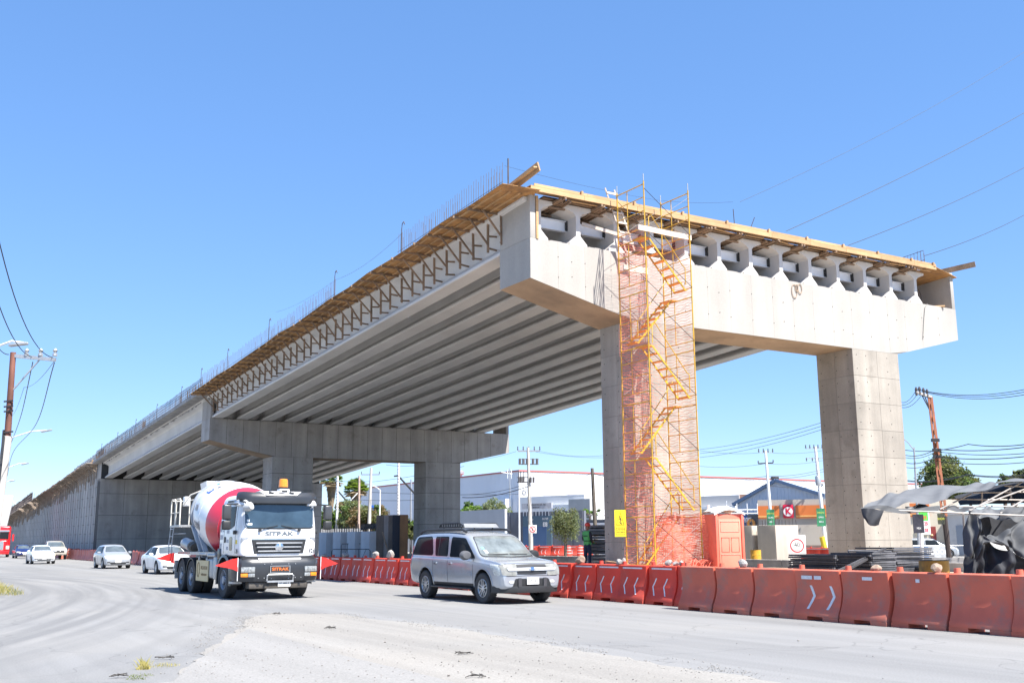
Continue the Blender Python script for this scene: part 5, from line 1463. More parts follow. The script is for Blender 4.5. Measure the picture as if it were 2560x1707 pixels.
# boards on the tower
tag(MB().bar((0, 0, 0), (2.65, .1, -.0), .05, .20).build('plank', M['timber_white'], None, loc=L(SU - .35, SV - .04, SZ + 6 * LV + .18), rz=TH), 'pale plank laid level across the front of the scaffold tower', 'plank')
tag(MB().bar((0, 0, 0), (1.35, .05, .0), .24, .05).build('plank', M['timber'], None, loc=L(SU - .1, SV + .6, SZ + 5.72 * LV), rz=TH), 'dark plank forming a landing high on the scaffold', 'plank')
tag(MB().box((0, 0, 0), (1.15, .05, .24)).build('plank', M['timber_white'], None, loc=L(SU - .02, SV + 1.3, SZ + 5.45 * LV), rz=TH), 'whitish toe board standing below the dark landing plank', 'plank')
tag(MB().bar((0, 0, 0), (-1.5, 0.8, .5), .05, .13).build('plank', M['timber_white'], None, loc=L(SU + .55, SV + 1.9, SZ + 6.05 * LV + .35), rz=TH), 'sloping plank reaching from the scaffold into the second girder bay', 'plank')
LD = thing('wooden_ladder', 'rough wooden ladder leaning beside the top of the scaffold', 'ladder', L(SU + .68, SV + 1.95, SZ + 5.85 * LV), TH)
for x in (0, .45): MB().bar((x, 0, 0), (x - .75, .35, 2.75), .06, .05).build('stile', M['timber_white'], LD)
for k in range(7):
    t = .06 + k * .145; MB().bar((-.75 * t - .03, .35 * t - .04, 2.75 * t), (-.75 * t + .48, .35 * t - .04, 2.75 * t), .04, .08).build('rung', M['timber_white'], LD)
# warning sign
WS = thing('warning_sign', 'yellow portrait warning sign with a falling person in a triangle', 'sign', at(1551.5, 1341, 37.2), TH - .45)
MB().box((-.20, 0, 0), (.20, .012, .93)).build('panel', P('sign_yellow', (.80, .62, .02), .5, nz=None), WS)
q = MB(); q.path([(-.14, -.004, .42), (.14, -.004, .42), (0, -.004, .86)], .009, 4, closed=True); q.build('triangle', M['black'], WS)
q = MB(); q.lathe([(.001, 0), (.024, 0), (.024, .004), (.001, .004)], 10, 0, (-.01, -.006, .70), (0, -1, 0)); q.bar((0, -.006, .66), (.035, -.006, .56), .004, .035, up=(1, 0, 0)); q.bar((.03, -.006, .56), (-.02, -.006, .50), .004, .025); q.bar((-.02, -.006, .5), (.06, -.006, .45), .004, .025); q.bar((0, -.006, .65), (-.05, -.006, .60), .004, .018); q.build('figure', M['black'], WS)
q = MB(); q.path([(-.16, -.004, .08), (.16, -.004, .08), (.16, -.004, .32), (-.16, -.004, .32)], .007, 4, closed=True); q.build('text_frame', M['black'], WS)
text_on('CUIDADO', .075, M['black'], WS, (0, -.004, .25), (0, -1, 0), depth=.001)
text_on('CAIDA DE OBJETOS', .052, M['black'], WS, (0, -.004, .16), (0, -1, 0), depth=.001, sx=.62)
# portable toilet
PT = thing('portable_toilet', 'orange portable toilet with a white domed roof beside the scaffold', 'portable toilet', Vector((7.62, 38.3, .42)), TH - .30)
po = P('toilet_orange_plastic', (.82, .17, .11), .5, nz=(2, .08), trans=(.9, .15, .08, .1))
MB().box((-.56, -.52, .0), (.56, .56, 2.05)).build('cabin', po, PT, bevel=.04)
d = MB().box((-.43, -.555, .08), (.43, -.525, 1.86)).build('door', P('toilet_door_plastic', (.80, .25, .17), .5, nz=(1.5, .08)), PT, bevel=.02)
for (a, b, c, e) in ((-.36, 1.42, .36, 1.78), (-.34, .72, -.04, 1.22), (.04, .72, .34, 1.22), (-.36, .16, .36, .62)):
    q = MB(); q.path([(a, -.556, b), (c, -.556, b), (c, -.556, e), (a, -.556, e)], .014, 6, closed=True); q.build('moulding', po, d, 40)
for s in (-1, 1): MB().box((s * .50 - .05, -.58, 0), (s * .50 + .05, -.50, 2.05)).build('corner_post', po, PT, bevel=.02)
rows = []
for i in range(9):
    x = -.60 + 1.2 * i / 8; z = 2.05 + .22 * cos(x / .6 * pi / 2 * .92)
    rows.append([(x, -.60, z - .14 + .06), (x, -.60, z), (x * .96, -.2, z + .07), (x * .96, .3, z + .07), (x, .60, z), (x, .60, z - .08)])
MB().grid(rows).build('roof', P('white_roof_plastic', (.80, .79, .76), .5, nz=None), PT, 60)
MB().tube((-.35, .4, 2.1), (-.35, .4, 2.4), .05, 10).build('vent_pipe', M['white'], PT)
# ------------------------------------------------------------------ stacks and piles
def slab_stack(label, P0, rz, n, w, d, t, mats, seed, gp=None, part='panel', jx=.05, tilt=.02, step=None):
    S = thing('panel_stack', label, 'stack', P0, rz, gp); rn = random.Random(seed); z = 0
    for k in range(n):
        q = MB().cb((0, 0, t / 2), (w * rn.uniform(.96, 1.0), d * rn.uniform(.96, 1.0), t)).mesh(part, mats[rn.randrange(len(mats))])
        o = inst(part, q, S, (rn.uniform(-jx, jx), rn.uniform(-jx, jx), z), rot=(rn.uniform(-tilt, tilt), rn.uniform(-tilt, tilt) * .6, rn.uniform(-.05, .05)))
        z += (step or t * 1.18) * rn.uniform(.95, 1.05)
    return S
cf = P('cement_stained_form', (.24, .225, .215), .9, nz=(2, .2), grain=(20, .1)); cf2 = P('cement_stained_form_b', (.34, .32, .30), .9, nz=(2, .2))
g = at(1496, 1411, 44.5); slab_stack('leaning stack of grey cement stained formwork panels beside the left column', Vector((g.x, g.y, .42)), .15, 12, .95, 1.2, .10, [cf, cf, cf2], 2, jx=.07, tilt=.05, step=.15)
dk_ = P('dark_panel_face', (.045, .042, .045), .7, nz=(2, .25)); edge_ = P('panel_steel_edge', (.11, .11, .12), .6, .2, nz=(4, .3), rnd=.3)
def frame_panel(w, d):
    q = MB(); q.box((-w / 2 + .03, -d / 2 + .03, .008), (w / 2 - .03, d / 2 - .03, .022), 0)
    for s in (-1, 1):
        q.box((-w / 2, s * d / 2 - .03, 0), (w / 2, s * d / 2 + .0, .042), 1 if s < 0 else 0); q.box((s * w / 2 - .03, -d / 2, 0), (s * w / 2, d / 2 - .031, .042), 1 if s > 0 else 0)  # sunlight put into the colour: front and right edges light, others dark
    return q.mesh('steel_panel', [dk_, edge_])
def pstack(label, px, D, n, w, d, rz, seed, z0=.40):
    g = at(px, 1400, D); S = thing('panel_stack', label, 'stack', Vector((g.x, g.y, z0)), rz, 'stacks of dark steel formwork panels'); rn = random.Random(seed); me = frame_panel(w, d)
    for k in range(n): inst('steel_panel', me, S, (rn.uniform(-.04, .04), rn.uniform(-.04, .04), k * .055), rot=(rn.uniform(-.008, .008), rn.uniform(-.008, .008), rn.uniform(-.04, .04)))
    return S
pstack('low stack of dark formwork panels with bright edges, nearest the speed sign', 2062, 29, 14, 1.15, 1.5, TH + .1, 1)
pstack('middle stack of dark formwork panels with a beam lying across it', 2158, 28.2, 15, 1.2, 1.2, TH + .15, 2)
pstack('tallest stack of dark formwork panels beside the right column, nearest the tarpaulin', 2235, 30.0, 17, 1.5, 1.4, TH - .05, 3)
pstack('small low stack of dark panels by the yellow drum', 2305, 29.5, 7, .5, .8, TH, 4)
tag(MB().bar(at(2075, 1436, 26.5), at(2208, 1372, 28), .04, .05).build('steel_beam', edge_), 'slanting steel beam lying on the dark panel stacks, upper one', 'beam')
tag(MB().bar(at(2090, 1440, 26.3), at(2214, 1371, 28.1), .05, .05).build('steel_beam', dk_), 'slanting dark beam just below the upper beam on the panel stacks', 'beam')
tag(MB().path([at(2120, 1376, 28.2), at(2228, 1378, 29), at(2232, 1392, 28.8), at(2128, 1389, 28)], .022, 5, closed=True).build('steel_frame', edge_), 'thin steel frame lying on top of the panel stacks', 'frame')
# pipes behind the barriers
pm_ = MB(); pm_.tube((0, -3.2, 0), (0, 3.2, 0), .055, 10); pm_ = pm_.mesh('pipe', P('dark_pipe', (.07, .075, .085), .35, nz=(1, .2)), 40)
rn = random.Random(9); k = 0
for row in range(6):
    for c in range(5 if row < 5 else 3):
        o = inst('pipe', pm_, None, L(-6.95 + c * .13 + (row % 2) * .06, -10.2 + rn.uniform(-.5, .5), .10 + row * .125), TH); k += 1
        tag(o, 'long dark pipe, %s from road, %s layer of the bundle behind the barriers' % (ORD[c], ('lowest', 'second', 'third', 'fourth', 'fifth', 'topmost')[row]), 'pipe', 'bundle of dark pipes')
tag(MB().bar((0, -.6, 0), (.3, .6, .05), .10, .06).build('plank', M['timber_new'], None, loc=L(-6.9, -7.6, .92), rz=TH + .1), 'short plank end sticking out above the pipes by the worker', 'plank')
# drums
def drum_mesh(r, h, mat, open_=False):
    q = MB(); q.lathe([(r - .01, 0), (r, .01), (r, h * .33), (r + .012, h * .345), (r, h * .36), (r, h * .66), (r + .012, h * .675), (r, h * .69), (r, h - .01), (r + .008, h), (r - .012, h), (r - .012, h - .03), (.001, h - .03)], 24, 0, mf=lambda k, i: 0 if k < 8 else 1)
    return q.mesh('oil_drum', [mat, M['dark_steel']], 35)
M['drum_y'] = P('yellow_drum_paint', (.66, .34, .03), .5, nz=(3, .2), stain=(2.5, (.28, .14, .05), .52, .75))
M['drum_d'] = P('rusty_yellow_drum', (.34, .18, .02), .55, nz=(3, .2), stain=(2, (.12, .07, .03), .5, .75))
g = at(1890, 1400, 62.5); tag(inst('oil_drum', drum_mesh(.31, .92, M['drum_y']), None, (g.x, g.y, .02)), 'bright yellow oil drum standing by the concrete pedestals', 'drum')
g = at(2334, 1400, 25.2); tag(inst('oil_drum', drum_mesh(.34, 1.02, M['drum_d']), None, (g.x, g.y, .04)), 'dull ochre open drum just behind the scuffed barriers', 'drum')
# concrete pedestals with starter bars
def pedestal(px, D, w, d, h, label, gp, mat, mside, z0=0, rz=TH, cut=False):
    g = at(px, 1400, D); T = thing('concrete_pedestal', label, 'pedestal', Vector((g.x, g.y, z0)), rz, gp)
    MB().box((-w / 2, -d / 2, 0), (w / 2, d / 2, h)).build('block', mat, T, bevel=.02)
    q = MB(); rn = random.Random(int(px))
    for i in range(7):
        for s in (-1, 1):
            x = -w / 2 + .08 + (w - .16) * i / 6 + rn.uniform(-.02, .02); q.tube((x, s * (d / 2 - .08), h - .01), (x + rn.uniform(-.03, .03), s * (d / 2 - .08), h + rn.uniform(.32, .48)), .016, 5)
    o = q.build('starter_bars', M['rebar'], T); o['kind'] = 'stuff'
    return T
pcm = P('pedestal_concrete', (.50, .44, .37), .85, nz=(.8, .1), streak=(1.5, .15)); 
for i, (px, D, w, lab) in enumerate(((1836, 70, 1.2, 'sunlit concrete pedestal with starter bars half behind the portable toilet'), (1884, 68.5, 1.6, 'sunlit concrete pedestal with starter bars behind the yellow drum'), (1948, 67, 2.0, 'widest sunlit concrete pedestal, left of the speed sign'))):
    pedestal(px, D, w, 1.6, 2.4, lab, 'pedestals beyond the left column', pcm, pcm)
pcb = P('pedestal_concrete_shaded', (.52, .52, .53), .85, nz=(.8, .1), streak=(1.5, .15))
ords = ('leftmost', 'second from left', 'third from left', 'rightmost')
for i, px in enumerate((826, 862, 898, 934)):
    pedestal(px, 66.5 - i * 1.7, 1.15, 1.2, 2.15, 'shaded pale pedestal with starter bars, %s of four under the flyover' % ords[i], 'pedestals under the flyover', pcb, pcb, rz=TH + .02)
# standing formwork panels
fc = [P('brown_form_board', (.20, .155, .125), .85, nz=(1, .2), streak=(3, .3)), P('pale_form_board', (.36, .31, .28), .85, nz=(1, .2), streak=(3, .3)), P('black_form_board', (.018, .02, .03), .6, nz=(1, .2)), P('rust_form_board', (.26, .13, .055), .8, nz=(1, .2), streak=(3, .3))]
for i, (px, w, m_, ry, lab) in enumerate(((950, .46, 0, 0, 'leftmost brown formwork panel standing beside the pedestals'), (965, .27, 1, .0, 'narrow pale formwork panel standing between the brown ones'), (976, .26, 0, 0, 'dark brown formwork panel left of the black one'), (990.5, .44, 2, 0, 'black formwork panel standing upright in the row'), (1009, .44, 3, 0, 'rust brown formwork panel at the right end of the row'))):
    g = at(px, 1400, 58.5 - i * .25)
    T = thing('formwork_panel', lab, 'formwork panel', Vector((g.x, g.y, 0)), .18, 'formwork panels standing under the flyover')
    MB().box((-w / 2, 0, 0), (w / 2, .06, 3.0)).build('board', fc[m_], T)
    MB().box((-w / 2, .0605, 0), (-w / 2 + .05, .14, 3.0)).build('stiffener', fc[m_], T); MB().box((w / 2 - .05, .0605, 0), (w / 2, .14, 3.0)).build('stiffener', fc[m_], T)
tag(MB().bar(at(956, 1329, 57.6), at(975, 1394, 57.4), .06, .06).build('prop', M['timber']), 'slanting timber prop against the brown panels', 'prop')
# dark open shed behind the panels
SH = thing('site_shed', 'low dark roofed site shed behind the standing panels', 'shed', at(960, 1400, 72) * Vector((1, 1, 0)) if False else Vector((at(960, 1400, 72).x, 72, 0)), .12)
MB().add([(-1.6, -1.5, 2.3), (1.7, -1.5, 2.75), (1.7, 1.5, 2.9), (-1.6, 1.5, 2.6), (-1.6, -1.5, 2.45), (1.7, -1.5, 2.95), (1.7, 1.5, 3.0), (-1.6, 1.5, 2.75)], [(3, 2, 1, 0), (4, 5, 6, 7), (0, 1, 5, 4), (1, 2, 6, 5), (2, 3, 7, 6), (3, 0, 4, 7)]).build('roof', M['black'], SH)
for x in (-1.4, 1.5): MB().tube((x, -1.3, 0), (x, -1.3, 2.7), .05, 8).build('post', M['timber'], SH)
# crowd control fences
def crowd_fence(px0, px1, D0, D1, label, zt=1.05):
    a, b = at(px0, 1400, D0), at(px1, 1400, D1); a.z = b.z = 0
    d = b - a; ln = d.length; T = thing('crowd_fence', label, 'fence', Vector((a.x, a.y, 0)), atan2(d.y, d.x), 'crowd control fences')
    MB().path([(0, 0, 0), (0, 0, zt - .1), (.1, 0, zt), (ln - .1, 0, zt), (ln, 0, zt - .1), (ln, 0, 0)], .022, 6).build('tube_frame', M['dark_steel'], T, 40)
    MB().tube((0, 0, .2), (ln, 0, .2), .016, 6).build('bottom_rail', M['dark_steel'], T)
    for s in (0, 1):
        MB().tube((ln * (.2 + .5 * s), 0, .2), (ln * (.4 + .5 * s), 0, zt), .013, 5).build('brace', M['dark_steel'], T); MB().tube((ln * (.25 + .45 * s), 0, .2), (ln * (.25 + .45 * s), 0, zt), .013, 5).build('bar', M['dark_steel'], T)
crowd_fence(829, 925, 61, 60, 'dark tubular crowd fence, front one before the pale pedestals', 1.15)
crowd_fence(852, 917, 63.5, 62, 'dark tubular crowd fence, rear one standing just behind the front one', 1.45)
crowd_fence(931, 936, 61, 57, 'dark crowd fence seen end on beside the brown panels', 1.0)
# timber chair like frame
g = at(1842, 1400, 63); T = thing('timber_trestle', 'pale timber frame like a tall chair beside the portable toilet', 'frame', Vector((g.x, g.y, 0)), .3)
for x, y, h in ((-.3, 0, 1.5), (.12, 0, 1.0), (.3, .1, 1.9), (-.28, .5, 1.5), (.3, .5, 1.9)): MB().box((x - .05, y - .05, 0), (x + .05, y + .05, h)).build('leg', M['timber_white'], T)
MB().box((-.4, -.1, 1.0), (.42, .6, 1.1)).build('seat_board', M['timber_white'], T); MB().box((-.05, -.12, 1.15), (.42, -.06, 1.95)).build('back_board', M['timber_white'], T); MB().box((-.1, -.08, .3), (.42, 0, .42)).build('crossbar', M['timber_white'], T)
# speed limit sign
SL = thing('speed_sign', 'square white 40 speed limit sign with red ring on two short posts', 'sign', Vector((at(1994, 1385, 46).x, 46, .05)), -.10)
for x in (-.25, .12): MB().tube((x, .03, 0), (x - .03, .03, 1.0), .03, 6).build('post', M['white'], SL)
sp = MB().box((-.39, 0, .74), (.37, .02, 1.68)).build('panel', M['white'], SL, bevel=.01)
rm_ = P('sign_red', (.62, .05, .06), .5, nz=None)
q = MB(); q.lathe([(.25, 0), (.30, 0), (.30, .006), (.25, .006)], 40, 0, (0, -.002, 1.23), (0, -1, 0), cap=False); q.build('red_ring', rm_, sp)
text_on('40', .30, M['black'], sp, (0, -.003, 1.26), (0, -1, 0), depth=.002, sx=.85); text_on('MAXIMA', .06, M['black'], sp, (0, -.003, 1.05), (0, -1, 0), depth=.002)
# ------------------------------------------------------------------ black tarpaulin shelter
TP = thing('tarpaulin_shelter', 'makeshift shelter of torn black tarpaulin over thin pipes at the right', 'shelter', Vector((10, 22, 0)), 0)
tarp = P('grey_black_tarpaulin', (.055, .057, .06), .75, nz=(1.2, .25), grain=(12, .12), bump=(3, .35, .03)); tarp2 = P('black_tarpaulin', (.016, .018, .024), .8, nz=(1.5, .35), bump=(3, .6, .04)); tarpl = P('weathered_tarpaulin_top', (.115, .12, .127), .8, nz=(1.2, .15), stain=(1.2, (.08, .085, .09), .55, .75), bump=(4, .4, .03))
o0 = Vector((10, 22, 0))
def A(px, py, D): return at(px, py, D) - o0
def cloth(rows, name, mat, seed, amp=.04, sub=5, dirv=(0, 1, 0)):
    """soft sheet through rows of points, wrinkled"""
    R = len(rows); C_ = len(rows[0]); out = []
    rn = random.Random(seed); ph = [rn.uniform(0, 6) for _ in range(6)]
    for i in range((R - 1) * sub + 1):
        fi = min(i / sub, R - 1 - 1e-6); a = int(fi); t = fi - a; row = []
        for j in range((C_ - 1) * sub + 1):
            fj = min(j / sub, C_ - 1 - 1e-6); b = int(fj); s = fj - b
            p = (rows[a][b] * (1 - t) + rows[a + 1][b] * t) * (1 - s) + (rows[a][b + 1] * (1 - t) + rows[a + 1][b + 1] * t) * s
            w = sin(fi * 2.1 + fj * 3.3 + ph[0]) + .6 * sin(fj * 7.1 - fi * 2 + ph[1]) + .35 * sin(fi * 9 + fj * 5 + ph[2])
            row.append(tuple(p + Vector(dirv) * w * amp + Vector((0, 0, 1)) * .4 * amp * sin(fj * 6 + ph[3])))
        out.append([Vector(q_) for q_ in row])
    for _ in range(5):
        src_ = [[p.copy() for p in r_] for r_ in out]
        for i in range(len(out)):
            for j in range(len(out[0])):
                nb_ = []
                if 0 < i < len(out) - 1: nb_ += [src_[i - 1][j], src_[i + 1][j]]
                if 0 < j < len(out[0]) - 1: nb_ += [src_[i][j - 1], src_[i][j + 1]]
                if nb_: out[i][j] = src_[i][j] * .5 + sum(nb_, Vector()) * (.5 / len(nb_))
    me = MB().grid(out).mesh(name, mat, 60, fix=False)
    return inst(name, me, TP)
B_ = [(2158, 1271, 22), (2211, 1270, 22.2), (2262, 1262, 22.4), (2343, 1254, 22.8), (2383, 1238, 23.2), (2465, 1221, 23.8), (2511, 1206, 24.5), (2590, 1199, 25)]
T_ = [(2181, 1253, 24.2), (2225, 1236, 24.6), (2267, 1222.6, 25), (2340, 1214, 25.5), (2419, 1209, 26), (2465, 1209, 26.3), (2509, 1199.5, 26.6), (2600, 1197, 27)]
Mid = [((a[0] + b[0]) / 2, (a[1] + b[1]) / 2 - 2, (a[2] + b[2]) / 2) for a, b in zip(B_, T_)]
cloth([[A(*p) for p in B_], [A(*p) for p in Mid], [A(*p) for p in T_]], 'roof_sheet', tarpl, 1, .035, 10, (0, 0, 1))
cloth([[A(*p) for p in ((2150, 1270, 22), (2185, 1262, 22), (2218, 1263, 22.1), (2250, 1272, 22.2), (2300, 1270, 22.3), (2345, 1262, 22.4))], [A(*p) for p in ((2158, 1275, 21.9), (2190, 1270, 21.9), (2215, 1278, 22), (2262, 1285, 22.1), (2290, 1281, 22.2), (2350, 1273, 22.3))]], 'torn_edge', tarp, 2, .04, 5)
cloth([[A(*p) for p in ((2154, 1270, 21.8), (2170, 1270, 21.7), (2190, 1272, 21.8), (2208, 1276, 21.9))], [A(*p) for p in ((2157, 1292, 21.7), (2171, 1298, 21.6), (2188, 1300, 21.7), (2204, 1292, 21.8))], [A(*p) for p in ((2164, 1300, 21.7), (2173, 1313, 21.6), (2186, 1315, 21.7), (2198, 1312, 21.8))]], 'hanging_flap', tarp2, 3, .03, 5)
# gathers hanging from the front bar
for k, (x0, x1, y0, y1, D) in enumerate(((2262, 2345, 1262, 1276, 22.6), (2340, 2430, 1266, 1275, 22.7), (2425, 2505, 1268, 1292, 22.4), (2500, 2590, 1266, 1300, 22.2))):
    xm = (x0 + x1) / 2
    cloth([[A(x0, y0 + 8, D), A(xm, y0 - 2, D + .3), A(x1, y0 + 4, D + .2)], [A(x0, y1 - 2, D - .1), A(xm, y1 + 2, D - .2), A(x1, y1 + 3, D - .1)]], 'gathered_cloth', tarp if k % 2 else tarpl, 10 + k, .09, 12)
# big hanging side sheets at the right
cloth([[A(*p) for p in ((2420, 1275, 21.5), (2440, 1285, 21.4), (2452, 1312, 21.3), (2466, 1342, 21.2))], [A(*p) for p in ((2414, 1320, 21.4), (2436, 1340, 21.3), (2448, 1352, 21.2), (2470, 1348, 21.2))], [A(*p) for p in ((2412, 1390, 21.3), (2430, 1400, 21.3), (2440, 1395, 21.2), (2452, 1360, 21.2))]], 'hanging_sheet', tarp, 20, .09, 12)
cloth([[A(*p) for p in ((2415, 1385, 21.6), (2450, 1352, 21.5), (2480, 1358, 21.4), (2530, 1385, 21.3), (2600, 1400, 21.2))], [A(*p) for p in ((2412, 1430, 21.5), (2450, 1415, 21.4), (2490, 1420, 21.3), (2530, 1430, 21.2), (2600, 1440, 21.1))], [A(*p) for p in ((2408, 1475, 21.4), (2450, 1480, 21.3), (2490, 1480, 21.2), (2530, 1485, 21.1), (2600, 1490, 21.0))]], 'hanging_sheet', tarp2, 21, .10, 12)
cloth([[A(*p) for p in ((2466, 1342, 21.4), (2500, 1335, 21.6), (2530, 1312, 21.8), (2600, 1290, 22))], [A(*p) for p in ((2475, 1352, 21.2), (2505, 1350, 21.3), (2540, 1352, 21.3), (2600, 1345, 21.4))], [A(*p) for p in ((2500, 1362, 21.3), (2530, 1378, 21.2), (2560, 1392, 21.1), (2600, 1402, 21.1))]], 'hanging_sheet', tarp, 22, .11, 12)
cloth([[A(*p) for p in ((2436, 1290, 22.6), (2480, 1290, 22.8), (2530, 1290, 23), (2600, 1290, 23))], [A(*p) for p in ((2455, 1340, 22.6), (2490, 1345, 22.8), (2530, 1345, 23), (2600, 1340, 23))]], 'inner_sheet', tarp2, 23, .05, 6)
pipe = P('worn_pipe', (.34, .31, .28), .6, .3, nz=(5, .2))
for k, (a, b) in enumerate((((2208, 1274, 22.2), (2600, 1290, 21.9)), ((2355, 1266, 23.5), (2610, 1265, 23.5)), ((2270, 1273, 22.3), (2345, 1240, 25)), ((2349, 1273, 22.3), (2428, 1234, 25.2)), ((2423, 1277, 22.2), (2556, 1204, 25.6)), ((2432, 1270, 22.4), (2590, 1212, 25.6)), ((2500, 1283, 22.1), (2590, 1232, 25.2)), ((2380, 1247, 24.3), (2600, 1250, 24.3)), ((2433, 1231, 24.9), (2600, 1229, 24.9)), ((2511, 1214, 25.3), (2600, 1217, 25.3)))):
    MB().tube(A(*a), A(*b), .018, 6).build('pipe', pipe, TP)
for a, b in (((2424, 1272, 22.3), (2410, 1478, 21.6)), ((2408, 1285, 22.2), (2418, 1480, 22.6)), ((2455, 1228, 25), (2455, 1260, 25)), ((2525, 1217, 25), (2528, 1245, 25)), ((2570, 1290, 22), (2570, 1490, 22))):
    MB().tube(A(*a), A(*b), .02, 6).build('post', pipe, TP)
under = cloth([[A(*p) for p in ((2383, 1240, 26.5), (2440, 1226, 26.7), (2511, 1206, 26.9), (2600, 1203, 27))], [A(*p) for p in ((2400, 1262, 25.5), (2450, 1260, 25.5), (2511, 1258, 25.5), (2600, 1256, 25.5))]], 'roof_underside', tarp2, 24, .05, 6)
# ropes and bits on the pier
for k, (u, z0, r_) in enumerate(((9.05, 12.68, .30), (9.4, 12.75, .22), (9.2, 12.7, .16))):
    q = MB(); q.path([(u + r_ * .55 * sin(a * pi / 8), -.03, z0 - .12 - r_ + r_ * cos(a * pi / 8)) for a in range(16)], .017, 5, closed=True)
    o = q.build('rope_coil', P('hemp_rope', (.38, .28, .20), .9, nz=(20, .3)) if k == 0 else bpy.data.materials['hemp_rope'], None); o.location = L(0, 0, 0); o.rotation_euler = (0, 0, TH)
    tag(o, ['largest loop of hemp rope hanging over the cap beam edge', 'middle loop of hemp rope on the cap beam edge', 'smallest loop of hemp rope on the cap beam edge'][k], 'rope')
o = MB().path([(18.2, .02, 12.75), (17.9, -.03, 12.5), (17.75, -.03, 11.9), (17.55, -.03, 10.9)], .012, 4).build('cable', M['black'], None); o.location = L(0, 0, 0); o.rotation_euler = (0, 0, TH); tag(o, 'thin dark cable hanging down the right part of the cap beam', 'cable')
o = MB().path([(18.7, 1.0, 13.1), (18.75, 1.0, 13.5), (18.9, 1.0, 13.75), (19.05, 1.0, 13.5), (19.1, 1.0, 13.1)], .02, 5).build('lifting_loop', M['rebar'], None); o.location = L(0, 0, 0); o.rotation_euler = (0, 0, TH); tag(o, 'bent rebar lifting loop before the right cheek wall', 'rebar')
o = MB().tube((19.35, -.1, 12.72), (18.9, .3, 12.72), .05, 8).build('timber_offcut', M['timber_new'], None); o.location = L(0, 0, 0); o.rotation_euler = (0, 0, TH); tag(o, 'short timber offcut on the right end of the cap beam', 'timber')
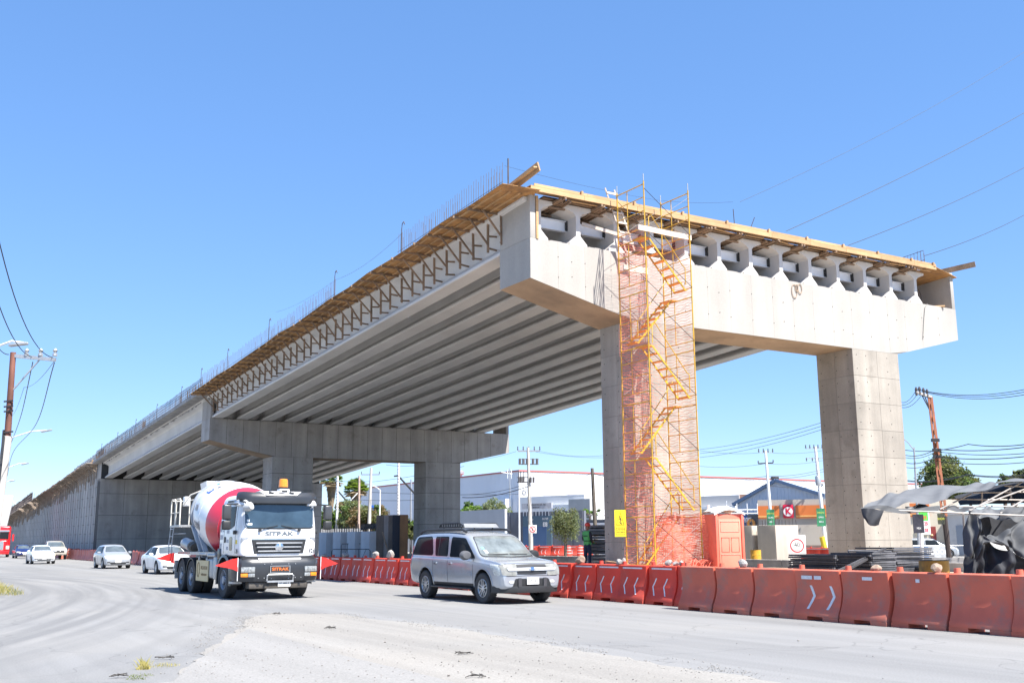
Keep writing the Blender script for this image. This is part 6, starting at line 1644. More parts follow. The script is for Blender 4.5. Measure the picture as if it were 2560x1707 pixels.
# ------------------------------------------------------------------ people
def skin_body(name, joints, edges, mat, parent):
    me = bpy.data.meshes.new(name); me.from_pydata([j[0] for j in joints], edges, []); me.materials.append(mat)
    o = bpy.data.objects.new('tmp', me); col.objects.link(o)
    o.modifiers.new('sk', 'SKIN'); 
    for i, j in enumerate(joints): me.skin_vertices[0].data[i].radius = (j[1], j[2] if len(j) > 2 else j[1])
    me.skin_vertices[0].data[0].use_root = True
    s = o.modifiers.new('ss', 'SUBSURF'); s.levels = 2; s.render_levels = 2
    dg = bpy.context.evaluated_depsgraph_get(); out = bpy.data.meshes.new_from_object(o.evaluated_get(dg)); bpy.data.objects.remove(o)
    out.name = name; out.polygons.foreach_set('use_smooth', [True] * len(out.polygons))
    return inst(name, out, parent)
def person(label, loc, rz, skin, shirt, trousers, vest=None, helmet=None, hat=None, sc=1.0):
    T = thing('person', label, 'person', loc, rz); T.scale = (sc,) * 3
    J = [((0, 0, .95), .15, .11), ((0, .01, 1.15), .145, .10), ((0, .02, 1.36), .17, .11), ((0, .01, 1.50), .065), ((0, -.01, 1.56), .055), ((0, -.02, 1.66), .095, .10), ((0, -.02, 1.73), .085, .09),
         ((-.19, .02, 1.42), .065), ((-.26, .03, 1.17), .048), ((-.17, -.16, 1.02), .036), ((-.13, -.23, 1.02), .03),
         ((.19, .02, 1.42), .065), ((.26, .02, 1.17), .048), ((.20, -.14, 1.00), .036), ((.17, -.22, .99), .03),
         ((-.10, 0, .88), .095), ((-.11, -.02, .50), .065), ((-.12, .02, .10), .045), ((-.12, -.10, .04), .042), ((.10, 0, .88), .095), ((.12, .02, .50), .065), ((.13, .05, .10), .045), ((.14, -.07, .04), .042)]
    E_ = [(0, 1), (1, 2), (2, 3), (3, 4), (4, 5), (5, 6), (2, 7), (7, 8), (8, 9), (9, 10), (2, 11), (11, 12), (12, 13), (13, 14), (0, 15), (15, 16), (16, 17), (17, 18), (0, 19), (19, 20), (20, 21), (21, 22)]
    body = skin_body('body', J, E_, skin, T)
    # clothing: thin shells taken from the body surface
    def shell(nm, test, off, mat):
        me = body.data; mb = MB(); mp = {}
        for p in me.polygons:
            c = sum((me.vertices[i].co for i in p.vertices), Vector()) / len(p.vertices)
            if test(c):
                ids = []
                for i in p.vertices:
                    if i not in mp: mp[i] = len(mb.v); mb.v.append(tuple(me.vertices[i].co + me.vertices[i].normal * off))
                    ids.append(mp[i])
                mb.f.append(ids); mb.m.append(0)
        return inst(nm, mb.mesh(nm, mat, 80, fix=False), T)
    shell('trousers', lambda c: c.z < .98 and c.z > .09 and abs(c.x) < .24 and not (c.y < -.12 and c.z > .8), .010, trousers)
    shell('shoes', lambda c: c.z <= .10, .012, M['black'])
    shell('shirt', lambda c: .93 < c.z < 1.50 and not (c.z < 1.12 and abs(c.x) > .16 and c.y < -.05), .009, shirt)
    if vest:
        shell('vest', lambda c: .95 < c.z < 1.49 and abs(c.x) < .20, .022, vest)
        for z in (1.10, 1.30):
            q = MB(); q.path([(.185 * cos(a * pi / 10), .01 + .145 * sin(a * pi / 10), z) for a in range(20)], .018, 4, closed=True); q.build('belt_stripe', P('dark_stripe', (.04, .05, .05), .6) if 'dark_stripe' not in bpy.data.materials else bpy.data.materials['dark_stripe'], T, 60)
    hd = (0, -.02, 1.70)
    MB().cb((0, -.125, 1.665), (.03, .04, .045)).build('nose', skin, T, bevel=.01)
    for s in (-1, 1):
        MB().lathe([(.001, -.012), (.014, 0), (.001, .012)], 8, 0, (s * .035, -.105, 1.70)).build('eye', M['black'], T, 60); MB().lathe([(.001, -.03), (.02, 0), (.001, .03)], 8, 0, (s * .098, -.01, 1.675)).build('ear', skin, T, 60)
    MB().cb((0, -.108, 1.625), (.05, .015, .012)).build('mouth', M['redlens'], T)
    # hands with fingers
    for s, bp_ in ((-1, Vector((-.13, -.25, 1.02))), (1, Vector((.17, -.24, .99)))):
        q = MB(); q.cb(bp_ + Vector((0, -.03, 0)), (.075, .08, .03))
        for k in range(4): q.path([bp_ + Vector((-.028 + k * .019, -.07, 0)), bp_ + Vector((-.028 + k * .019, -.11 - .006 * (k % 3), -.005)), bp_ + Vector((-.028 + k * .019, -.13, -.03))], .009, 5)
        q.path([bp_ + Vector((-s * .04, -.02, 0)), bp_ + Vector((-s * .06, -.05, 0)), bp_ + Vector((-s * .055, -.08, -.01))], .011, 5)
        q.build('hand', skin, T, 60)
    if helmet:
        q = MB(); q.lathe([(.125, 0), (.128, .03), (.12, .08), (.09, .125), (.04, .145), (.001, .148)], 18, 0, (0, -.02, 1.705)); q.lathe([(.15, .0), (.125, .008), (.12, .0)], 18, 0, (0, -.035, 1.70)); q.build('helmet', helmet, T, 50)
    if hat:
        q = MB(); q.lathe([(.22, .01), (.21, .0), (.11, .015), (.105, .10), (.07, .125), (.001, .12)], 20, 0, (0, -.02, 1.72)); q.build('hat', hat, T, 50)
    return T
sk = P('brown_skin', (.25, .13, .08), .6, nz=None)
g = at(1470, 1408, 43.2)
person('worker in green vest, dark trousers and red helmet, back turned', Vector((g.x, g.y, .47)), -.9 + pi, sk, P('dark_shirt', (.03, .03, .035), .8), P('navy_trousers', (.02, .03, .06), .8), P('green_vest', (.10, .42, .10), .7, nz=(3, .2)), P('red_helmet', (.70, .06, .03), .35), sc=.98)
g = at(2332, 1380, 88)
person('person in dark blue shirt and straw hat by the red shop door', Vector((g.x, g.y, 0)), .6, sk, P('blue_shirt', (.03, .06, .15), .8), P('grey_trousers', (.08, .08, .09), .8), None, None, P('straw_hat', (.55, .42, .25), .8))
# ------------------------------------------------------------------ far street and yards
def G(px, D, z=0.0):
    p = at(px, 1300, D); p.z = z; return p
def zat(py, D): return at(1280, py, D).z
def mass(name, label, cat, a, b, depth, h, mat, group=None, roof=None, z0=0):
    """block with its front between ground points a and b, going back depth"""
    d = b - a; T = thing(name, label, cat, Vector((a.x, a.y, z0)), atan2(d.y, d.x), group)
    MB().box((0, 0, -.2), (d.length, depth, h)).build('wall', mat, T)
    return T, d.length
corr = P('ribbed_white_sheet', (.74, .75, .77), .5, nz=(.1, .04)); corrb = P('ribbed_blue_grey_sheet', (.50, .56, .64), .5, nz=(.15, .06)); rust_trim = P('dull_red_trim', (.42, .12, .10), .6, nz=None)
# big warehouse, aligned with the flyover
WC = L(56, 99); 
WHs = thing('warehouse', 'huge white ribbed warehouse with a thin red roof edge behind everything', 'warehouse', L(56, 99), TH)
MB().box((0, 0, -.2), (92, 60, 11.5)).build('wall', corr, WHs)
MB().box((-.12, -.12, 11.5), (92.1, 60.1, 11.72)).build('roof_edge', rust_trim, WHs)
q = MB()
for k in range(300): q.box((.15 + k * .305, -.05, 0), (.22 + k * .305, 0, 11.45))
for k in range(150): q.box((-.05, .2 + k * .4, 0), (0, .3 + k * .4, 11.45))
o = q.build('ribs', corr, WHs); o['kind'] = 'stuff'
for (x, z, w, h, m_) in ((48.6, 8.2, 1.6, 2.2, 'galv'), (51.2, 8.2, 1.4, 2.2, 'glass')): MB().box((x, -.2, z), (x + w, -.06, z + h)).build('window', M[m_], WHs)
MB().box((47.2, -2.2, 7.3), (52.9, -.06, 7.7)).build('ledge', M['white'], WHs)
lil = P('lilac_grey_panel', (.44, .40, .45), .6, nz=None)
for x in (8.5, 24.5, 33.5): MB().box((x, -.12, 3.6), (x + 1.6, -.055, 8.3)).build('panel', lil, WHs)
MB().box((-1.2, 2.0, 0), (-.06, 6.5, 7.6)).build('annex', corr, WHs)
T = thing('roof_vent', 'small round ventilator on the left part of the warehouse roof', 'vent', L(56.4, 118, 11.5), TH); MB().lathe([(.35, 0), (.35, .5), (.7, .7), (.7, 1.1), (.3, 1.35), (.001, 1.4)], 14).build('cowl', M['galv'], T, 40)
# lower white building wing in front
T, ln = mass('white_building', 'low white industrial building with grey blocks left of the dark pole', 'building', G(1296, 142), G(1462, 133), 8, zat(1240, 138), P('white_render', (.78, .77, .75), .7, nz=(.3, .03)))
MB().box((ln * .45, -.5, 0), (ln * .83, -.01, zat(1262, 135))).build('projection', M['white'], T); MB().box((ln * .85, -1, 0), (ln * 1.15, -.01, zat(1250, 135))).build('grey_block', P('grey_block_wall', (.40, .40, .39), .8, nz=(.6, .08)), T)
for x in (.90, .98): MB().box((ln * x, -1.06, 4.0), (ln * x + .5, -1.01, 4.8)).build('window', M['glass'], T)
# grey yard wall with gate
yw = P('pale_blue_yard_wall', (.47, .50, .54), .8, nz=(.4, .05), streak=(.8, .06)); ywd = P('shade_grey_wall', (.145, .155, .185), .7, nz=(.3, .08), streak=(1.5, .15)); gate_b = P('blue_grey_gate_paint', (.10, .165, .215), .6, nz=(.3, .1)); gate_l = P('deep_blue_gate_paint', (.06, .12, .24), .6, nz=(.3, .1))  # gateway wall takes a dark grey: its recess shade put into the colour
a, b = G(1120, 124), G(1262, 114); T, ln = mass('yard_wall', 'pale blue grey yard wall left of the gate with a tree leaning over', 'wall', a, b, .3, zat(1274, 118), yw)
a, b = G(1252, 117), G(1460, 110); d = b - a
T, ln = mass('gate_building', 'shade grey gateway with blue gates and lettering behind the orange barriers', 'gateway', a, b, .4, zat(1276, 113) - .1, ywd)
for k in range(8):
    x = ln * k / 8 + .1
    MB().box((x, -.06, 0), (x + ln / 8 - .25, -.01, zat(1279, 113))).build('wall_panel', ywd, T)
H1 = zat(1289, 113)
x0, x1 = ln * .29, ln * .635
gt = MB().box((x0, -.16, 0), (x1, -.07, H1)).build('gate', gate_b, T)
MB().box((x0, -.18, .05), ((x0 + x1) / 2 - .02, -.165, 3.0)).build('gate_leaf', gate_l, gt); MB().box(((x0 + x1) / 2 + .02, -.18, .05), (x1 - .7, -.165, 3.0)).build('gate_leaf', gate_l, gt)
for k in range(9):
    MB().box((x0 + k * (x1 - x0) / 9, -.14, H1), (x0 + k * (x1 - x0) / 9 + .08, -.09, H1 + .75)).build('gate_bar', M['white'], gt)
MB().box((x0 - .1, -.25, H1 + .76), (x1 + .1, -.1, H1 + 1.35)).build('name_board', P('grey_board', (.50, .50, .52), .6), T)
text_on('ARRENDADORA DEL RIO', .27, M['black'], T, ((x0 + x1) / 2, -.26, H1 + 1.18), (0, -1, 0), depth=.005, sx=.85); text_on('BODEGA 7', .22, M['black'], T, ((x0 + x1) / 2, -.26, H1 + .9), (0, -1, 0), depth=.005)
text_on('PATIO', .34, M['white'], gt, (ln * .56, -.19, H1 - .35), (0, -1, 0), depth=.004, bold=.006, sx=.8); text_on('838', .66, M['white'], gt, (ln * .56, -.19, H1 - .95), (0, -1, 0), depth=.004, bold=.015, sx=.6)
text_on('WHATSAPP', .24, M['white'], gt, (ln * .385, -.19, H1 - .42), (0, -1, 0), depth=.004, sx=.62); text_on('4626252', .32, M['white'], gt, (ln * .385, -.19, H1 - .85), (0, -1, 0), depth=.004, sx=.62)
a, b = G(1444, 111), G(1530, 108); T, ln = mass('boundary_wall', 'white boundary wall right of the gateway with a small orange mark', 'wall', a, b, .3, zat(1308, 110), M['white']); MB().box((1.0, -.05, 1.6), (1.9, -.01, 2.8)).build('orange_mark', P('orange_poster', (.72, .35, .18), .6), T)
a, b = G(1448, 119), G(1520, 116); T, ln = mass('dark_wall', 'dark grey wall with a mesh fence on top behind the white boundary wall', 'wall', a, b, .3, zat(1300, 118), P('dark_grey_block', (.14, .14, .15), .8))
for k in range(6): MB().tube((k * ln / 5, .1, zat(1300, 118)), (k * ln / 5, .1, zat(1289, 118)), .04, 5).build('fence_post', M['galv'], T)
MB().tube((0, .1, zat(1290, 118)), (ln, .1, zat(1290, 118)), .03, 5).build('fence_rail', M['galv'], T)
# right side: grey building, brick gable, blue shed, shop
a, b = G(1740, 132), G(1850, 128); T, ln = mass('grey_building', 'low grey building above the portable toilet with a white ledge', 'building', a, b, 8, zat(1242, 130), P('pale_grey_render', (.42, .42, .42), .8, nz=(.2, .05)))
MB().box((0, -1.0, zat(1275, 129)), (ln, -.02, zat(1269, 129))).build('ledge', M['white'], T)
bk = P('salmon_brick', (.55, .30, .20), .85, nz=(3, .15)); a, b = G(1850, 128.2), G(1890, 127); T, ln = mass('brick_building', 'small salmon brick building left of the blue gabled shed', 'building', a, b, 6, zat(1239, 128), bk)
a, b = G(1844, 118), G(2058, 112); d = b - a; ln = d.length
SHD = thing('gabled_shed', 'pale blue ribbed shed with a wide blue gable behind the shop', 'shed', a, atan2(d.y, d.x))
zl, zp, zr_ = zat(1262.6, 118), zat(1209, 115), zat(1245, 112)
xp = ln * .49
MB().prism([(0, 0), (ln, 0), (ln, zr_), (xp, zp), (0, zl)], lambda p, r, t: (p, t, r), 0, 25).build('wall', corrb, SHD)
q = MB(); k = .15
while k < ln:
    ht = zl + (zp - zl) * k / xp if k < xp else zp + (zr_ - zp) * (k - xp) / (ln - xp)
    q.box((k, -.05, 0), (k + .1, -.0, ht - .1)); k += .42
o = q.build('ribs', corrb, SHD); o['kind'] = 'stuff'
bl = P('blue_roof_trim', (.10, .155, .25), .5, nz=None)
for (p0, p1) in (((-.4, zl - .1), (xp, zp + .18)), ((xp, zp + .18), (ln + .4, zr_ + .05))): MB().bar((p0[0], -.15, p0[1]), (p1[0], -.15, p1[1]), .5, .34).build('barge_board', bl, SHD)
for s in (0, 1): 
    A1, A2 = ((-.4, zl), (xp, zp + .25)) if s == 0 else ((xp, zp + .25), (ln + .4, zr_ + .1))
    MB().add([(A1[0], .11, A1[1]), (A2[0], .11, A2[1]), (A2[0], 25, A2[1]), (A1[0], 25, A1[1])], [(0, 1, 2, 3)]).build('roof', corrb, SHD, fix=False)
T = thing('ridge_ventilator', 'small dark ventilator on the peak of the blue gable', 'vent', Vector(SHD.location) + Vector((cos(SHD.rotation_euler.z) * xp, sin(SHD.rotation_euler.z) * xp + .6, zp + .3)), 0); MB().cb((0, 0, .15), (.8, .6, .35)).build('cowl', M['dark_steel'], T, bevel=.05)
a, b = G(1820, 101), G(1898, 99); T, ln = mass('tyre_shop_wall', 'dark grey wall carrying the blue tyre repair banner', 'wall', a, b, 3, zat(1290, 100), P('charcoal_wall', (.11, .11, .12), .8, nz=(.4, .1)))
bn = MB().box((.15, -.06, zat(1317, 100)), (ln * .63, -.02, zat(1292, 100))).build('banner', P('royal_blue_banner', (.02, .07, .24), .5, nz=(1, .1)), T)
text_on('VULCANIZADORA "FLORES"', .62, M['white'], bn, (.15 + (ln * .63) / 2, -.065, zat(1304, 100)), (0, -1, 0), depth=.003, bold=.012, sx=.33)
q = MB(); q.lathe([(.18, 0), (.42, 0), (.42, .05), (.18, .05)], 20, 0, (ln * .76, -.1, zat(1312, 100)), (0, -1, 0), cap=False); q.build('orange_tyre_sign', P('orange_sign', (.75, .30, .05), .5), T)
rl_ = thing('yard_railing', 'thin white posts and rails above the tyre shop wall', 'railing', G(1818, 104), -.06)
for k in range(4): MB().tube((k * 1.0, 0, 0), (k * 1.0, 0, zat(1255 if k == 0 else 1262, 104)), .05, 6).build('post', M['white'], rl_)
for z in (zat(1278, 104), zat(1287, 104)): MB().tube((0, 0, z), (3.4, 0, z), .05, 6).build('rail', M['white'], rl_)
# corner shop
a, b = G(1896, 98), G(2400, 92); d = b - a
SHP = thing('corner_shop', 'beige corner shop with a long orange band and red K sign', 'shop', a, atan2(d.y, d.x)); ln = d.length
beige = P('beige_render', (.42, .38, .33), .8, nz=(.3, .05)); cream = P('cream_render', (.66, .59, .46), .8, nz=(.3, .04)); orb = P('orange_fascia', (.62, .17, .04), .5, nz=(.3, .06)); lob = P('light_orange_line', (.72, .38, .12), .5, nz=None)
h1 = zat(1253, 97)
MB().box((0, 0, -.1), (ln * .55, 14, h1)).build('wall', beige, SHP)
MB().box((ln * .5505, .02, -.1), (ln, 14, h1 - .25)).build('wall', cream, SHP)
MB().box((0, -.06, .0), (ln * .55, -.01, .95)).build('plinth', P('brown_plinth', (.20, .14, .12), .8), SHP)
z0_, z1_ = zat(1300, 97), zat(1268, 97)
sx0, sx1 = (1963 - 1896) / 504 * ln, (1990 - 1896) / 504 * ln
for (x0, x1) in ((0.02, sx0 - .35), (sx1 + .2, ln * .86)): 
    f = MB().box((x0, -.14, z0_), (x1, -.07, z1_)).build('fascia', orb, SHP); MB().box((x0, -.16, z0_ + .12), (x1, -.145, z0_ + .26)).build('fascia_line', lob, f)
sg = MB().box((sx0, -.28, z0_ + .02), (sx1, -.08, z1_ + .08)).build('k_sign', P('crimson_sign', (.55, .01, .045), .4, nz=None), SHP, bevel=.02)
cx_, cz_ = (sx0 + sx1) / 2, (z0_ + z1_) / 2 + .03
q = MB(); q.lathe([(.001, 0), (.42, 0), (.42, .02), (.001, .02)], 32, 0, (cx_, -.29, cz_), (0, -1, 0)); q.build('white_disc', M['white'], sg)
text_on('K', .75, P('crimson_letter', (.55, .01, .045), .4, nz=None), sg, (cx_, -.32, cz_), (0, -1, 0), depth=.01, bold=.03)
def sxp(px): return (px - 1896) / 504 * ln
MB().box((sxp(2327), -.05, 0), (sxp(2341), .01, zat(1323, 93))).build('door', P('red_brown_door', (.30, .05, .04), .5), SHP)
MB().box((sxp(2342), -.3, 0), (sxp(2355), .01, 1.0)).build('red_cabinet', P('brick_red', (.45, .15, .09), .6), SHP)
MB().box((sxp(2290), -.05, zat(1345, 93)), (sxp(2321), .01, zat(1334, 93))).build('window', P('dusty_window', (.30, .28, .22), .4), SHP)
sh_ = MB().box((sxp(2389), -.05, 0.2), (sxp(2414), .01, zat(1321, 93))).build('roller_shutter', M['galv'], SHP)
MB().box((sxp(2362), -.8, zat(1311, 92.5)), (sxp(2382), .0, zat(1307, 92.5))).build('canopy', M['timber'], SHP)
T, ln2 = mass('grey_house', 'pale grey house right of the shop, mostly behind the tarpaulin', 'house', G(2362, 91.5), G(2470, 89), 8, zat(1287, 90.5), P('smoky_render', (.50, .49, .47), .8, nz=(.4, .1), stain=(.5, (.2, .18, .15), .55, .8)))
MB().box(((2389 - 2362) / 108 * ln2, -.05, .1), ((2415 - 2362) / 108 * ln2, .02, zat(1321, 90.5))).build('roller_shutter', P('blue_grey_shutter', (.25, .28, .32), .5, nz=None), T)
MB().box((0, -.2, zat(1292, 90.5)), (ln2, .0, zat(1288, 90.5))).build('cornice', M['white'], T)
# far walls filling the gaps at left under the bridge
T, ln = mass('low_white_wall', 'low white wall behind the bushes at the left under the flyover', 'wall', G(800, 134), G(905, 130), .3, zat(1318, 132), M['white'])
T, ln = mass('far_wall', 'long pale wall far behind the works under the flyover', 'wall', G(760, 178), G(1160, 150), .4, zat(1300, 165), P('pale_far_wall', (.55, .54, .52), .8, nz=(.2, .06)))
T, ln = mass('far_wall', 'long pale wall behind the toilet and pedestals', 'wall', G(1520, 116), G(1900, 108), .4, zat(1330, 112), P('pale_far_wall_b', (.50, .48, .45), .8, nz=(.2, .06)))
T, ln = mass('blue_tank', 'small blue tank showing above the bushes beside the thick palm', 'tank', G(925, 145), G(936, 145), 1, zat(1260, 145), P('bright_blue_tank', (.03, .12, .45), .5))
# railing around the far planter: small fence rail
# ------------------------------------------------------------------ far barriers and traffic drums
rr = random.Random(17)
me_far = barrier_parts(1.5, 1.0).mesh('water_barrier', M['bar_new'], 40); st_far = strip(-.5, .5, .86, .90).mesh('reflective_strip', M['tape'])
k = 0; px = 1302
a, b = G(1296, 108), G(1462, 104)
n_ = int((b - a).length / 1.52)
for i in range(n_ + 1):
    p = a.lerp(b, i / n_) ; d = b - a
    o = inst('water_barrier', me_far, None, p, atan2(d.y, d.x)); tag(o, 'small far orange barrier, %s from left in the row before the blue gateway' % ORD[i], 'barrier', 'orange barriers before the gateway'); inst('reflective_strip', st_far, o)
    for c in chv: inst('chevron', c, o)
a, b = G(1150, 113), G(1290, 109)
a, b = G(1979, 72), G(2085, 70); n_ = 4
for i in range(n_):
    p = a.lerp(b, (i + .3) / n_); o = inst('water_barrier', bm_new, None, p, atan2((b - a).y, (b - a).x)); tag(o, 'orange barrier, %s of the short row behind the speed sign' % ('leftmost', 'second', 'third', 'rightmost')[i], 'barrier', 'orange barriers behind the speed sign'); inst('reflective_strip', st_top, o)
def tdrum(P0, label, gp, mat):
    T = thing('traffic_drum', label, 'traffic drum', P0, 0, gp)
    MB().lathe([(.34, 0), (.34, .06), (.30, .07), (.28, .5), (.265, .52), (.24, .98), (.20, 1.05), (.06, 1.08), (.001, 1.08)], 20).build('drum_body', mat, T, 40)
    for z, r in ((.34, .289), (.62, .267), (.86, .25)): MB().lathe([(r + .004, z), (r - .002, z + .045)], 20, cap=False).build('white_band', M['tape'], T, 40)
for px, lab in ((1420, 'left one of two orange traffic drums before the tree'), (1449, 'right one of two orange traffic drums, beside the worker')): tdrum(G(px, 98), lab, 'traffic drums before the gateway', M['bar_new'])
for px, lab in ((164, 'leftmost of three faded traffic drums at the ramp foot'), (181, 'middle of three faded traffic drums at the ramp foot'), (198.5, 'rightmost of three faded traffic drums at the ramp foot')): tdrum(G(px, 110 - (px - 164) * .1), lab, 'traffic drums at the ramp', M['bar_old'])
# ------------------------------------------------------------------ poles, lamps, wires
conc_pole = P('concrete_pole', (.50, .47, .43), .8, nz=(1, .1)); rust_pole = P('rust_orange_pole', (.34, .125, .065), .75, nz=(2, .2)); brown_pole = P('brown_wood_pole', (.17, .07, .05), .8, nz=(1, .3), streak=(4, .3)); dark_wood = P('dark_wood_pole', (.12, .10, .08), .85, nz=(2, .2)); insul = P('insulator', (.10, .09, .09), .4, nz=None)
def pole(label, base, top, r0, r1, mat, cat='utility pole', name='utility_pole', group=None):
    T = thing(name, label, cat, base, 0, group); MB().tube((0, 0, -.1), top - base, r0, 10, r2=r1).build('shaft', mat, T, 40); return T
def arm(T, c, d, w=.1, n=4, up_=.25, mat=None):
    """cross arm centred on c (relative) along d with insulators"""
    a = MB().bar(c - d, c + d, w, w).build('cross_arm', mat or M['galv'], T)
    for i in range(n):
        t = -1 + 2 * i / max(1, n - 1); p = c + d * t
        MB().lathe([(.05, 0), (.07, up_ * .4), (.04, up_ * .5), (.06, up_)], 8, 0, p + Vector((0, 0, w / 2))).build('insulator', insul, a, 40)
    return a
def wire(pts, label, sag=0.0, r=.012, gp=None, cat='cable', smooth_=False):
    pts = [Vector(p) for p in pts]; out = []
    for k_, (a, b) in enumerate(zip(pts[:-1], pts[1:])):
        p0, p3 = (pts[k_ - 1] if k_ else a * 2 - b), (pts[k_ + 2] if k_ + 2 < len(pts) else b * 2 - a)
        for i in range(14):
            t = i / 14
            p = .5 * (2 * a + (b - p0) * t + (2 * p0 - 5 * a + 4 * b - p3) * t * t + (3 * a - p0 - 3 * b + p3) * t ** 3) if len(pts) > 2 and smooth_ else a.lerp(b, t)
            p.z -= sag * 4 * t * (1 - t) * (0 if smooth_ else 1); out.append(p)
    out.append(pts[-1])
    o = MB().path([p - out[0] for p in out], r, 4).build('overhead_cable', M['black'], None); o.location = out[0]
    tag(o, label, cat, gp); return o
# left roadside pole close to us
D = 41
base = Vector((at(-8, 1400, D).x - .35, D, 0)); jt = at(30, 1060 / 2.01 * 1 + 560, D)
jt = at(19, 1090, D); topp = at(33, 881, D)
T = pole('grey concrete and brown timber utility pole at the left edge', base, jt, .26, .17, conc_pole)
MB().tube(jt - base + (jt - topp) * .12, topp - base, .13, 10, r2=.11).build('timber_extension', brown_pole, T, 40)
ar = MB().bar(at(30, 889, D) - base, at(139, 899, D) - base, .12, .14).build('cross_arm', M['galv'], T)
for px in (66, 101, 137): MB().lathe([(.10, 0), (.10, .1), (.04, .12), (.10, .22), (.05, .3)], 8, 0, at(px, 890, D) - base).build('insulator', M['galv'], ar, 40)
MB().bar(at(98, 900, D) - base, at(26, 982, D) - base, .05, .05).build('stay', M['galv'], T)
for py in (1005, 1018, 1030, 1082): MB().bar(at(14, py, D) - base + Vector((0, -.15, 0)), at(36, py - 3, D) - base + Vector((0, -.1, 0)), .04, .06).build('bracket', M['dark_steel'], T)
q = MB()
for k in range(6): q.path([at(8 + k, 1075, D) - base, at(2, 1150 + k * 6, D - 1) - base, at(-4, 1230, D - 2) - base], .025, 4)
q.build('cable_bundle', M['black'], T)
wire([at(-10, 570, 30), at(131, 893, D)], 'upper curved cable dropping in from the left edge to the arm tip', .9, .018)
wire([at(-10, 740, 33), at(79, 892, D)], 'lower curved cable from the left edge to the arm middle', .4, .018)
wire([at(-10, 860, 36), at(22, 886, D)], 'short cable from the left edge to the pole head', .1, .018)
wire([at(136, 906, D), at(90, 1060, 60), at(33, 1130, 80), at(18, 1190, 110)], 'cable sweeping from the arm tip down behind the pole', 1.2, .02, smooth_=True)
wire([at(82, 905, D), at(52, 1040, 60), at(26, 1112, 85)], 'cable dropping from the arm middle behind the pole', .8, .02, smooth_=True)
wire([at(136, 902, D), at(60, 968, 62), at(30, 1040, 90)], 'faint thin line from the arm tip with a small box', .3, .012)
# street lamps down the left side
def lamp(D, tip, ell, label, side=1, base_px=None):
    b = Vector((at(-22, 1400, D).x, D, 0)); e, t = at(ell[0], ell[1], D), at(tip[0], tip[1], D)
    T = thing('street_lamp', label, 'street lamp', b, 0, 'street lamps along the left roadside')
    MB().tube((0, 0, 0), e - b - Vector((.25, 0, .35)), .10, 8, r2=.06).build('pole', M['galv'], T, 40)
    MB().path([e - b - Vector((.25, 0, .35)), e - b, (e * .5 + t * .5) - b + Vector((0, 0, .16)), t - b], .04, 6).build('arm', M['white'], T, 40)
    hl = MB().bar(t - b - (t - e).normalized() * .7, t - b, .22, .10).build('lamp_head', M['galv'], T, bevel=.03)
lamp(39, (69, 858), (-12, 868), 'nearest street lamp reaching in from the left edge')
lamp(70, (129, 1074), (28, 1094), 'second street lamp, its long arm beside the brown pole')
lamp(100, (72, 1157), (22, 1168), 'third street lamp further down the left roadside')
lamp(130, (38, 1200), (14, 1206), 'fourth and smallest street lamp on the left roadside')
b = G(43, 190); T = thing('street_lamp', 'pale Y shaped double street lamp far beyond the ramp', 'street lamp', b, 0)
MB().tube((0, 0, 0), at(42, 1262, 190) - b, .14, 6, r2=.09).build('pole', M['white'], T); 
for s in (-1, 1): MB().path([at(42, 1262, 190) - b, at(42 + s * 10, 1252, 190) - b, at(42 + s * 20, 1248, 190) - b], .08, 5).build('arm', M['white'], T, 40)
# poles under and behind the flyover
b = G(1327, 99); tp = at(1319.8, 1118, 99); T = pole('tall concrete pole loaded with switchgear before the grey gateway', b, tp, .22, .13, conc_pole)
arm(T, at(1322, 1127, 99) - b, Vector((1.05, 0, 0)), .14, 5, .35)
for z in (1147, 1160): MB().bar(at(1297, z, 99) - b, at(1347, z, 99) - b, .08, .08).build('cross_arm', M['galv'], T)
for px in (1299, 1308, 1317, 1332, 1342):
    q = MB(); q.tube(at(px, 1146, 98.8) - b, at(px, 1161, 98.8) - b, .10, 8); q.tube(at(px + 2, 1146, 98.8) - b, at(px + 2, 1161, 98.8) - b, .07, 8); q.build('cutout', insul, T)
for px in (1298, 1303, 1309, 1327, 1334): MB().tube(at(px, 1192, 98.8) - b, at(px, 1206, 98.8) - b, .11, 8).build('cutout', insul, T)
for px in (1297, 1302, 1309): MB().tube(at(px, 1178, 98.8) - b, at(px, 1192, 98.8) - b, .05, 6).build('lead', insul, T)
MB().bar(at(1293, 1193, 99) - b, at(1322, 1192, 99) - b, .12, .12).build('cross_arm', M['galv'], T); MB().bar(at(1293, 1205, 99) - b, at(1322, 1205, 99) - b, .10, .10).build('cross_arm', M['dark_steel'], T)
q = MB(); q.path([at(1310 + 3.5 * cos(a * pi / 6), 1231 + 6 * sin(a * pi / 6), 98.6) - b for a in range(12)], .05, 5, closed=True); q.build('cable_coil', M['black'], T)
b = G(1298, 106); T = pole('thin white lamp pole left of the loaded concrete pole', b, at(1297.5, 1200, 106), .11, .07, M['white'], 'lamp pole', 'lamp_pole')
b = G(1277, 125); T = thing('roof_antenna', 'faint white antenna mast before the warehouse corner', 'antenna', b, 0)
MB().tube((0, 0, 0), at(1273.5, 1170, 125) - b, .07, 6).build('mast', M['galv'], T)
for px in (1269, 1273.5, 1278): MB().tube(at(px, 1174, 125) - b, at(px, 1196, 125) - b, .05, 5).build('rod', M['white'], T)
MB().tube(at(1254, 1180, 125) - b, at(1280, 1185, 125) - b, .06, 5).build('boom', M['white'], T)
b = G(1490, 92); T = pole('bare dark wooden pole left of the near column', b, at(1480.5, 1170, 92), .20, .14, dark_wood)
